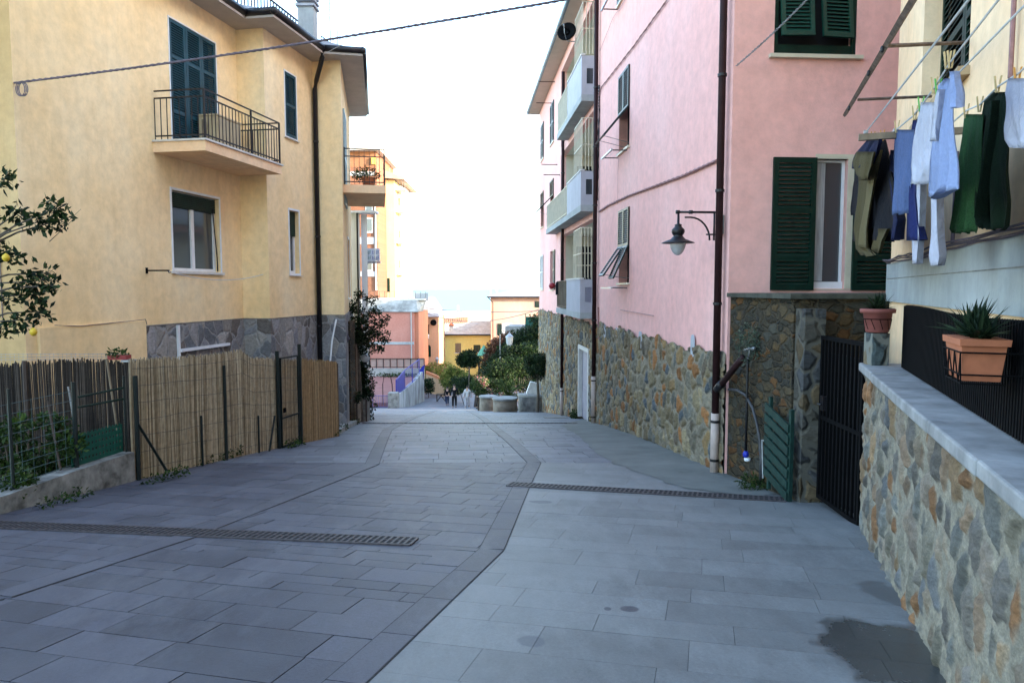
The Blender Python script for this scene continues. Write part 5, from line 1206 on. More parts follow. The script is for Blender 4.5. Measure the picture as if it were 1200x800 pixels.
for k in range(3): spiky(m, fR.P(u_-.11+.11*k,.16,z_+.0), 55, .21 if k == 1 else .17, .011, 20+k)
m.build('leaves', aloe, PL)
# ================================================================ RIGHT YELLOW HOUSE
fY = Fr(1.175+.375*7.8, 7.8, -.351, -.936, 1); LY = 16; YT = 12
YH = thing('cream_house', 'cream yellow house wall at the right edge behind the washing', 'house', (9, 2, gz(2)))
w1 = (fY.hit(1080,100)[0], fY.hit(1134,100)[0], fY.hit(1110,108)[1], fY.hit(1110,-110)[1])
w2 = (5.6, 6.9, .55, 2.3)
up2 = [(w1[0], w1[1], w1[2]+3*k, w1[3]+3*k) for k in (1,2)]
m = MB(); m.wall(fY, 0, LY, -4.5, YT, [w1]+up2, .22)
cn = [fY.P(0,0,0), fY.P(0,-14,0), fY.P(LY,-14,0), fY.P(LY,0,0)]
for i in range(3):
    f = Fr(cn[i].x, cn[i].y, cn[i+1].x-cn[i].x, cn[i+1].y-cn[i].y); m.wall(f, 0, (cn[i+1]-cn[i]).length, -4.5, YT)
m.build('wall', M['yellow2'], YH)
m = MB(); m.prism([(p.x,p.y) for p in cn], YT, YT+.3); m.build('roof', M['roofgrey'], YH)
for r in [w1]+up2: m = MB(); m.fbox(fY, r[0]-.02, r[1]+.02, -.30, -.20, r[2]-.02, r[3]+.02); m.build('dark_room_panel', M['dark'], YH)
bx = MB(); bx.fbox(fY, 0, LY, .002, .035, -.135, .262); bx.fbox(fY, -.03, 0.0, -.5, .035, -.135, .262); bx.build('base_band', M['greyband'], YH)
bx = MB(); bx.fbox(fY, 0, LY, .036, .040, .10, .106); bx.build('band_line', M['concreted'], YH)
a, b, c, d = w1
for i, (u0, u1) in enumerate(((a+.01, (a+b)/2-.005), ((a+b)/2+.005, b-.01))): shutter(fY, u0, u1, c+.01, d, -.17, M['dgreen'], YH, (.4,), .05, .06)
m = MB(); m.fbox(fY, a-.08, b+.05, -.2, .07, c-.06, c-.003); m.build('sill', plain('warm_stone_sill', (.42,.30,.17), .8, .15, 6), YH)
m = MB(); p = fY.P(fY.hit(1195,30)[0], .03, 0); m.tube([(p.x,p.y,fY.hit(1195,88)[1]),(p.x,p.y,5)], .012, 6); m.build('conduit', M['pcable'], YH)
m = MB(); q = random.Random(6)
for k in range(4): m.tube([fY.P(.05+.55*i, .045+.012*k, .262+.012*k+q.uniform(-.018,.018)) for i in range(20)], .007, 5)
for uu_ in (2.0, 3.2): m.tube([fY.P(uu_,.04,.30), fY.P(uu_+.02,.04,.9)], .012, 6)
o = recenter(m.build('cable_bundle', M['cable'])); tag(o, 'loose bundle of grey cables along the top of the grey band under the washing', 'cable')
# upper rack
def RP_(x, y, n): u, z = fY.hit(x, y, n); return fY.P(u, n, z)
UR = thing('clothes_rack', 'rusty metal clothes rack frame standing out from the cream wall', 'drying rack', tuple(RP_(1005,117,.2)))
rustm = plain('rusty_angle_iron', (.14,.095,.07), .7, .45, 18)
m = MB(); m.tube([RP_(990,135,.55), RP_(1070,0,.55), RP_(1094,-40,.55)], .020, 4); m.build('rail', rustm, UR)
for (x0,y0,x1,y1) in ((1005,117,1092,113),(1040,54,1133,50)):
    pA = RP_(x0,y0,.55); u, z = fY.hit(x1,y1,0); m = MB(); m.tube([pA, fY.P(u,0,z)], .012, 4); m.build('arm', rustm, UR)
m = MB()
for x, y in ((995,127),(1018,86),(1034,58)): m.lathe(RP_(x,y,.57)-V((0,0,.02)), [(.006,0),(.012,.01),(.012,.03),(.006,.04)], 8)
m.build('bolt', M['iron'], UR)
# lower rack bar and lines
nB = .66
pB = RP_(1006,162,nB); uB, zB = fY.hit(1006,162,nB)
LR = thing('wooden_line_arm', 'weathered wooden arm holding the near ends of the washing lines', 'line arm', tuple(pB))
m = MB(); m.fbox(fY, uB, uB+.035, .0, nB, zB-.02, zB+.02); m.build('arm', M['wood'], LR)
m = MB()
for n_ in (.62, .45, .2): m.fbox(fY, uB-.004, uB+.04, n_-.012, n_+.012, zB+.02, zB+.04)
m.build('pulley', M['metal'], LR)
def wline(pts, n, lb, mt='wcable', r=.0045):
    P = [fY.P(uB+.02, n, zB+.03)]+[RP_(x, y, n) for x, y in pts]; m = MB(); m.tube(P, r, 5); o = recenter(m.build('washing_line', M[mt])); return tag(o, lb, 'washing line', 'washing lines along the cream wall')
wline([(1135,0),(1152,-25)], .62, 'outermost empty white washing line above the jacket')
wline([(1035,161),(1052,151),(1071,135),(1095,103),(1113,74),(1122,62),(1170,0),(1185,-20)], .45, 'washing line that carries the jacket and the blue and white shirts', 'green' if False else 'wcable')
wline([(1060,161),(1085,153),(1117,143),(1132,130),(1148,123),(1169,102),(1194,86),(1225,55)], .2, 'washing line nearest the wall that carries the green jumper')
wline([(1119,90),(1160,48),(1205,2)], .34, 'slack white line between the shirts and the jumper')
# ================================================================ WASHING
def garment(name, label, cat, rows, n, mat, parent=None, fold=.02, kf=9, seed=1, cols=30, th=.003, grp='clothes on the washing lines', extra=None, phase=0):
    """rows: (y_px, x_left, x_right) outline hung in the plane n in front of the cream wall; folded cloth with real thickness"""
    q = random.Random(seed); m = MB(); R_ = []
    rs = []
    for (y0,a0,b0),(y1,a1,b1) in zip(rows, rows[1:]):
        k = max(1, int(abs(y1-y0)/5))
        for i in range(k): t = i/k; rs.append((y0+(y1-y0)*t, a0+(a1-a0)*t, b0+(b1-b0)*t))
    rs.append(rows[-1]); T = len(rs)
    ph = [q.uniform(0, 6.3) for _ in range(4)]
    for i, (y, a, b) in enumerate(rs):
        t = i/(T-1)
        row = []
        for j in range(cols+1):
            s = j/cols; x = a+(b-a)*s; u, z = fY.hit(x, y+((rows[0][3] if len(rows[0]) > 3 else 0)*s), n)
            d = fold*.62*(.25+t)*(math.sin(s*kf*1.5+ph[0]+t*1.3)+.55*math.sin(s*kf*3.1+ph[1]-t*2)+.3*math.sin(t*9+ph[2]+s*3))
            row.append(fY.P(u, n+d, z+fold*.25*math.sin(s*kf*1.3+ph[3])*t))
        R_.append(row)
    for off_ in (0, 1):
        b0 = len(m.v)
        for row in R_:
            m.v += [tuple(p-fY.nn*th*off_) for p in row]
        for i in range(T-1):
            for j in range(cols):
                c = b0+i*(cols+1)+j; m.f.append((c, c+1, c+cols+2, c+cols+1))
    o2 = T*(cols+1)
    for i in range(T-1):
        for j in (0, cols): c = i*(cols+1)+j; m.f.append((c, c+cols+1, c+cols+1+o2, c+o2))
    for j in range(cols):
        for i in (0, T-1): c = i*(cols+1)+j; m.f.append((c, c+1, c+1+o2, c+o2))
    o = m.build(name, mat, parent, True)
    if parent is None: recenter(o); tag(o, label, cat, grp)
    return o
def cloth(name, col, var=.15, scale=60, bmp=.3, sheen=0):
    m, nt, ns, ls, bs = newmat(name)
    no = nnode(ns, 'ShaderNodeTexNoise', Scale=float(scale), Detail=4.0, Roughness=.7); ls.new(pos(ns, ls), no.inputs['Vector'])
    w = nnode(ns, 'ShaderNodeTexNoise', Scale=16.0, Detail=5.0, Distortion=1.2); ls.new(pos(ns, ls, (1,1,.5)), w.inputs['Vector'])
    r = ramp(ns, [(.3, tuple(x*(1-var) for x in col)), (.7, tuple(min(1,x*(1+var)) for x in col))]); ls.new(no.outputs[0], r.inputs[0]); ls.new(r.outputs[0], bs.inputs['Base Color'])
    bs.inputs['Roughness'].default_value = .9; bs.inputs['Specular IOR Level'].default_value = .2
    h = math_(ns, ls, 'ADD', math_(ns, ls, 'MULTIPLY', no.outputs[0], .3), w.outputs[0]); bump(ns, ls, h, bs, min(1, bmp*2), .03)
    tr = ns.new('ShaderNodeBsdfTranslucent'); ls.new(r.outputs[0], tr.inputs[0]); mx = ns.new('ShaderNodeMixShader'); mx.inputs[0].default_value = .18
    ls.new(bs.outputs[0], mx.inputs[1]); ls.new(tr.outputs[0], mx.inputs[2]); ls.new(mx.outputs[0], ns['Material Output'].inputs[0])
    return m
olive = cloth('olive_cloth', (.085,.066,.025)); navy = cloth('navy_cloth', (.010,.014,.05)); blackc = cloth('black_padded_cloth', (.008,.008,.012), bmp=.6)
JK = thing('parka_jacket', 'olive and black hooded parka hanging on the arm end of the washing lines', 'jacket', tuple(RP_(1022,230,.47)), 'clothes on the washing lines')
garment('body', '', '', [(164,1018,1035),(185,1004,1040),(210,1003,1045),(240,1006,1046),(265,1003,1045),(282,1001,1045)], .44, blackc, JK, .035, 6, 3, th=.012)
garment('front_panel', '', '', [(196,1006,1019),(215,1007,1017),(240,1005,1015),(270,1001,1013),(292,1002,1018),(300,1008,1026),(299,1016,1028)], .49, olive, JK, .022, 5, 4, 10, th=.01)
garment('placket', '', '', [(176,1024,1032),(196,1021,1027),(215,1015,1022),(240,1012,1018),(268,1008,1014),(290,1006,1013)], .52, cloth('pale_olive_lining', (.15,.12,.055)), JK, .015, 4, 5, 8, th=.012)
garment('hood', '', '', [(163,1016,1031),(170,1009,1030),(180,1002,1026),(190,998,1022),(197,1000,1016)], .54, navy, JK, .03, 7, 6, th=.02)
garment('hood_lining', '', '', [(178,1004,1024),(190,1000,1020),(205,1002,1016),(211,1008,1014)], .57, olive, JK, .02, 6, 7, 10, th=.012)
garment('hem', '', '', [(268,1013,1040),(282,1012,1034),(296,1014,1028)], .46, olive, JK, .02, 5, 8, 10, th=.02)
garment('sleeve', '', '', [(212,1001,1004),(232,998,1003),(252,995.5,1002)], .45, blackc, JK, .02, 3, 9, 6, th=.02)
BS = thing('blue_shirt', 'mid blue long sleeved shirt pegged beside the parka', 'shirt', tuple(RP_(1055,210,.45)), 'clothes on the washing lines')
garment('body', '', '', [(152,1049,1071),(172,1048,1068),(200,1047,1066),(230,1046.5,1063),(251,1047,1060)], .45, cloth('mid_blue_cloth', (.085,.125,.26)), BS, .02, 9, 11)
garment('sleeve', '', '', [(176,1043,1048.5),(205,1040,1047),(235,1044,1048),(258,1045,1055),(281,1047,1051)], .43, navy, BS, .02, 6, 12, 8, .03)
garment('sleeve', '', '', [(140,1070,1074),(165,1066,1073),(193,1062,1072),(230,1063,1071),(281,1065,1077)], .43, cloth('deep_blue_cloth', (.014,.02,.095)), BS, .02, 6, 13, 8, .03)
wsh = cloth('lilac_white_cloth', (.50,.50,.58), .06); wsh2 = cloth('pale_blue_cloth', (.27,.33,.52), .08)
garment('cotton_blouse', 'long lilac white top with a ragged hem pegged between the two blue shirts', 'top', [(120,1079,1094),(150,1074,1092),(175,1071,1091),(195,1070,1092),(205,1072,1088),(215,1072,1086)], .45, wsh, None, .018, 10, 14)
TG = thing('white_tights', 'thin lilac white tights whose two long legs hang lowest of all', 'tights', tuple(RP_(1088,250,.42)), 'clothes on the washing lines')
garment('waist', '', '', [(190,1072,1094),(205,1071,1094),(216,1072,1091)], .42, wsh, TG, .015, 6, 15, 10)
garment('leg', '', '', [(212,1072,1079),(240,1071,1079),(280,1069,1077),(309,1068.5,1075)], .42, wsh, TG, .008, 4, 16, 8, .03)
garment('leg', '', '', [(214,1090,1097),(240,1090.5,1097),(280,1089,1098),(300,1087,1099),(311,1089,1097)], .42, wsh, TG, .008, 4, 17, 8, .03)
WS = thing('pale_blue_shirt', 'pale blue short sleeved shirt hanging highest beside the window of the cream house', 'shirt', tuple(RP_(1105,150,.45)), 'clothes on the washing lines')
garment('body', '', '', [(92,1108,1117),(100,1100,1118),(130,1098,1119),(170,1096,1119),(200,1094,1121),(222,1092,1121),(232,1092,1104)], .45, wsh2, WS, .022, 9, 18)
garment('sleeve', '', '', [(84,1111,1118),(105,1113,1120),(124,1114,1122),(126,1118,1122)], .47, wsh2, WS, .015, 5, 19, 8, .02)
garment('sleeve', '', '', [(105,1098,1102),(130,1095,1100),(165,1094,1098)], .47, wsh, WS, .015, 5, 20, 8, .02)
grn = cloth('dark_green_knit', (.034,.098,.034), .35, 140, .6); bgr = cloth('black_green_knit', (.007,.020,.009), .6, 200, .6)
GJ = thing('green_jumper', 'dark green knitted jumper hanging close to the cream wall', 'jumper', tuple(RP_(1155,200,.2)), 'clothes on the washing lines')
garment('body', '', '', [(134,1130,1152),(160,1128,1150),(200,1124,1147),(240,1120,1145),(268,1117,1143),(273,1120,1141)], .2, grn, GJ, .022, 10, 21)
garment('body_back', '', '', [(108,1163,1182),(116,1154,1183),(150,1149,1184),(200,1147,1184),(235,1146,1186),(264,1147,1184),(269,1155,1178)], .18, bgr, GJ, .022, 9, 22)
garment('sleeve', '', '', [(118,1160,1164),(160,1155,1160),(210,1150,1156),(255,1145,1153),(268,1150,1157)], .21, bgr, GJ, .02, 5, 23, 8, .03)
garment('white_tshirt', 'white t-shirt cut off by the right edge of the picture', 't-shirt', [(92,1180,1204),(110,1175,1206),(140,1178,1210),(165,1178,1212),(174,1184,1214)], .24, cloth('white_cotton', (.46,.45,.52), .05), None, .02, 8, 24)
# pegs
pegm = plain('wooden_peg', (.50,.36,.17), .7, .15, 20); pegp = plain('orange_plastic_peg', (.55,.25,.04), .5, .1, 20); pegg = plain('green_plastic_peg', (.10,.35,.06), .5, .1, 20)
pegs = [(1023,161,.45,'p',0,'peg on the navy hood of the parka'),(1034,160,.45,'p',0,'peg at the right shoulder of the parka'),(1051,150,.45,'w',0,'peg at the left corner of the blue shirt'),(1072,134,.45,'w',0,'peg between the blue shirt and the white top'),(1094.5,102,.45,'w',0,'peg between the white top and the pale blue shirt'),(1099,104,.45,'g',0,'green peg beside the wooden one at the collar of the pale blue shirt'),(1110,73,.45,'w',0,'left one of the twin pegs at the top of the pale blue shirt'),(1114,72,.45,'w',0,'right one of the twin pegs at the top of the pale blue shirt'),(1132,132,.2,'w',0,'peg at the left corner of the green jumper'),(1148,124,.2,'w',0,'peg in the middle of the green jumper'),(1169,101,.2,'w',0,'peg between the green jumper and the white t-shirt'),(1079,124,.45,'g',0,'green peg near the left shoulder of the white top'),(1192,92,.2,'p',0,'peg on the white t-shirt at the right edge')]
for x, y, n, k, _, lb in pegs:
    u, z = fY.hit(x, y, n); t = thing('clothes_peg', lb, 'clothes peg', tuple(fY.P(u,n,z)), 'clothes pegs on the washing lines')
    mt = {'w': pegm, 'p': pegp, 'g': pegg}[k]
    for s in (-1, 1):
        m = MB(); m.hexa([fY.P(u-.006,n+s*.004-.003,z-.03), fY.P(u+.006,n+s*.004-.003,z-.03), fY.P(u+.006,n+s*.004+.003,z-.03), fY.P(u-.006,n+s*.004+.003,z-.03), fY.P(u-.006,n+s*.013-.003,z+.045), fY.P(u+.006,n+s*.013-.003,z+.045), fY.P(u+.006,n+s*.013+.003,z+.045), fY.P(u-.006,n+s*.013+.003,z+.045)]); m.build('peg_half', mt, t)

# ================================================================ LEFT SIDE BEYOND THE YELLOW HOUSE
def inst(px, py, Y): return at(px, py, Y)
g = G(402,500)
# stone buttress below the corner of the house, cloth, wooden pillar
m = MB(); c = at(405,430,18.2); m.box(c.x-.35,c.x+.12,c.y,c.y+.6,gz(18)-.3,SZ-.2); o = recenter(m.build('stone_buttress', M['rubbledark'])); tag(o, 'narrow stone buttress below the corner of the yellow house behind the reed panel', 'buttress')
m = MB(); c = at(411,435,18.9); m.box(c.x-.14,c.x+.15,c.y,c.y+.15,gz(19)-.1,at(411,404,18.9).z)
for k in range(3): m.box(c.x-.15,c.x+.16,c.y-.012,c.y-.001,c.z-.5+.45*k,c.z-.46+.45*k)
o = recenter(m.build('wooden_screen', plain('brown_boards', (.12,.07,.04), .8, .3, 10, stretch=(1,1,.2)))); tag(o, 'tall narrow brown board screen below the dark bushy tree', 'screen')
m = MB(); c = at(404,395,17.6)
pts = [at(x,y,17.5) for x, y in ((398,378),(403,388),(407,397),(404,408),(400,414))]; m.tube(pts, [.03,.06,.07,.06,.03], 8); o = recenter(m.build('hanging_sack', cloth('grey_cloth', (.12,.12,.15)), None, True)); tag(o, 'grey twisted cloth hanging on the buttress at the corner of the yellow house', 'cloth')
m = MB(); m.tube([at(394,374,16.7), at(389,400,16.7), at(387,424,16.7)], .02, 6); o = recenter(m.build('white_pipe', M['white'])); tag(o, 'thin white slanting pipe on the stone base near the reed panel', 'pipe')
# wooden planter boxes
for i, (x0, x1, y0, y1, Y, lb) in enumerate(((401,419,473,494,18.6,'slatted wooden planter box with a shrub beyond the reed panel'),(420,430,468,492,19.8,'grey wooden planter box against the ivy on the left'))):
    a, b = at(x0,y0,Y), at(x1,y1,Y); zz = gz(Y)
    t = thing('wooden_planter', lb, 'planter', ((a.x+b.x)/2, Y+.2, zz))
    m = MB(); k = 6; top = a.z; h = (top-zz)/k
    for j in range(k): m.box(a.x,b.x,Y-.0,Y+.45,zz+j*h+.004,zz+(j+1)*h-.006)
    m.build('box', M['wood'] if i == 0 else M['concreted'], t)
    m = MB()
    for xx in (a.x-.01, b.x-.03): m.box(xx,xx+.04,Y-.02,Y-.001,zz,top+.01)
    m.build('corner_post', M['woodd'], t)
    m = MB(); c = ((a.x+b.x)/2, Y+.2, top+.12); leaves(m, [(c,(.26,.22,.2)),((c[0]-.1,c[1],c[2]+.15),(.18,.15,.15)),((c[0]+.15,c[1],c[2]+.05),(.15,.15,.13))], 700, .07); m.build('shrub', M['leafd'], t)
k_ = [G(395,511),G(404,505),G(418,497),G(430,489),G(434,484)]; m = MB()
for p, q_ in zip(k_, k_[1:]): m.hexa([p+V((-.35,0,-.1)), p+V((0,0,-.1)), q_+V((0,0,-.1)), q_+V((-.35,0,-.1)), p+V((-.35,0,.10)), p+V((0,0,.10)), q_+V((0,0,.10)), q_+V((-.35,0,.10))])
m.build('left_kerb', M['concrete'], None, kind='structure')
m = MB(); leaves(m, [((p.x-.03,p.y,p.z+.08),(.12,.2,.06)) for p in k_], 400, .05, up=.8); o = recenter(m.build('weed_tuft', M['leafm'])); tag(o, 'line of low weeds along the kerb below the wooden planter boxes', 'weeds', 'weeds along the left fences')
# bushy tree
Y = 19.6; b = at(423,470,Y); T = thing('bushy_tree', 'dark bushy tree overhanging the street at the corner of the yellow house', 'tree', (b.x, Y, gz(Y)))
m = MB(); m.tube([(b.x,Y,gz(Y)-.1),(b.x-.05,Y,-2.2),(b.x-.1,Y,-1.2)], [.07,.06,.04], 8)
bl_ = []
for x, y, r in ((410,385,.38),(425,375,.38),(415,360,.28),(438,390,.33),(430,405,.33),(412,410,.3),(447,378,.2),(450,398,.16),(440,365,.22),(421,345,.16),(432,352,.15),(455,372,.1),(446,408,.14),(455,390,.08),(441,348,.09),(420,395,.35)):
    c = at(x,y,Y+rnd.uniform(-.3,.3)); bl_.append((tuple(c),(r,r,r*.8))); m.tube([(b.x-.1,Y,-1.6), V((b.x-.1,Y,-1.2)).lerp(c,.6), c], [.02,.012,.004], 5)
m.build('trunk', M['bark'], T); m = MB(); leaves(m, bl_, 5200, .075, .3); m.build('crown', M['leafd'], T)
# ivy column
t = thing('ivy_column', 'tall narrow column of ivy below the bushy tree at the street edge', 'ivy', (at(425,460,20.5).x, 20.5, gz(20.5)))
bl_ = [(tuple(at(x,y,20.6)),(r,r,r)) for x, y, r in ((424,425,.26),(428,440,.28),(422,452,.28),(430,462,.22),(433,475,.2),(431,487,.17),(420,436,.24),(434,450,.16))]
m = MB(); leaves(m, bl_, 2400, .08, .5); m.build('leaves', M['leafd'], t); m = MB(); m.tube([(at(426,480,20.6).x,20.7,gz(20.6)-.1), tuple(at(425,420,20.7))], .05, 6); m.build('stem', M['bark'], t)
for x, y, r, lb in ((428,419,.13,'white globe lamp among the leaves below the bushy tree'),(424,409,.11,'pale round lamp half hidden in the dark leaves')):
    c = at(x,y,20.0); t = thing('globe_lamp', lb, 'lamp', tuple(c)); m = MB(); m.lathe(c-V((0,0,r)), [(r*math.sin(a),r-r*math.cos(a)) for a in [.15+i*(math.pi-.3)/10 for i in range(11)]], 16); m.build('globe', M['white'], t, True); m = MB(); m.lathe(c-V((0,0,r+.06)), [(.05,0),(.05,.07)], 10); m.build('base', M['iron'], t)
# white house just beyond
WH = thing('white_house', 'narrow white house wall seen under the corner balcony', 'house', (at(414,380,24).x-.8, 25.5, gz(25)))
fN = Fr(at(410,300,23.5).x, 23.5, 1, 0); xx = at(420,300,23.5).x-fN.o.x
m = MB(); x0 = at(390,300,23.5).x; x1 = at(422,300,23.5).x; zt_ = at(412,250,23.5).z; m.prism([(x0,23.5),(x1,23.5),(x1*28/23.5,28),(x0*28/23.5,28)],gz(24)-1,zt_); m.build('wall', plain('white_house_paint', (.82,.80,.76), .9, .06, 2), WH)
m = MB(); m.prism([(x1+.003,23.7),(x1+.2,23.7),((x1+.2)*28/23.7,28),((x1)*28/23.7+.06,28)],gz(24)-1,zt_-.02); m.build('side_wall', plain('bluish_white_paint', (.78,.80,.84), .9, .06, 2), WH)
m = MB(); m.box(x0,at(441,240,23.4).x,23.3,23.8,zt_,zt_+.07); m.build('roof_edge', M['white'], WH)
m = MB(); c = at(419,300,23.4); m.tube([(c.x,23.42,zt_),(c.x,23.42,gz(24))], .03, 6); m.build('downpipe', M['iron'], WH)
m = MB(); c = at(439.5,300,23.6); m.box(c.x-.02,c.x+.02,23.6,23.66,at(440,303,23.6).z,zt_); m.build('post', M['white'], WH)
# sign board
s0 = at(426,291,24.5); s1 = at(445,306,24.5); SG = thing('sign_board', 'small white notice board with two rows of faded coloured lettering near the brick tower', 'sign', tuple((s0+s1)/2))
m = MB(); m.box(s0.x,s1.x,24.5,24.55,s1.z,s0.z); m.build('board', M['white'], SG)
m = MB(); m.box(s0.x,s1.x+.03,24.45,24.6,s1.z-.07,s1.z-.01); m.build('lower_frame', M['metal'], SG)
ink = [plain('faded_green_ink', (.10,.28,.20), .7, .2, 30, bmp=0), plain('faded_blue_ink', (.06,.10,.34), .7, .2, 30, bmp=0)]
q = random.Random(12)
for r_ in range(2):
    for half in range(2):
        m = MB()
        for k in range(4):
            x = s0.x+.03+half*.27+k*.06; z = s0.z-.07-.19*r_; 
            m.box(x,x+.012,24.49,24.499,z-.12,z); m.box(x+.012,x+.04,24.49,24.499,z-.012 if k % 2 else z-.12,z if k % 2 else z-.108)
            if k != 1: m.box(x+.012,x+.036,24.49,24.499,z-.066,z-.054)
        m.build('lettering', ink[half], SG)

# ================================================================ FAR LEFT: gate, court, ramp wall, salmon house, towers
Zc = -8.86
m = MB(); m.box(-26,-8.95,55.2,72.2,Zc-.3,Zc+.02); m.build('red_court', plain('red_tennis_paving', (.22,.085,.07), .9, .12, 1.0), None, kind='structure')
fg = G(443,478); 
bluem = plain('royal_blue_paint', (.005,.010,.22), .5, .15, 5, bmp=.05)
BG = thing('blue_gate', 'low blue railing gate before the red court on the left', 'gate', (at(448,478,53).x, 53, gz(53)))
x0, x1 = at(436,470,53).x, at(455,470,53).x; z0 = gz(53)+.08; z1 = at(440,463,53).z
bpl = plain('purple_blue_paint', (.10,.09,.22), .5, .15, 5)
m = MB(); m.frame(WF, x0, x1, z0, z1, .05, -53.02, -52.98); m.build('gate_frame', bpl, BG)
m = MB(); k = 10
for i in range(1, k): m.fbox(WF, x0+(x1-x0)*i/k-.012, x0+(x1-x0)*i/k+.012, -53.01, -52.99, z0+.05, z1-.05)
m.build('bar', bpl, BG)
m = MB(); a, b = at(455,460,53).x, at(466,460,53).x; m.box(a,b,52.8,53.6,gz(53)-.2,at(460,460,53).z); o = recenter(m.build('concrete_pier', M['concreted'])); tag(o, 'square grey concrete pier at the foot of the blue railing', 'pier')
ar = thing('metal_arch', 'thin rusty metal arch standing on the red court', 'arch', (at(453,460,54.5).x,54.5,Zc)); m = MB(); a = at(449,478,54.5); b = at(459,478,54.5)
m.tube([(a.x,54.5,Zc)]+[tuple(at(x,y,54.5)) for x, y in ((448.5,450),(450,441),(454,437.5),(457.5,440),(459.5,450))]+[(b.x+.1,54.5,Zc)], .035, 6); m.build('hoop', M['brownpipe'], ar)
# ramp wall with blue railing
RWp = [(466,462,478,54),(473,458,476.5,56.5),(480,452,475.5,59),(487,446,474,62),(494,437,472,65),(497,434,471.5,66)]
RA = thing('ramp_wall', 'stained grey concrete ramp wall with a blue railing going down left of the street', 'wall', (at(480,470,60).x,60,gz(60)))
m = MB()
for (x0,t0_,b0,Y0),(x1,t1_,b1,Y1) in zip(RWp, RWp[1:]):
    A, B = at(x0,t0_,Y0), at(x1,t1_,Y1)
    m.hexa([(A.x-.3,Y0,gz(Y0)-.5),(A.x,Y0,gz(Y0)-.5),(B.x,Y1,gz(Y1)-.5),(B.x-.3,Y1,gz(Y1)-.5),(A.x-.3,Y0,A.z),(A.x,Y0,A.z),(B.x,Y1,B.z),(B.x-.3,Y1,B.z)])
m.build('wall_body', plain('stained_concrete', (.26,.27,.27), .9, .5, 1.2, stretch=(1,1,.3), bmp=.4), RA)
RB = thing('blue_railing', 'bright blue railing climbing on the ramp wall', 'railing', (at(480,450,60).x,60,at(480,450,60).z))
pts = [at(x,y,Y) for x, y, Y in ((466.5,445,54.2),(476,434,57.5),(485,427,61),(493,421,64.5))]; low = [at(x,y,Y) for x, y, Y in ((466.5,471,54.2),(476,455,57.5),(485,448,61),(493,440,64.5))]
m = MB(); m.tube([p-V((.15,0,0)) for p in pts], .04, 6)
m.build('top_rail', bluem, RB)
m = MB()
m.tube([p-V((.15,0,0)) for p in low], .03, 6); m.build('lower_rail', bluem, RB)
for i, (p, l_) in enumerate(zip(pts, low)):
    m = MB(); m.tube([p-V((.15,0,0)), V((p.x-.15,p.y,l_.z-.4))], .045, 6); m.build('post', bluem, RB)
m = MB(); a, b = pts[0], pts[1]; c, d = low[1], low[0]; o_ = V((-.15,0,0)); m.hexa([d+o_, c+o_, c+o_+V((.03,0,0)), d+o_+V((.03,0,0)), a+o_, b+o_, b+o_+V((.03,0,0)), a+o_+V((.03,0,0))]); m.build('panel', bluem, RB)
m = MB()
for i in range(1, 12):
    t_ = i/12*2; j = 1+int(t_); f_ = t_-int(t_)
    if j+1 < 4: p = pts[j].lerp(pts[j+1], f_); l_ = low[j].lerp(low[j+1], f_); m.tube([p+o_, l_+o_], .015, 4)
m.build('bar', bpl, RB)
m = MB(); c = at(495,438,65.5); d = at(497,426,65.5)
vs = [at(x,y,65.5) for x, y in ((491,441),(496,445),(497,432),(498,427),(495,429),(492,433))]; n_ = len(vs)
m.add([v for v in vs]+[v+V((0,.08,0)) for v in vs], [tuple(range(n_)), tuple(range(2*n_-1,n_-1,-1))]+[(i,(i+1) % n_,n_+(i+1) % n_,n_+i) for i in range(n_)]); o = recenter(m.build('blue_cover', bluem)); tag(o, 'crumpled bright blue sheet at the top end of the ramp railing', 'cover')
# terrace wall and railing
m = MB(); a, b = at(433,436,72).x, at(497,436,72).x; zt_ = at(460,431.5,72).z; m.box(a,b,72,72.4,Zc-.2,zt_); o = recenter(m.build('white_terrace_wall', plain('dirty_white_render', (.30,.29,.27), .9, .2, 1))); tag(o, 'low dirty white terrace wall behind the red court', 'wall')
TR = thing('terrace_railing', 'dark square post railing on the white terrace wall', 'railing', ((a+b)/2,72.2,zt_)); m = MB(); zh = at(460,420,72).z
m.box(a,b,72.15,72.25,zh-.05,zh); m.box(a,b,72.16,72.24,zt_+.08,zt_+.13); m.build('rail', M['iron'], TR)
for k in range(9): x = a+(b-a)*k/8; m = MB(); m.box(x-.035,x+.035,72.14,72.26,zt_,zh); m.build('post', M['iron'], TR)
m = MB()
for k in range(8): x = a+(b-a)*(k+.5)/8; m.box(x-(b-a)/16+.06,x+(b-a)/16-.06,72.27,72.29,zt_+.14,zh-.06)
m.build('infill', plain('beige_infill', (.35,.24,.20), .8, .1, 3), TR)
m = MB(); leaves(m, [(tuple(at(x,440,71.5)),(.9,.4,.3)) for x in (450,462,472,484)], 500, .2); o = recenter(m.build('hedge_plants', M['leafm'])); tag(o, 'row of low green plants at the foot of the white terrace wall', 'plants')
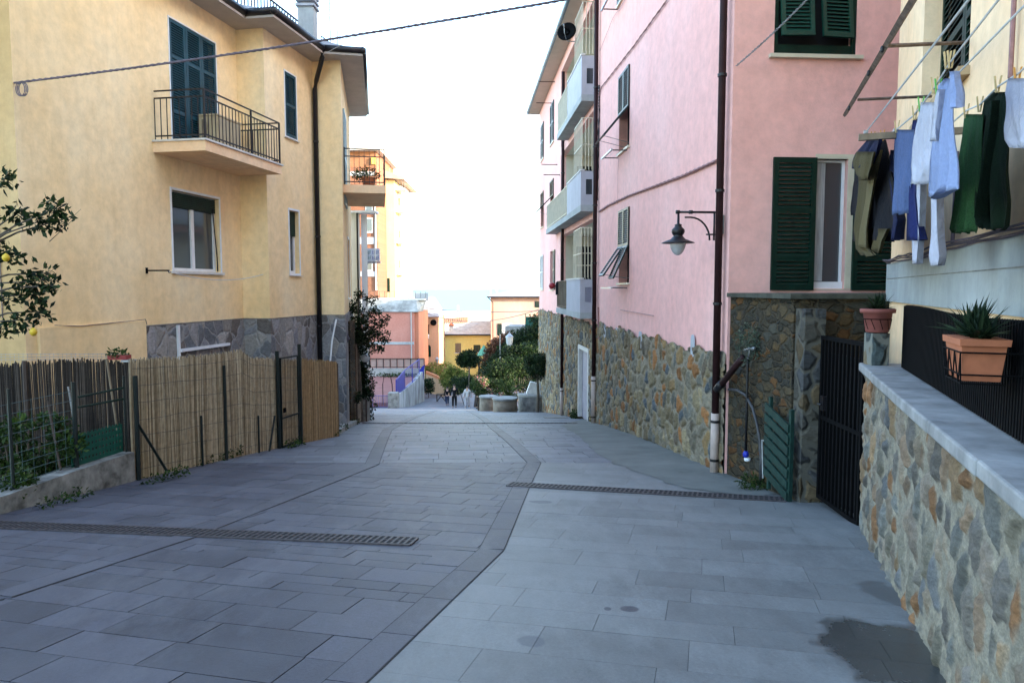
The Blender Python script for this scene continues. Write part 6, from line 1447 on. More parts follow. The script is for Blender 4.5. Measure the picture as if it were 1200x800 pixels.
# salmon house
SA = thing('salmon_house', 'low salmon pink house with a concrete roof terrace beyond the red court', 'house', (at(455,400,80).x,80,-9.2))
Y = 76; x0 = at(392,400,Y).x; x1 = at(485.5,400,Y).x; x2 = at(493,400,Y+2).x; zt_ = at(450,365.5,Y).z
salm = plaster('salmon_plaster', (.46,.20,.15), (.42,.18,.14), (.50,.235,.18), .2); salm2 = plaster('orange_salmon_plaster', (.42,.17,.10), (.38,.15,.09), (.46,.20,.12), .2)
m = MB(); m.box(x0,x1,Y,Y+9,-9.5,zt_); m.build('wall', salm, SA)
m = MB(); m.box(x1,x2,Y+.3,Y+9,-9.5,zt_-.02); m.build('side_wall', salm2, SA)
m = MB(); zl_ = at(450,402,Y).z; m.box(x0,x1-.02,Y-.06,Y-.002,zl_-.14,zl_+.14); m.build('string_course', M['greyband'], SA)
m = MB(); m.tube([(x1-.3,Y-.1,zt_),(x1-.3,Y-.1,-8)], .06, 6); m.build('downpipe', M['greyband'], SA)
a, b = at(424,405,Y), at(434,429,Y); m = MB(); m.box(a.x,b.x,Y-.05,Y-.003,b.z,a.z); dd = m.build('garage_door', plain('brown_shutter_door', (.22,.14,.11), .7, .1, 5), SA)
m = MB(); m.box(a.x,b.x,Y-.08,Y-.051,b.z,at(430,416,Y).z); m.build('lower_leaf', M['dgreen'], dd)
m = MB(); a_ = at(440,366,Y-1); b_ = at(498,352,Y-1); m.add([(x0,Y-.2,zt_+.02),(at(490,365,Y).x,Y-.2,zt_+.02),(at(496,365,Y+3).x,Y+3,zt_+.02),(x0,Y+3,zt_+.02),(x0,Y+1.2,b_.z),(at(486,352,Y).x,Y+1.2,b_.z),(at(499,352,Y+3).x,Y+3.4,b_.z),(x0,Y+3.4,b_.z)], [(3,2,1,0),(4,5,6,7),(0,1,5,4),(1,2,6,5),(2,3,7,6),(3,0,4,7)]); m.build('roof', plain('stained_roof_concrete', (.25,.26,.245), .9, .4, .8), SA)
m = MB(); m.box(x0,at(498,350,Y+2).x,Y+1.5,Y+9,b_.z,b_.z+.15); m.build('terrace_slab', M['offwhite'], SA)
fz = Fr(x0, Y+2.0, 1, 0); rails(fz, 0, at(499,350,Y+2).x-x0, 0, b_.z+.2, at(460,341.5,Y+2).z, .55, .035, M['iron'], SA, 'terrace_railing')
m = MB(); a, b = at(486,343,Y+3), at(502,352,Y+3); m.box(a.x,b.x,Y+3,Y+3.1,b.z,a.z); m.build('terrace_screen', M['metal'], SA)
m = MB(); c = at(479,340,Y+3); m.tube([(c.x,Y+3,b_.z),(c.x,Y+3,at(479,330,Y+3).z)], .03, 5); m.build('aerial_pole', M['iron'], SA)
# brick tower
Y = 82; TW = thing('brick_tower_block', 'tall orange brick apartment block rising behind the white house', 'building', (at(425,300,Y).x,Y+5,-11))
bm_, nt, ns, ls, bs = newmat('orange_brick'); br_ = nnode(ns, 'ShaderNodeTexBrick', Scale=1.0); br_.inputs['Brick Width'].default_value = .35; br_.inputs['Row Height'].default_value = .12; br_.inputs['Mortar Size'].default_value = .012
br_.inputs['Color1'].default_value = (.15,.05,.02,1); br_.inputs['Color2'].default_value = (.19,.07,.03,1); br_.inputs['Mortar'].default_value = (.18,.11,.08,1); ls.new(pos(ns, ls, (1,1,1), (R(90),0,0)), br_.inputs['Vector']); ls.new(br_.outputs[0], bs.inputs['Base Color']); bs.inputs['Roughness'].default_value = .9
x0 = at(380,300,Y).x; x1 = at(442.5,300,Y).x; zt_ = at(430,168,Y).z
m = MB(); m.box(x0,x1,Y,Y+12,-11,zt_-.9); m.build('wall', bm_, TW)
m = MB(); m.box(x0,x1-.2,Y-.03,Y-.002,at(430,196,Y).z,zt_-.9); m.build('top_storey', plain('orange_paint', (.24,.11,.055), .9, .1, 1), TW)
m = MB(); m.box(x0-.5,x1+.6,Y-1,Y+12,zt_-.9,zt_); m.build('roof_slab', M['offwhite'], TW)
m = MB(); k = 18; m.box(x0,x1+.2,Y-.5,Y-.4,zt_+.8,zt_+.9)
for i in range(k): m.box(x0+(x1-x0)*i/k,x0+(x1-x0)*(i+.55)/k,Y-.5,Y-.42,zt_+.001,zt_+.8)
m.build('roof_railing', M['roofgrey'], TW)
for i, (y0, y1) in enumerate(((201,206),(218,226),(278,286),(318,324))):
    m = MB(); m.box(x0,at(440,300,Y).x,Y-.06-.01*i,Y-.002,at(430,y1,Y).z,at(430,y0,Y).z); m.build('string_course', plain('pale_band', (.36,.36,.37), .8, .1, 1), TW)
for i in range(3):
    y0 = (231,255,300)[i]; a, b = at(428,y0,Y), at(437,y0+18,Y); m = MB(); m.box(a.x,b.x,Y-.05,Y-.002,b.z,a.z); w_ = m.build('window', M['offwhite'], TW); m = MB(); m.box(a.x+.1,b.x-.1,Y-.08,Y-.051,b.z+.2,a.z-.15); m.build('pane', M['glass'], w_)
a, b = at(436,185,Y), at(440,193,Y); m = MB(); m.box(a.x,b.x,Y-.3,Y-.031,b.z,a.z); m.build('wall_box', plain('yellow_box', (.65,.45,.08), .6, .1, 5), TW)
m = MB(); c = at(440.5,300,Y); m.tube([(c.x,Y-.1,at(440,240,Y).z),(c.x,Y-.1,at(440,340,Y).z)], .1, 6); m.build('downpipe', M['offwhite'], TW)
# cream tower
Y = 88; CT2 = thing('cream_tower_block', 'tall cream apartment block with balconies at the seaward side', 'building', (at(458,300,Y).x,Y+5,-11.5))
x0 = at(442,300,Y).x; x1 = at(463,300,Y).x; x2 = at(471,300,Y+3).x; zt_ = at(450,211,Y).z
cy = plaster('cream_tower_plaster', (.56,.41,.23), (.52,.38,.21), (.60,.45,.27), .15)
m = MB(); m.box(x0,x1,Y,Y+12,-12,zt_); m.build('wall', cy, CT2)
m = MB(); m.box(x1,x2,Y+3,Y+12,-12,zt_-.3); m.build('seaward_wall', plain('white_tower_paint', (.75,.70,.62), .9, .05, 1), CT2)
m = MB(); m.add([(x0-.3,Y-.6,zt_+.25),(x2+.9,Y-.6,zt_),(x2+.9,Y+12,zt_),(x0-.3,Y+12,zt_+.25),(x0-.3,Y-.6,at(444,205,Y).z+.9),(x2+.9,Y-.6,zt_+.3),(x2+.9,Y+12,zt_+.3),(x0-.3,Y+12,at(444,205,Y).z+.9)], [(3,2,1,0),(4,5,6,7),(0,1,5,4),(1,2,6,5),(2,3,7,6),(3,0,4,7)]); m.build('roof', plain('brownish_roof', (.34,.27,.22), .9, .1, 1), CT2)
for i, y in enumerate((220,246,283,320)):
    z = at(470,y,Y).z; xe = at(474,y,Y).x; f = Fr(x1, Y+.4, 1, 0)
    m = MB(); m.box(x1+.001,xe,Y+.4,Y+3,z-.18,z); s_ = m.build('balcony_slab', M['offwhite'], CT2)
    rails(f, 0, xe-x1, 0, z+.05, z+.95, .25, .03, M['metal'], s_, 'railing')
for i, y in enumerate((232,270,305)):
    a, b = at(465,y,Y+3), at(469,y+9,Y+3); m = MB(); m.box(a.x,b.x,Y+2.95,Y+2.998,b.z,a.z); m.build('window', M['wood'], CT2)
a, b = at(450,326,Y), at(457,342,Y); m = MB(); m.box(a.x,b.x,Y-.06,Y-.002,b.z,a.z); m.build('shutter', M['dgreen'], CT2)
c = at(476,229,Y+2); DS = thing('roof_dish', 'pale round satellite dish on the balcony edge of the cream tower', 'satellite dish', tuple(c)); m = MB(); m.lathe(c, [(.05,0),(.3,.05),(.45,.16),(.44,.17),(.28,.07),(.04,.03)], 14); o = m.build('dish', M['metal'], DS, True); o.rotation_euler = (R(75),0,R(20)); m = MB(); m.tube([c, c+V((-.5,0,-.3))], .03, 5); m.build('mount', M['iron'], DS)
c = at(466,196,Y+3); m = MB(); m.tube([(c.x-1,Y+3,at(462,200,Y+3).z-2.2),(c.x-1,Y+3,c.z)], .04, 5); m.tube([(c.x-1,Y+3,c.z),(c.x+1.6,Y+3,c.z-.25)], .025, 4)
for k in range(7): m.tube([(c.x-.7+.35*k,Y+2.7,c.z-.03*k),(c.x-.7+.35*k,Y+3.3,c.z-.03*k)], .018, 4)
o = recenter(m.build('roof_aerial', M['metal'])); tag(o, 'television aerial with a comb of rods on the cream tower roof', 'aerial')
# narrow salmon house with arched window
Y = 86; NS = thing('arched_window_house', 'narrow pale salmon house with a green arched window and a black dish', 'house', (at(503,400,Y).x,Y+4,-11.8))
x0 = at(478,400,Y).x; x1 = at(514,400,Y).x; zt_ = at(500,371,Y).z; m = MB(); m.box(x0,x1,Y,Y+8,-12.5,zt_); m.build('wall', plaster('pale_salmon_plaster', (.50,.29,.18), (.47,.27,.17), (.54,.32,.21), .2), NS)
m = MB(); a = [at(478,371,Y), at(515,371,Y)]; pk = at(500,348,Y).z; xr = at(506,350,Y).x; xl = at(478,350,Y).x
m.add([(a[0].x,Y-.5,zt_),(a[1].x,Y-.5,zt_),(a[1].x,Y+8,zt_),(a[0].x,Y+8,zt_),(xl,Y+3,pk),(xr,Y+3,pk)], [(3,2,1,0),(0,1,5,4),(1,2,5),(2,3,4,5),(3,0,4)]); m.build('roof', M['roofgrey'], NS)
a, b = at(495,380,Y), at(503,393,Y); m = MB(); m.box(a.x,b.x,Y-.04,Y-.002,b.z,a.z); w_ = m.build('loggia_dark_panel', M['dark'], NS)  # near-black panel on the wall, painted as the shaded loggia depth
m = MB(); m.add([(a.x,Y-.06,a.z-.8),(a.x,Y-.4,a.z-1.0),(b.x,Y-.4,b.z-.1),(b.x,Y-.06,b.z+.1)], [(0,1,2,3)]); m.box(a.x-.05,b.x,Y-.42,Y-.35,b.z-.35,b.z-.02); m.build('awning', M['white'], w_)
c0_, c1_ = at(499,404,Y), at(505,418,Y); xm = (c0_.x+c1_.x)/2; hw_ = (c1_.x-c0_.x)/2; vs = [(xm-hw_,Y-.06,c1_.z),(xm+hw_,Y-.06,c1_.z)]+[(xm+hw_*math.cos(t),Y-.06,c0_.z-hw_+hw_*math.sin(t)) for t in [i*math.pi/8 for i in range(9)]]; n_ = len(vs)
m = MB(); m.add(vs+[(x,Y-.003,z) for x,y,z in vs], [tuple(range(n_))]+[(i,(i+1) % n_,n_+(i+1) % n_,n_+i) for i in range(n_)]); m.build('arched_shutter', M['dgreen'], NS)
c = at(508,378,Y-.6); t = thing('wall_dish', 'round black satellite dish on the narrow salmon house', 'satellite dish', tuple(c)); m = MB(); m.lathe(c, [(.02,0),(.25,.03),(.38,.10),(.37,.11),(.02,.03)], 16); o = m.build('dish', M['black'], t, True); o.rotation_euler = (R(85),0,0); m = MB(); m.tube([c, c+V((0,.6,-.1))], .03, 5); m.build('mount', M['iron'], t)
# white building with tiled eave
Y = 112; WB2 = thing('white_seafront_house', 'bright white house with a brown tiled eave near the sea', 'house', (at(540,380,Y).x,Y+5,-14))
x0 = at(512,380,Y).x; x1 = at(572,380,Y).x; m = MB(); zt_ = at(540,367,Y).z; m.box(x0,x1,Y+2,Y+12,-16,zt_); m.box(x0,at(548,380,Y).x,Y,Y+2,-16,at(540,377,Y).z); m.build('wall', plain('seafront_white', (.78,.74,.68), .9, .05, 1), WB2)
m = MB(); a, b = at(513,378,Y), at(549,374,Y)
for k in range(14): x = a.x+(b.x-a.x)*k/14; m.box(x+.02,x+(b.x-a.x)/14-.08,Y-.3,Y+2,a.z+.05,a.z+.6+.02*k)
m.build('tiled_eave', plain('brown_tiles', (.40,.22,.15), .9, .15, 3), WB2)
m = MB(); c = at(536.5,366,Y+3); m.box(c.x-.15,c.x+.15,Y+3,Y+3.4,zt_,zt_+1.2); m.build('vent_pipe', M['metal'], WB2)
# yellow house
Y = 95; YE = thing('lemon_yellow_house', 'small lemon yellow house with grey roof and two green shuttered windows', 'house', (at(548,420,Y).x,Y+5,-12))
x0 = at(518,400,Y).x; x1 = at(578,400,Y).x; zt_ = at(550,392,Y).z
m = MB(); m.box(x0,x1,Y,Y+9,-13.5,zt_); m.build('wall', plaster('lemon_plaster', (.66,.57,.19), (.62,.53,.17), (.68,.60,.24), .2), YE)
m = MB(); e = [at(515,392,Y-.5), at(578,392,Y-.5)]; pz = at(571,377,Y).z
m.add([(e[0].x,Y-.5,zt_),(e[1].x+.3,Y-.5,zt_),(e[1].x+.3,Y+9,zt_),(e[0].x,Y+9,zt_),(at(549,380,Y).x,Y+4,pz-.2),(e[1].x+.3,Y+4,pz)], [(3,2,1,0),(0,1,5,4),(1,2,5),(2,3,4,5),(3,0,4)]); m.build('roof', plain('grey_brown_tiles', (.36,.32,.29), .9, .2, 2), YE)
m = MB(); m.tube([(e[0].x,Y-.55,zt_),(e[1].x+.2,Y-.55,zt_)], .1, 6); m.build('gutter', M['iron'], YE)
c = at(529,386,Y+2); m = MB(); m.box(c.x-.3,c.x+.3,Y+1.5,Y+2.1,zt_,c.z+.5); chm = m.build('chimney', M['offwhite'], YE); m = MB(); m.box(c.x-.4,c.x+.4,Y+1.4,Y+2.2,c.z+.51,c.z+.62); m.add([(c.x-.35,Y+1.45,c.z+.63),(c.x+.35,Y+1.45,c.z+.63),(c.x+.35,Y+2.15,c.z+.63),(c.x-.35,Y+2.15,c.z+.63),(c.x,Y+1.8,c.z+1.0)], [(0,1,4),(1,2,4),(2,3,4),(3,0,4),(0,3,2,1)]); m.build('chimney_cap', M['terracotta'], chm)
for x0_, x1_, y0, y1 in ((533.5,540.5,402,413),(555,563,404,412.5)):
    a, b = at(x0_,y0,Y), at(x1_,y1,Y); f = Fr(a.x, Y-.01, 1, 0); m = MB(); louver(m, V((a.x,Y-.02,b.z)), V((1,0,0)), V((0,0,1)), V((0,-1,0)), (b.x-a.x)/2-.02, a.z-b.z, .06, .12, ()); louver(m, V(((a.x+b.x)/2,Y-.02,b.z)), V((1,0,0)), V((0,0,1)), V((0,-1,0)), (b.x-a.x)/2-.02, a.z-b.z, .06, .12, ()); s_ = m.build('shutter', M['dgreen'] if x0_ > 550 else M['wood'], YE)
    m = MB(); m.box(a.x-.1,b.x+.1,Y-.12,Y-.003,b.z-.1,b.z-.01); m.build('sill', M['offwhite'], s_)
# pink far house
Y = 90; PF = thing('pale_pink_house', 'pale pink house with a flat dark eave beyond the bushes', 'house', (at(605,380,Y).x,Y+5,-9))
x0 = at(575,380,Y).x; x1 = at(668,380,Y).x; zt_ = at(600,348.5,Y).z; m = MB(); m.box(x0,x1,Y,Y+10,-13,zt_); m.build('wall', plaster('pale_pink_plaster', (.50,.31,.23), (.47,.29,.21), (.53,.34,.26), .2), PF)
m = MB(); xa = at(570.5,348,Y).x; m.box(xa,x1,Y-.7,Y+10.5,zt_,zt_+.13); m.build('eave', M['iron'], PF)
m = MB(); m.add([(xa,Y-.6,zt_+.14),(x1,Y-.6,zt_+.14),(x1,Y+10,zt_+.14),(xa,Y+10,zt_+.14),(at(610,340,Y).x,Y+5,at(620,337,Y+4).z),(x1,Y+5,at(620,337,Y+4).z)], [(3,2,1,0),(0,1,5,4),(1,2,5),(2,3,4,5),(3,0,4)]); m.build('roof', M['roofgrey'], PF)
m = MB(); c = at(577.5,350,Y-.2); m.tube([(xa+.2,Y-.5,zt_),(c.x,Y-.15,zt_-.6),(c.x,Y-.15,-10)], .06, 6); m.build('downpipe', M['brownpipe'], PF)
for x0_, x1_, y0, y1, mt in ((583,588,379,393,'dgreen'),(588.3,600,379,393,'white'),(601,605,380,393,'dgreen'),(627,634,353,360,'dgreen')):
    a, b = at(x0_,y0,Y), at(x1_,y1,Y); m = MB(); louver(m, V((a.x,Y-.02,b.z)), V((1,0,0)), V((0,0,1)), V((0,-1,0)), b.x-a.x, a.z-b.z, .08, .14, ()); m.build('shutter' if mt == 'dgreen' else 'window', M[mt], PF)
m = MB()
for x, h in ((575,9),(582,10),(612,14)):
    c = at(x, 346, Y+3); m.tube([(c.x,Y+3,zt_),(c.x,Y+3,at(x,346-h,Y+3).z)], .03, 4); m.tube([(c.x-.4,Y+3,at(x,348-h,Y+3).z),(c.x+.4,Y+3,at(x,347-h,Y+3).z)], .02, 4)
m.build('aerial', M['metal'], PF)
for i, (pa, pb, s, lb) in enumerate(((at(499,361,84), at(650,363,60), .3, 'upper thin wire strung across the valley in front of the far houses'), (at(497,366,84), at(636,361,60), 1.1, 'sagging dark cable strung in front of the pale pink house'))):
    m = MB(); m.tube(sag(pa, pb, s, 14), .03, 4); o = recenter(m.build('valley_cable', M['cable'])); tag(o, lb, 'cable')
# ================================================================ PLAZA: seats, well, plants
def stone_seat(px, pyb, pyt, Y, r, label, name='round_stone_seat'):
    zz = gz(Y); c = V((at(px,pyb,Y).x, Y, zz)); h = at(px,pyt,Y).z-zz; t = thing(name, label, 'seat', tuple(c))
    m = MB(); m.lathe((c.x,c.y,c.z-.15), [(r*.92,0),(r*.92,.15),(r*.94,h*.3+.15),(r*.93,h+.15-.09)], 32); m.build('drum', plain('mossy_seat_stone', (.20,.165,.125), .9, .3, 3, bmp=.5), t, True)
    m = MB(); m.lathe((c.x,c.y,c.z+h-.089), [(r*.95,0),(r,.01),(r,.075),(r*.97,.088),(0.01,.089)], 32); m.build('top_slab', M['concrete'], t, False)
stone_seat(592, 483, 465.5, 32.2, .58, 'larger round stone drum seat in the middle of the street end')
stone_seat(572, 480, 463.5, 35.5, .46, 'smaller stone drum seat half hidden behind the larger one')
# semicircular bench with inclined block
Y = 32.4; c = at(628,470,Y); t = thing('curved_stone_bench', 'curved stone bench against the pink house wall with a sloping stone block', 'bench', (c.x,Y,gz(Y)))
m = MB(); N = 20; zz = gz(Y); hb = at(634,458,Y).z-zz; hb = .78; ro, ri = .80, .45
rb = [(c.x+math.cos(math.pi+math.pi*i/N)*ro*1.0, Y+.6+math.sin(math.pi+math.pi*i/N)*ro) for i in range(N+1)]; rin = [(c.x+math.cos(math.pi+math.pi*i/N)*ri, Y+.6+math.sin(math.pi+math.pi*i/N)*ri) for i in range(N+1)]
m.prism(rb, zz-.3, zz+hb-.1); m.build('bench_base', M['concreted'], t)
m = MB(); rb2 = [(c.x+(x-c.x)*1.06, Y+.6+(y-Y-.6)*1.06) for x, y in rb]; m.prism(rb2, zz+hb-.099, zz+hb); m.build('seat_slab', M['concrete'], t)
m = MB(); a = c.x-.12; z = zz+hb+.002; m.add([(a-.32,Y+.2,z),(a+.42,Y+.2,z),(a+.42,Y+.75,z),(a-.32,Y+.75,z),(a-.12,Y+.3,z+.55),(a+.38,Y+.3,z+.42),(a+.38,Y+.7,z+.42),(a-.12,Y+.7,z+.55)], [(3,2,1,0),(4,5,6,7),(0,1,5,4),(1,2,6,5),(2,3,7,6),(3,0,4,7)]); m.build('stone_block', M['offwhite'], t)
# planting bed behind
m = MB(); a = at(585,470,38); P_ = [(at(582,470,37.5).x,37.5),(3.0,36.6),(7,36.6),(12,40),(12,60),(3.2,60),(at(552,470,48).x,50)]
m = sheet(P_, .12); m.build('planting_bed', plain('bed_soil', (.06,.045,.03), .95, .2, 3), None, kind='structure')
def bush(name, label, cat, blobs, n, size, mat, stems=True, ratio=.5, grp=None, shell=.55):
    xs = [b[0][0] for b in blobs]; ys = [b[0][1] for b in blobs]; c = (sum(xs)/len(xs), sum(ys)/len(ys)); zz = gz(c[1])
    t = thing(name, label, cat, (c[0],c[1],zz), grp); m = MB(); leaves(m, blobs, int(n*1.7), size, shell, ratio); m.build('crown' if stems == 'tree' else 'foliage', mat, t)
    if stems:
        m = MB()
        hz_ = min(b[0][2] for b in blobs)-.15
        if stems == 'tree': m.tube([(c[0],c[1],zz-.1),(c[0]+.04,c[1],(zz+hz_)/2),(c[0],c[1],hz_)], [.075,.06,.05], 8)
        for b in blobs[:6]: m.tube([(c[0],c[1],hz_), b[0]], [.03,.01], 5) if stems == 'tree' else m.tube([(c[0],c[1],zz-.1), (c[0]*.5+b[0][0]*.5, c[1], (zz+b[0][2])/2), b[0]], [.06 if stems == 'tree' else .03,.03,.01], 6)
        m.build('trunk' if stems == 'tree' else 'stem', M['bark'], t)
    return t
A3 = lambda x, y, Y, r, s=1: (tuple(at(x,y,Y)), (r*s, r, r*.85))
bush('ball_tree', 'small tree with a round dark crown above the curved stone bench', 'tree', [A3(631,424,31.4,.45),A3(636,431,31,.4),A3(624,430,31.6,.38),A3(630,437,31.4,.38),A3(636,420,30.8,.32),A3(622,421,31.6,.3)], 3400, .085, M['leafd'], 'tree')
bush('dark_shrub', 'broad dark green shrub left of the palm at the street end', 'shrub', [A3(585,432,41,.7),A3(575,440,41,.6),A3(592,445,41,.7),A3(580,452,40,.55),A3(598,430,42,.7),A3(570,452,40,.4)], 3600, .13, M['leafd'], grp='shrubs behind the stone seats')
bush('mid_green_shrub', 'mid green rounded shrub above the palm crown', 'shrub', [A3(608,420,44,.9),A3(598,415,44,.7),A3(618,414,44,.8),A3(612,430,43,.8)], 3200, .15, M['leafd'], grp='shrubs behind the stone seats')
bush('tall_hillside_bush', 'tall dark bush climbing against the stone corner of the pink house', 'shrub', [A3(625,400,46,.8),A3(618,392,47,.7),A3(628,388,46,.6),A3(612,402,47,.8),A3(622,412,45,.8),A3(628,375,46,.45),A3(606,396,48,.7)], 3800, .16, M['leafd'], grp='shrubs behind the stone seats')
bush('red_leaved_shrub', 'reddish leaved shrub below the window of the pale pink house', 'shrub', [A3(583,408,52,.9),A3(577,416,52,.7),A3(590,402,52,.8),A3(596,397,53,.7),A3(573,424,51,.6)], 2600, .17, M['leafr'], grp='shrubs behind the stone seats')
bush('bright_shrub', 'brighter green shrub between the lantern and the round tree', 'shrub', [A3(592,412,50,.7),A3(583,424,50,.8),A3(600,405,50,.7),A3(571,432,49,.6)], 2600, .15, M['leafd'], grp='shrubs behind the stone seats')
bush('low_border_shrub', 'low light green border shrub just behind the drum seats', 'shrub', [A3(560,456,38,.35),A3(566,460,38,.3),A3(556,450,38.5,.3)], 1100, .09, M['leafm'], grp='shrubs behind the stone seats')
bush('bed_edge_shrub', 'low dark shrubs filling the bed behind the curved bench', 'shrub', [A3(x,452,40,.45) for x in (575,585,596,606,616,622)]+[A3(x,440,48,.8) for x in (570,585,600,615,628)], 3600, .12, M['leafd'], grp='shrubs behind the stone seats')
bush('deep_green_shrub', 'deep green shrub mass below the tall hillside bush', 'shrub', [A3(x,y,50,.9) for x, y in ((600,425),(612,415),(622,425),(605,440),(618,440),(628,405))], 3000, .15, M['leafd'], grp='shrubs behind the stone seats')
bush('flower_patch', 'patch of pink and white flowers beside the seated person', 'flowers', [A3(566,448,39,.35),A3(573,459,38.2,.25),A3(560,446,39,.3),A3(589,463,37,.2)], 700, .09, foliage('pink_white_flowers', [(0,(.03,.08,.02)),(.5,(.07,.13,.03)),(.72,(.45,.04,.14)),(.88,(.6,.5,.45)),(1,(.5,.35,.1))]))
bush('round_top_tree', 'clipped tree with a round dome crown in front of the yellow house', 'tree', [A3(549,421,72,1.05,1.25),A3(544,423,72,.75),A3(555,423,72,.75),A3(549,417,72,.8)], 2600, .22, M['leafd'], 'tree')
bush('yellow_green_tree', 'sunlit yellow green bushy tree standing behind the walking people', 'tree', [A3(532,441,66,1.0),A3(524,445,66,.8),A3(540,442,66,.9),A3(530,434,66,.6),A3(545,446,65,.8),A3(527,450,65,.7),A3(537,452,65,.9)], 3600, .20, foliage('yellow_green_leaves', [(0,(.04,.06,.012)),(.5,(.11,.14,.025)),(.9,(.22,.22,.05)),(1,(.35,.22,.08))]), 'tree')
bush('dark_street_bush', 'dark green bush just left of the three walking people', 'shrub', [A3(545,452,60,.8),A3(553,448,60,.8),A3(536,448,61,.7)], 1800, .16, M['leafd'])
bush('pink_flower_bush', 'sunlit bush of pink and orange flowers above the low orange wall', 'flowers', [A3(508,433,78,1.0),A3(516,437,77,.9),A3(500,436,78,.8),A3(522,431,78,.8),A3(511,441,76,.6)], 2200, .22, M['leafy'])
bush('round_hedge_ball', 'small dark round bush at the foot of the ramp wall', 'shrub', [A3(502,449,70,.65),A3(502,455,70,.6)], 900, .17, M['leafd'])
# orange wall and sunlit path edge
m = MB(); a = at(503,452,73); pts = [at(x,y,Y) for x, y, Y in ((499,438,76),(511,443,73.5),(526,451,70))]
for p, q_ in zip(pts, pts[1:]): m.hexa([(p.x,p.y,-12.5),(q_.x,q_.y,-12.5),(q_.x,q_.y+.4,-12.5),(p.x,p.y+.4,-12.5),(p.x,p.y,p.z),(q_.x,q_.y,q_.z),(q_.x,q_.y+.4,q_.z),(p.x,p.y+.4,p.z)])
o = recenter(m.build('orange_wall', plaster('beige_orange_render', (.52,.34,.21), (.48,.30,.18), (.56,.38,.25), .2))); tag(o, 'low sunlit beige wall with an orange coping beyond the ramp', 'wall')
m = MB()
for p, q_ in zip(pts, pts[1:]): m.hexa([(p.x,p.y-.08,p.z+.003),(q_.x,q_.y-.08,q_.z+.003),(q_.x,q_.y+.48,q_.z+.003),(p.x,p.y+.48,p.z+.003),(p.x,p.y-.08,p.z+.3),(q_.x,q_.y-.08,q_.z+.3),(q_.x,q_.y+.48,q_.z+.3),(p.x,p.y+.48,p.z+.3)])
o = recenter(m.build('tile_coping', plain('orange_tile_coping', (.50,.17,.07), .8, .15, 3))); tag(o, 'row of orange tiles on top of the low sunlit wall', 'coping')
# wooden bench
c = at(517,462,66); t = thing('wooden_trestle', 'low wooden trestle bench at the end of the street beside the people', 'bench', (c.x,66,gz(66)))
m = MB(); m.box(c.x-.45,c.x+.45,65.8,66.2,gz(66)+.62,gz(66)+.70); m.build('seat', M['woodd'], t)
for s in (-1,1):
    m = MB(); m.tube([(c.x+s*.4,66,gz(66)-.02),(c.x-s*.05,66,gz(66)+.62)], .04, 5); m.build('leg', M['woodd'], t)
    m = MB(); m.box(c.x+s*.4-.04,c.x+s*.4+.04,65.9,66.1,gz(66)-.02,gz(66)+.62); m.build('leg', M['woodd'], t)
# leaning dark posts near the plants
for i, (x0,y0,x1,y1,Y,mt,lb) in enumerate(((549,450,550,430,57,'woodd','upright dark post between the walking people and the shrubs'),(556,448,562,428,57,'woodd','slanting dark trunk leaning beside the upright dark post'))):
    m = MB(); a, b = at(x0,y0,Y), at(x1,y1,Y); m.tube([(a.x,Y,gz(Y)-.1), b], [.06,.05] if i == 0 else [.09,.06], 8); o = recenter(m.build('plaza_post', M[mt])); tag(o, lb, 'post')
# palm / cycad
c = at(596,455,37.9); t = thing('cycad_palm', 'dark cycad palm with a fan of arching fronds behind the large drum seat', 'palm', (c.x,37.9,gz(37.9)))
m = MB(); m.lathe((c.x,37.9,gz(37.9)-.1), [(.2,0),(.22,.4),(.17,.75)], 10); m.build('trunk', M['bark'], t)
m = MB(); q = random.Random(31); o0 = V((c.x,37.9,gz(37.9)+.7))
for i in range(60):
    a = q.uniform(0,6.283); el = q.uniform(.15,1.35); L = q.uniform(1.1,1.6); d = V((math.cos(a)*math.cos(el),math.sin(a)*math.cos(el),math.sin(el))); sd = d.cross(V((0,0,1))).normalized()
    for k in range(14):
        t_ = .12+.88*k/13; p = o0+d*L*t_+V((0,0,-.55*L*t_*t_*math.cos(el)))
        for s in (-1,1): m.leaf(p, sd*s+d*.7+V((0,0,.15)), V((0,0,1)), .20*(1-.55*t_), .035)
m.build('fronds', M['leafm'], t)
# lantern, green mesh, thin pole
c = at(597,400,46); t = thing('lantern_post', 'white glass lantern on a thin post among the shrubs', 'street lamp', (c.x,46,gz(46)))
m = MB(); zb_ = at(597,406.5,46).z; m.tube([(c.x,46,gz(46)-.1),(c.x,46,zb_)], .035, 6); m.build('post', M['iron'], t)
m = MB(); zt_ = at(597,395,46).z; m.lathe((c.x,46,zb_), [(.10,0),(.17,.05),(.24,zt_-zb_),(.22,zt_-zb_+.01)], 6); m.build('lantern_glass', plain('milky_glass', (.40,.43,.43), .3, .05, 5, bmp=0), t)
m = MB(); m.lathe((c.x,46,zt_+.012), [(.27,0),(.24,.05),(.08,.2),(.05,.24),(.06,.29),(.01,.33)], 6); m.build('lantern_cap', M['metal'], t)
c = at(586,410,46); m = MB(); m.tube([(c.x,46.2,gz(46)-.1),(c.x,46.2,at(586,392,46.2).z)], .03, 6); o = recenter(m.build('thin_pole', M['metal'])); tag(o, 'thin pale pole left of the white lantern', 'pole')
a, b = at(616,371,50), at(632,392,50); m = MB(); m.box(a.x,b.x,50,50.06,b.z-1,a.z); 
for k in range(4): x = a.x+(b.x-a.x)*k/3; m.box(x-.03,x+.03,49.93,49.99,b.z-1,a.z+.2)
o = recenter(m.build('green_screen', plain('green_shade_net', (.01,.09,.07), .8, .15, 6))); tag(o, 'dark green shade net screen at the stone corner of the pink house', 'screen')
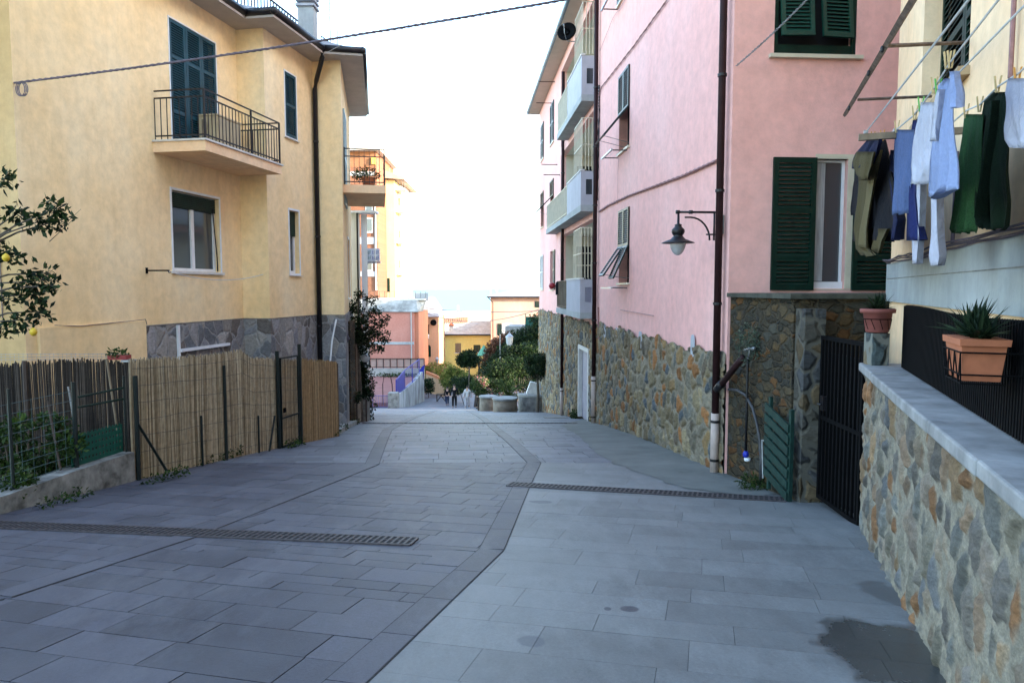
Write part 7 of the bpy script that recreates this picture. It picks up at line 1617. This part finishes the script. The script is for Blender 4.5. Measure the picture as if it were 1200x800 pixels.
a = at(607,386,55); m = MB(); m.prism([(a.x-1,55),(a.x+2.2,55),(a.x+2.4,58),(a.x-.6,58)], a.z-2, a.z+.25); o = recenter(m.build('garden_shed', M['concrete'])); tag(o, 'low pale grey shed roof behind the tall hillside bush', 'shed')
c = at(567,413,58); m = MB(); m.lathe((c.x,58,gz(58)), [(.05,0),(.05,c.z-gz(58)-.2),(.5,c.z-gz(58)-.25),(.55,c.z-gz(58)-.2),(.28,c.z-gz(58)+.25),(.03,c.z-gz(58)+.6)], 10); o = recenter(m.build('green_parasol', plain('green_canvas', (.10,.26,.16), .8, .1, 4), None, False)); tag(o, 'closed pale green parasol in front of the lemon yellow house', 'parasol')
c = at(512,420,80); t = thing('wall_lantern', 'old street lantern on a curved arm by the narrow salmon house', 'street lamp', (c.x,80,gz(80)))
m = MB(); m.tube([(c.x-.6,80,gz(80)),(c.x-.6,80,c.z-.4),(c.x-.4,80,c.z-.7),(c.x,80,c.z-.6)], .04, 6); m.build('arm', M['iron'], t); m = MB(); m.lathe((c.x,80,c.z-.5), [(.1,0),(.22,.45),(.26,.46),(.03,.7)], 8); m.build('lantern', M['metal'], t)
# weeds along the pink base
for i, (px, py, s, lb) in enumerate(((664,486,.22,'weeds beside the far downpipe of the pink house'),(673,490,.2,'weeds between the far downpipe and the street door'),(697,494,.22,'weed tuft at the foot of the middle downpipe'),(676,487,.16,'small weeds at the left jamb of the white stone door frame'))):
    g = G(px,py); m = MB(); leaves(m, [((g.x,g.y,g.z+.1),(.12,.3,.16))], int(1400*s), .08, up=.6); o = recenter(m.build('weed_tuft', M['leafm'])); tag(o, lb, 'weeds', 'weeds along the pink house')
# unseen block added behind the pink house to keep sun off the street
NB = thing('hillside_sun_blocker', 'unseen grey block added behind the pink house to shade the far street', 'building', (18,56,gz(56)))
m = MB(); m.box(13.5,26,40,74,-12,5.5); m.build('wall', M['greyband'], NB)
m = MB(); m.box(13,26.5,39.5,74.5,5.5,5.8); m.build('roof', M['roofgrey'], NB)

NB = thing('gap_sun_blocker', 'unseen block added to stop sun between the cream house and the pink house', 'building', (13,6,gz(6)))  # unseen block added to close the gap where sun leaked through
m = MB(); m.prism([(8.8,6.0),(17.4,2.8),(18,10.4),(8.8,9.92)], -5, 9); m.build('wall', M['yellow2'], NB)
m = MB(); m.prism([(8.75,6.02),(17.5,2.75),(18.2,10.5),(8.75,9.93)], 9, 9.3); m.build('roof', M['roofgrey'], NB)
# ================================================================ PEOPLE
skin = plain('skin_tone', (.42,.26,.19), .6, .05, 20, bmp=0); hairm = plain('dark_hair', (.02,.014,.01), .7, .2, 60)
def skinmesh(name, verts, edges, mat, parent, root=0, sub=2):
    me = bpy.data.meshes.new(name); me.from_pydata([v[:3] for v in verts], edges, []); me.materials.append(mat)
    o = bpy.data.objects.new(name, me); COL.objects.link(o); o.parent = parent
    sk = o.modifiers.new('Skin', 'SKIN'); sk.use_smooth_shade = True
    lay = me.skin_vertices[0] if me.skin_vertices else None
    if lay is None:
        bpy.context.view_layer.objects.active = o; bpy.ops.mesh.customdata_skin_add(); lay = me.skin_vertices[0]
    for i, v in enumerate(verts): lay.data[i].radius = (v[3], v[4] if len(v) > 4 else v[3]); lay.data[i].use_root = (i == root)
    sb = o.modifiers.new('Subsurf', 'SUBSURF'); sb.levels = sub; sb.render_levels = sub; return o
def person(label, x, Y, h, yaw, top, bot, shoe, step=.25, arm=.15, coat=0, bag=None, sit=False):
    k = h/1.72; t = bpy.data.objects.new('person', None); COL.objects.link(t); t.location = (x, Y, gz(Y)); t.rotation_euler = (0,0,yaw); t['label'] = label; t['category'] = 'person'; t['group'] = 'people walking down the street'
    S = lambda L: [tuple([c*k for c in v]) for v in L]
    a, s = arm, step
    if sit: hip = .48; kn = [(-.10,-.42,.47),(.10,-.42,.47)]; ft = [(-.10,-.42,.08),(.10,-.42,.08)]
    else: hip = .93; kn = [(-.10,-s*.55,.50),(.10,s*.35,.50)]; ft = [(-.09,-s,.07),(.09,s,.10)]
    ch = hip+.42; nk = hip+.56
    B = [(0,0,hip,.13,.10),(0,0,hip+.2,.125,.09),(0,0,ch,.15,.10),(0,0,nk,.055,.055),(0,-.015,nk+.13,.085,.10),(0,-.01,nk+.21,.07,.085),
         (-.18,0,ch+.04,.055),(-.24,-a*.4,ch-.22,.042),(-.25,-a-.05,ch-.46,.033),(-.25,-a-.08,ch-.55,.03),
         (.18,0,ch+.04,.055),(.24,a*.4,ch-.22,.042),(.25,a-.05,ch-.46,.033),(.25,a-.06,ch-.55,.03),
         (-.09,0,hip-.06,.09),(kn[0][0],kn[0][1],kn[0][2],.06),(ft[0][0],ft[0][1],ft[0][2],.04),(ft[0][0],ft[0][1]-.14,ft[0][2]-.03,.035),
         (.09,0,hip-.06,.09),(kn[1][0],kn[1][1],kn[1][2],.06),(ft[1][0],ft[1][1],ft[1][2],.04),(ft[1][0],ft[1][1]-.14,ft[1][2]-.03,.035)]
    E = [(0,1),(1,2),(2,3),(3,4),(4,5),(2,6),(6,7),(7,8),(8,9),(2,10),(10,11),(11,12),(12,13),(0,14),(14,15),(15,16),(16,17),(0,18),(18,19),(19,20),(20,21)]
    skinmesh('body', S(B), E, skin, t)
    g = .022
    J = [(0,0,hip-.02-coat*.25,.15+coat*.03,.12+coat*.03),(0,0,hip+.2,.145,.11),(0,0,ch,.165,.12),(0,0,nk+.035,.075,.075),(-.19,0,ch+.03,.075),(-.245,-a*.4,ch-.22,.06),(-.255,-a-.04,ch-.44,.05),(.19,0,ch+.03,.075),(.245,a*.4,ch-.22,.06),(.255,a-.04,ch-.44,.05)]
    skinmesh('jacket', S(J), [(0,1),(1,2),(2,3),(2,4),(4,5),(5,6),(2,7),(7,8),(8,9)], top, t)
    T_ = [(0,0,hip+.04,.14,.11),(-.09,0,hip-.08,.11),(kn[0][0],kn[0][1],kn[0][2],.085),(ft[0][0],ft[0][1],ft[0][2]+.06,.06),(.09,0,hip-.08,.11),(kn[1][0],kn[1][1],kn[1][2],.085),(ft[1][0],ft[1][1],ft[1][2]+.06,.06)]
    skinmesh('trousers', S(T_), [(0,1),(1,2),(2,3),(0,4),(4,5),(5,6)], bot, t)
    for f in ft: skinmesh('shoe', S([(f[0],f[1]+.05,f[2]-.02,.045),(f[0],f[1]-.16,f[2]-.04,.04)]), [(0,1)], shoe, t, sub=1)
    Hh = [(0,.035,nk+.12,.092,.085),(0,.025,nk+.18,.10,.105),(0,.02,nk+.25,.07,.08)]; skinmesh('hair', S(Hh), [(0,1),(1,2)], hairm, t)
    return t
blk = cloth('black_coat_cloth', (.012,.012,.014)); jean = cloth('dark_jeans', (.03,.045,.09)); wht = cloth('white_jacket_cloth', (.55,.54,.53), .05); gry = cloth('pale_trousers', (.42,.42,.44), .08); shoe = plain('dark_shoe', (.02,.02,.02), .5, .1, 10); shw = plain('white_shoe', (.5,.5,.5), .5, .1, 10)
person('person in a black coat and black trousers walking away down the street', at(532.5,470,53).x, 53, 1.78, math.pi, blk, blk, shoe, .22, .16, .6)
person('person in black with blue jeans walking further down the street', at(524,465,60).x, 60, 1.62, math.pi+.2, blk, jean, shoe, .15, .1)
person('person in a white jacket and pale trousers walking beside the one in black', at(547.5,470,52.5).x, 52.5, 1.66, math.pi-.2, wht, gry, shw, .27, .2, .5)
person('person in dark clothes with a red scarf standing by the low border shrub', at(560,470,48).x, 48, 1.55, math.pi*.6, cloth('dark_plum_cloth', (.035,.01,.015)), blk, shoe, .1, .1)

# ================================================================ LIGHT AND CAMERA
w = bpy.data.worlds.new('World'); scene.world = w; w.use_nodes = True; nt = w.node_tree; bg = nt.nodes['Background']
sk = nt.nodes.new('ShaderNodeTexSky'); sk.sky_type = 'NISHITA'; sk.sun_disc = False
SEL, SAZ = R(14.5), R(110)      # sun low on the right, slightly behind the camera
sk.sun_elevation = SEL; sk.sun_rotation = SAZ; sk.air_density = 1.0; sk.dust_density = 1.0; sk.ozone_density = 1.0
nt.links.new(sk.outputs[0], bg.inputs[0]); bg.inputs[1].default_value = .15
L = bpy.data.lights.new('Sun', 'SUN'); L.energy = 2.0; L.angle = R(.55); L.color = (1, .88, .72)
lo = bpy.data.objects.new('Sun', L); COL.objects.link(lo)
sd = V((math.sin(SAZ)*math.cos(SEL), math.cos(SAZ)*math.cos(SEL), math.sin(SEL))); lo.rotation_euler = (-sd).to_track_quat('-Z', 'Y').to_euler(); lo.location = (30,-10,20)
cam = bpy.data.cameras.new('Camera'); co = bpy.data.objects.new('Camera', cam); COL.objects.link(co); scene.camera = co
co.location = (0,0,0); co.rotation_euler = (math.pi/2-PIT, 0, 0); cam.sensor_width = 36; cam.lens = 36*FOC/1200; cam.clip_start = .05; cam.clip_end = 60000
vs = scene.view_settings; scene.display_settings.display_device = 'sRGB'; vs.view_transform = 'Standard'; vs.look = 'None'; vs.gamma = 1; vs.use_curve_mapping = False; vs.exposure = 3.22
scene.cycles.max_bounces = 8; scene.cycles.diffuse_bounces = 4
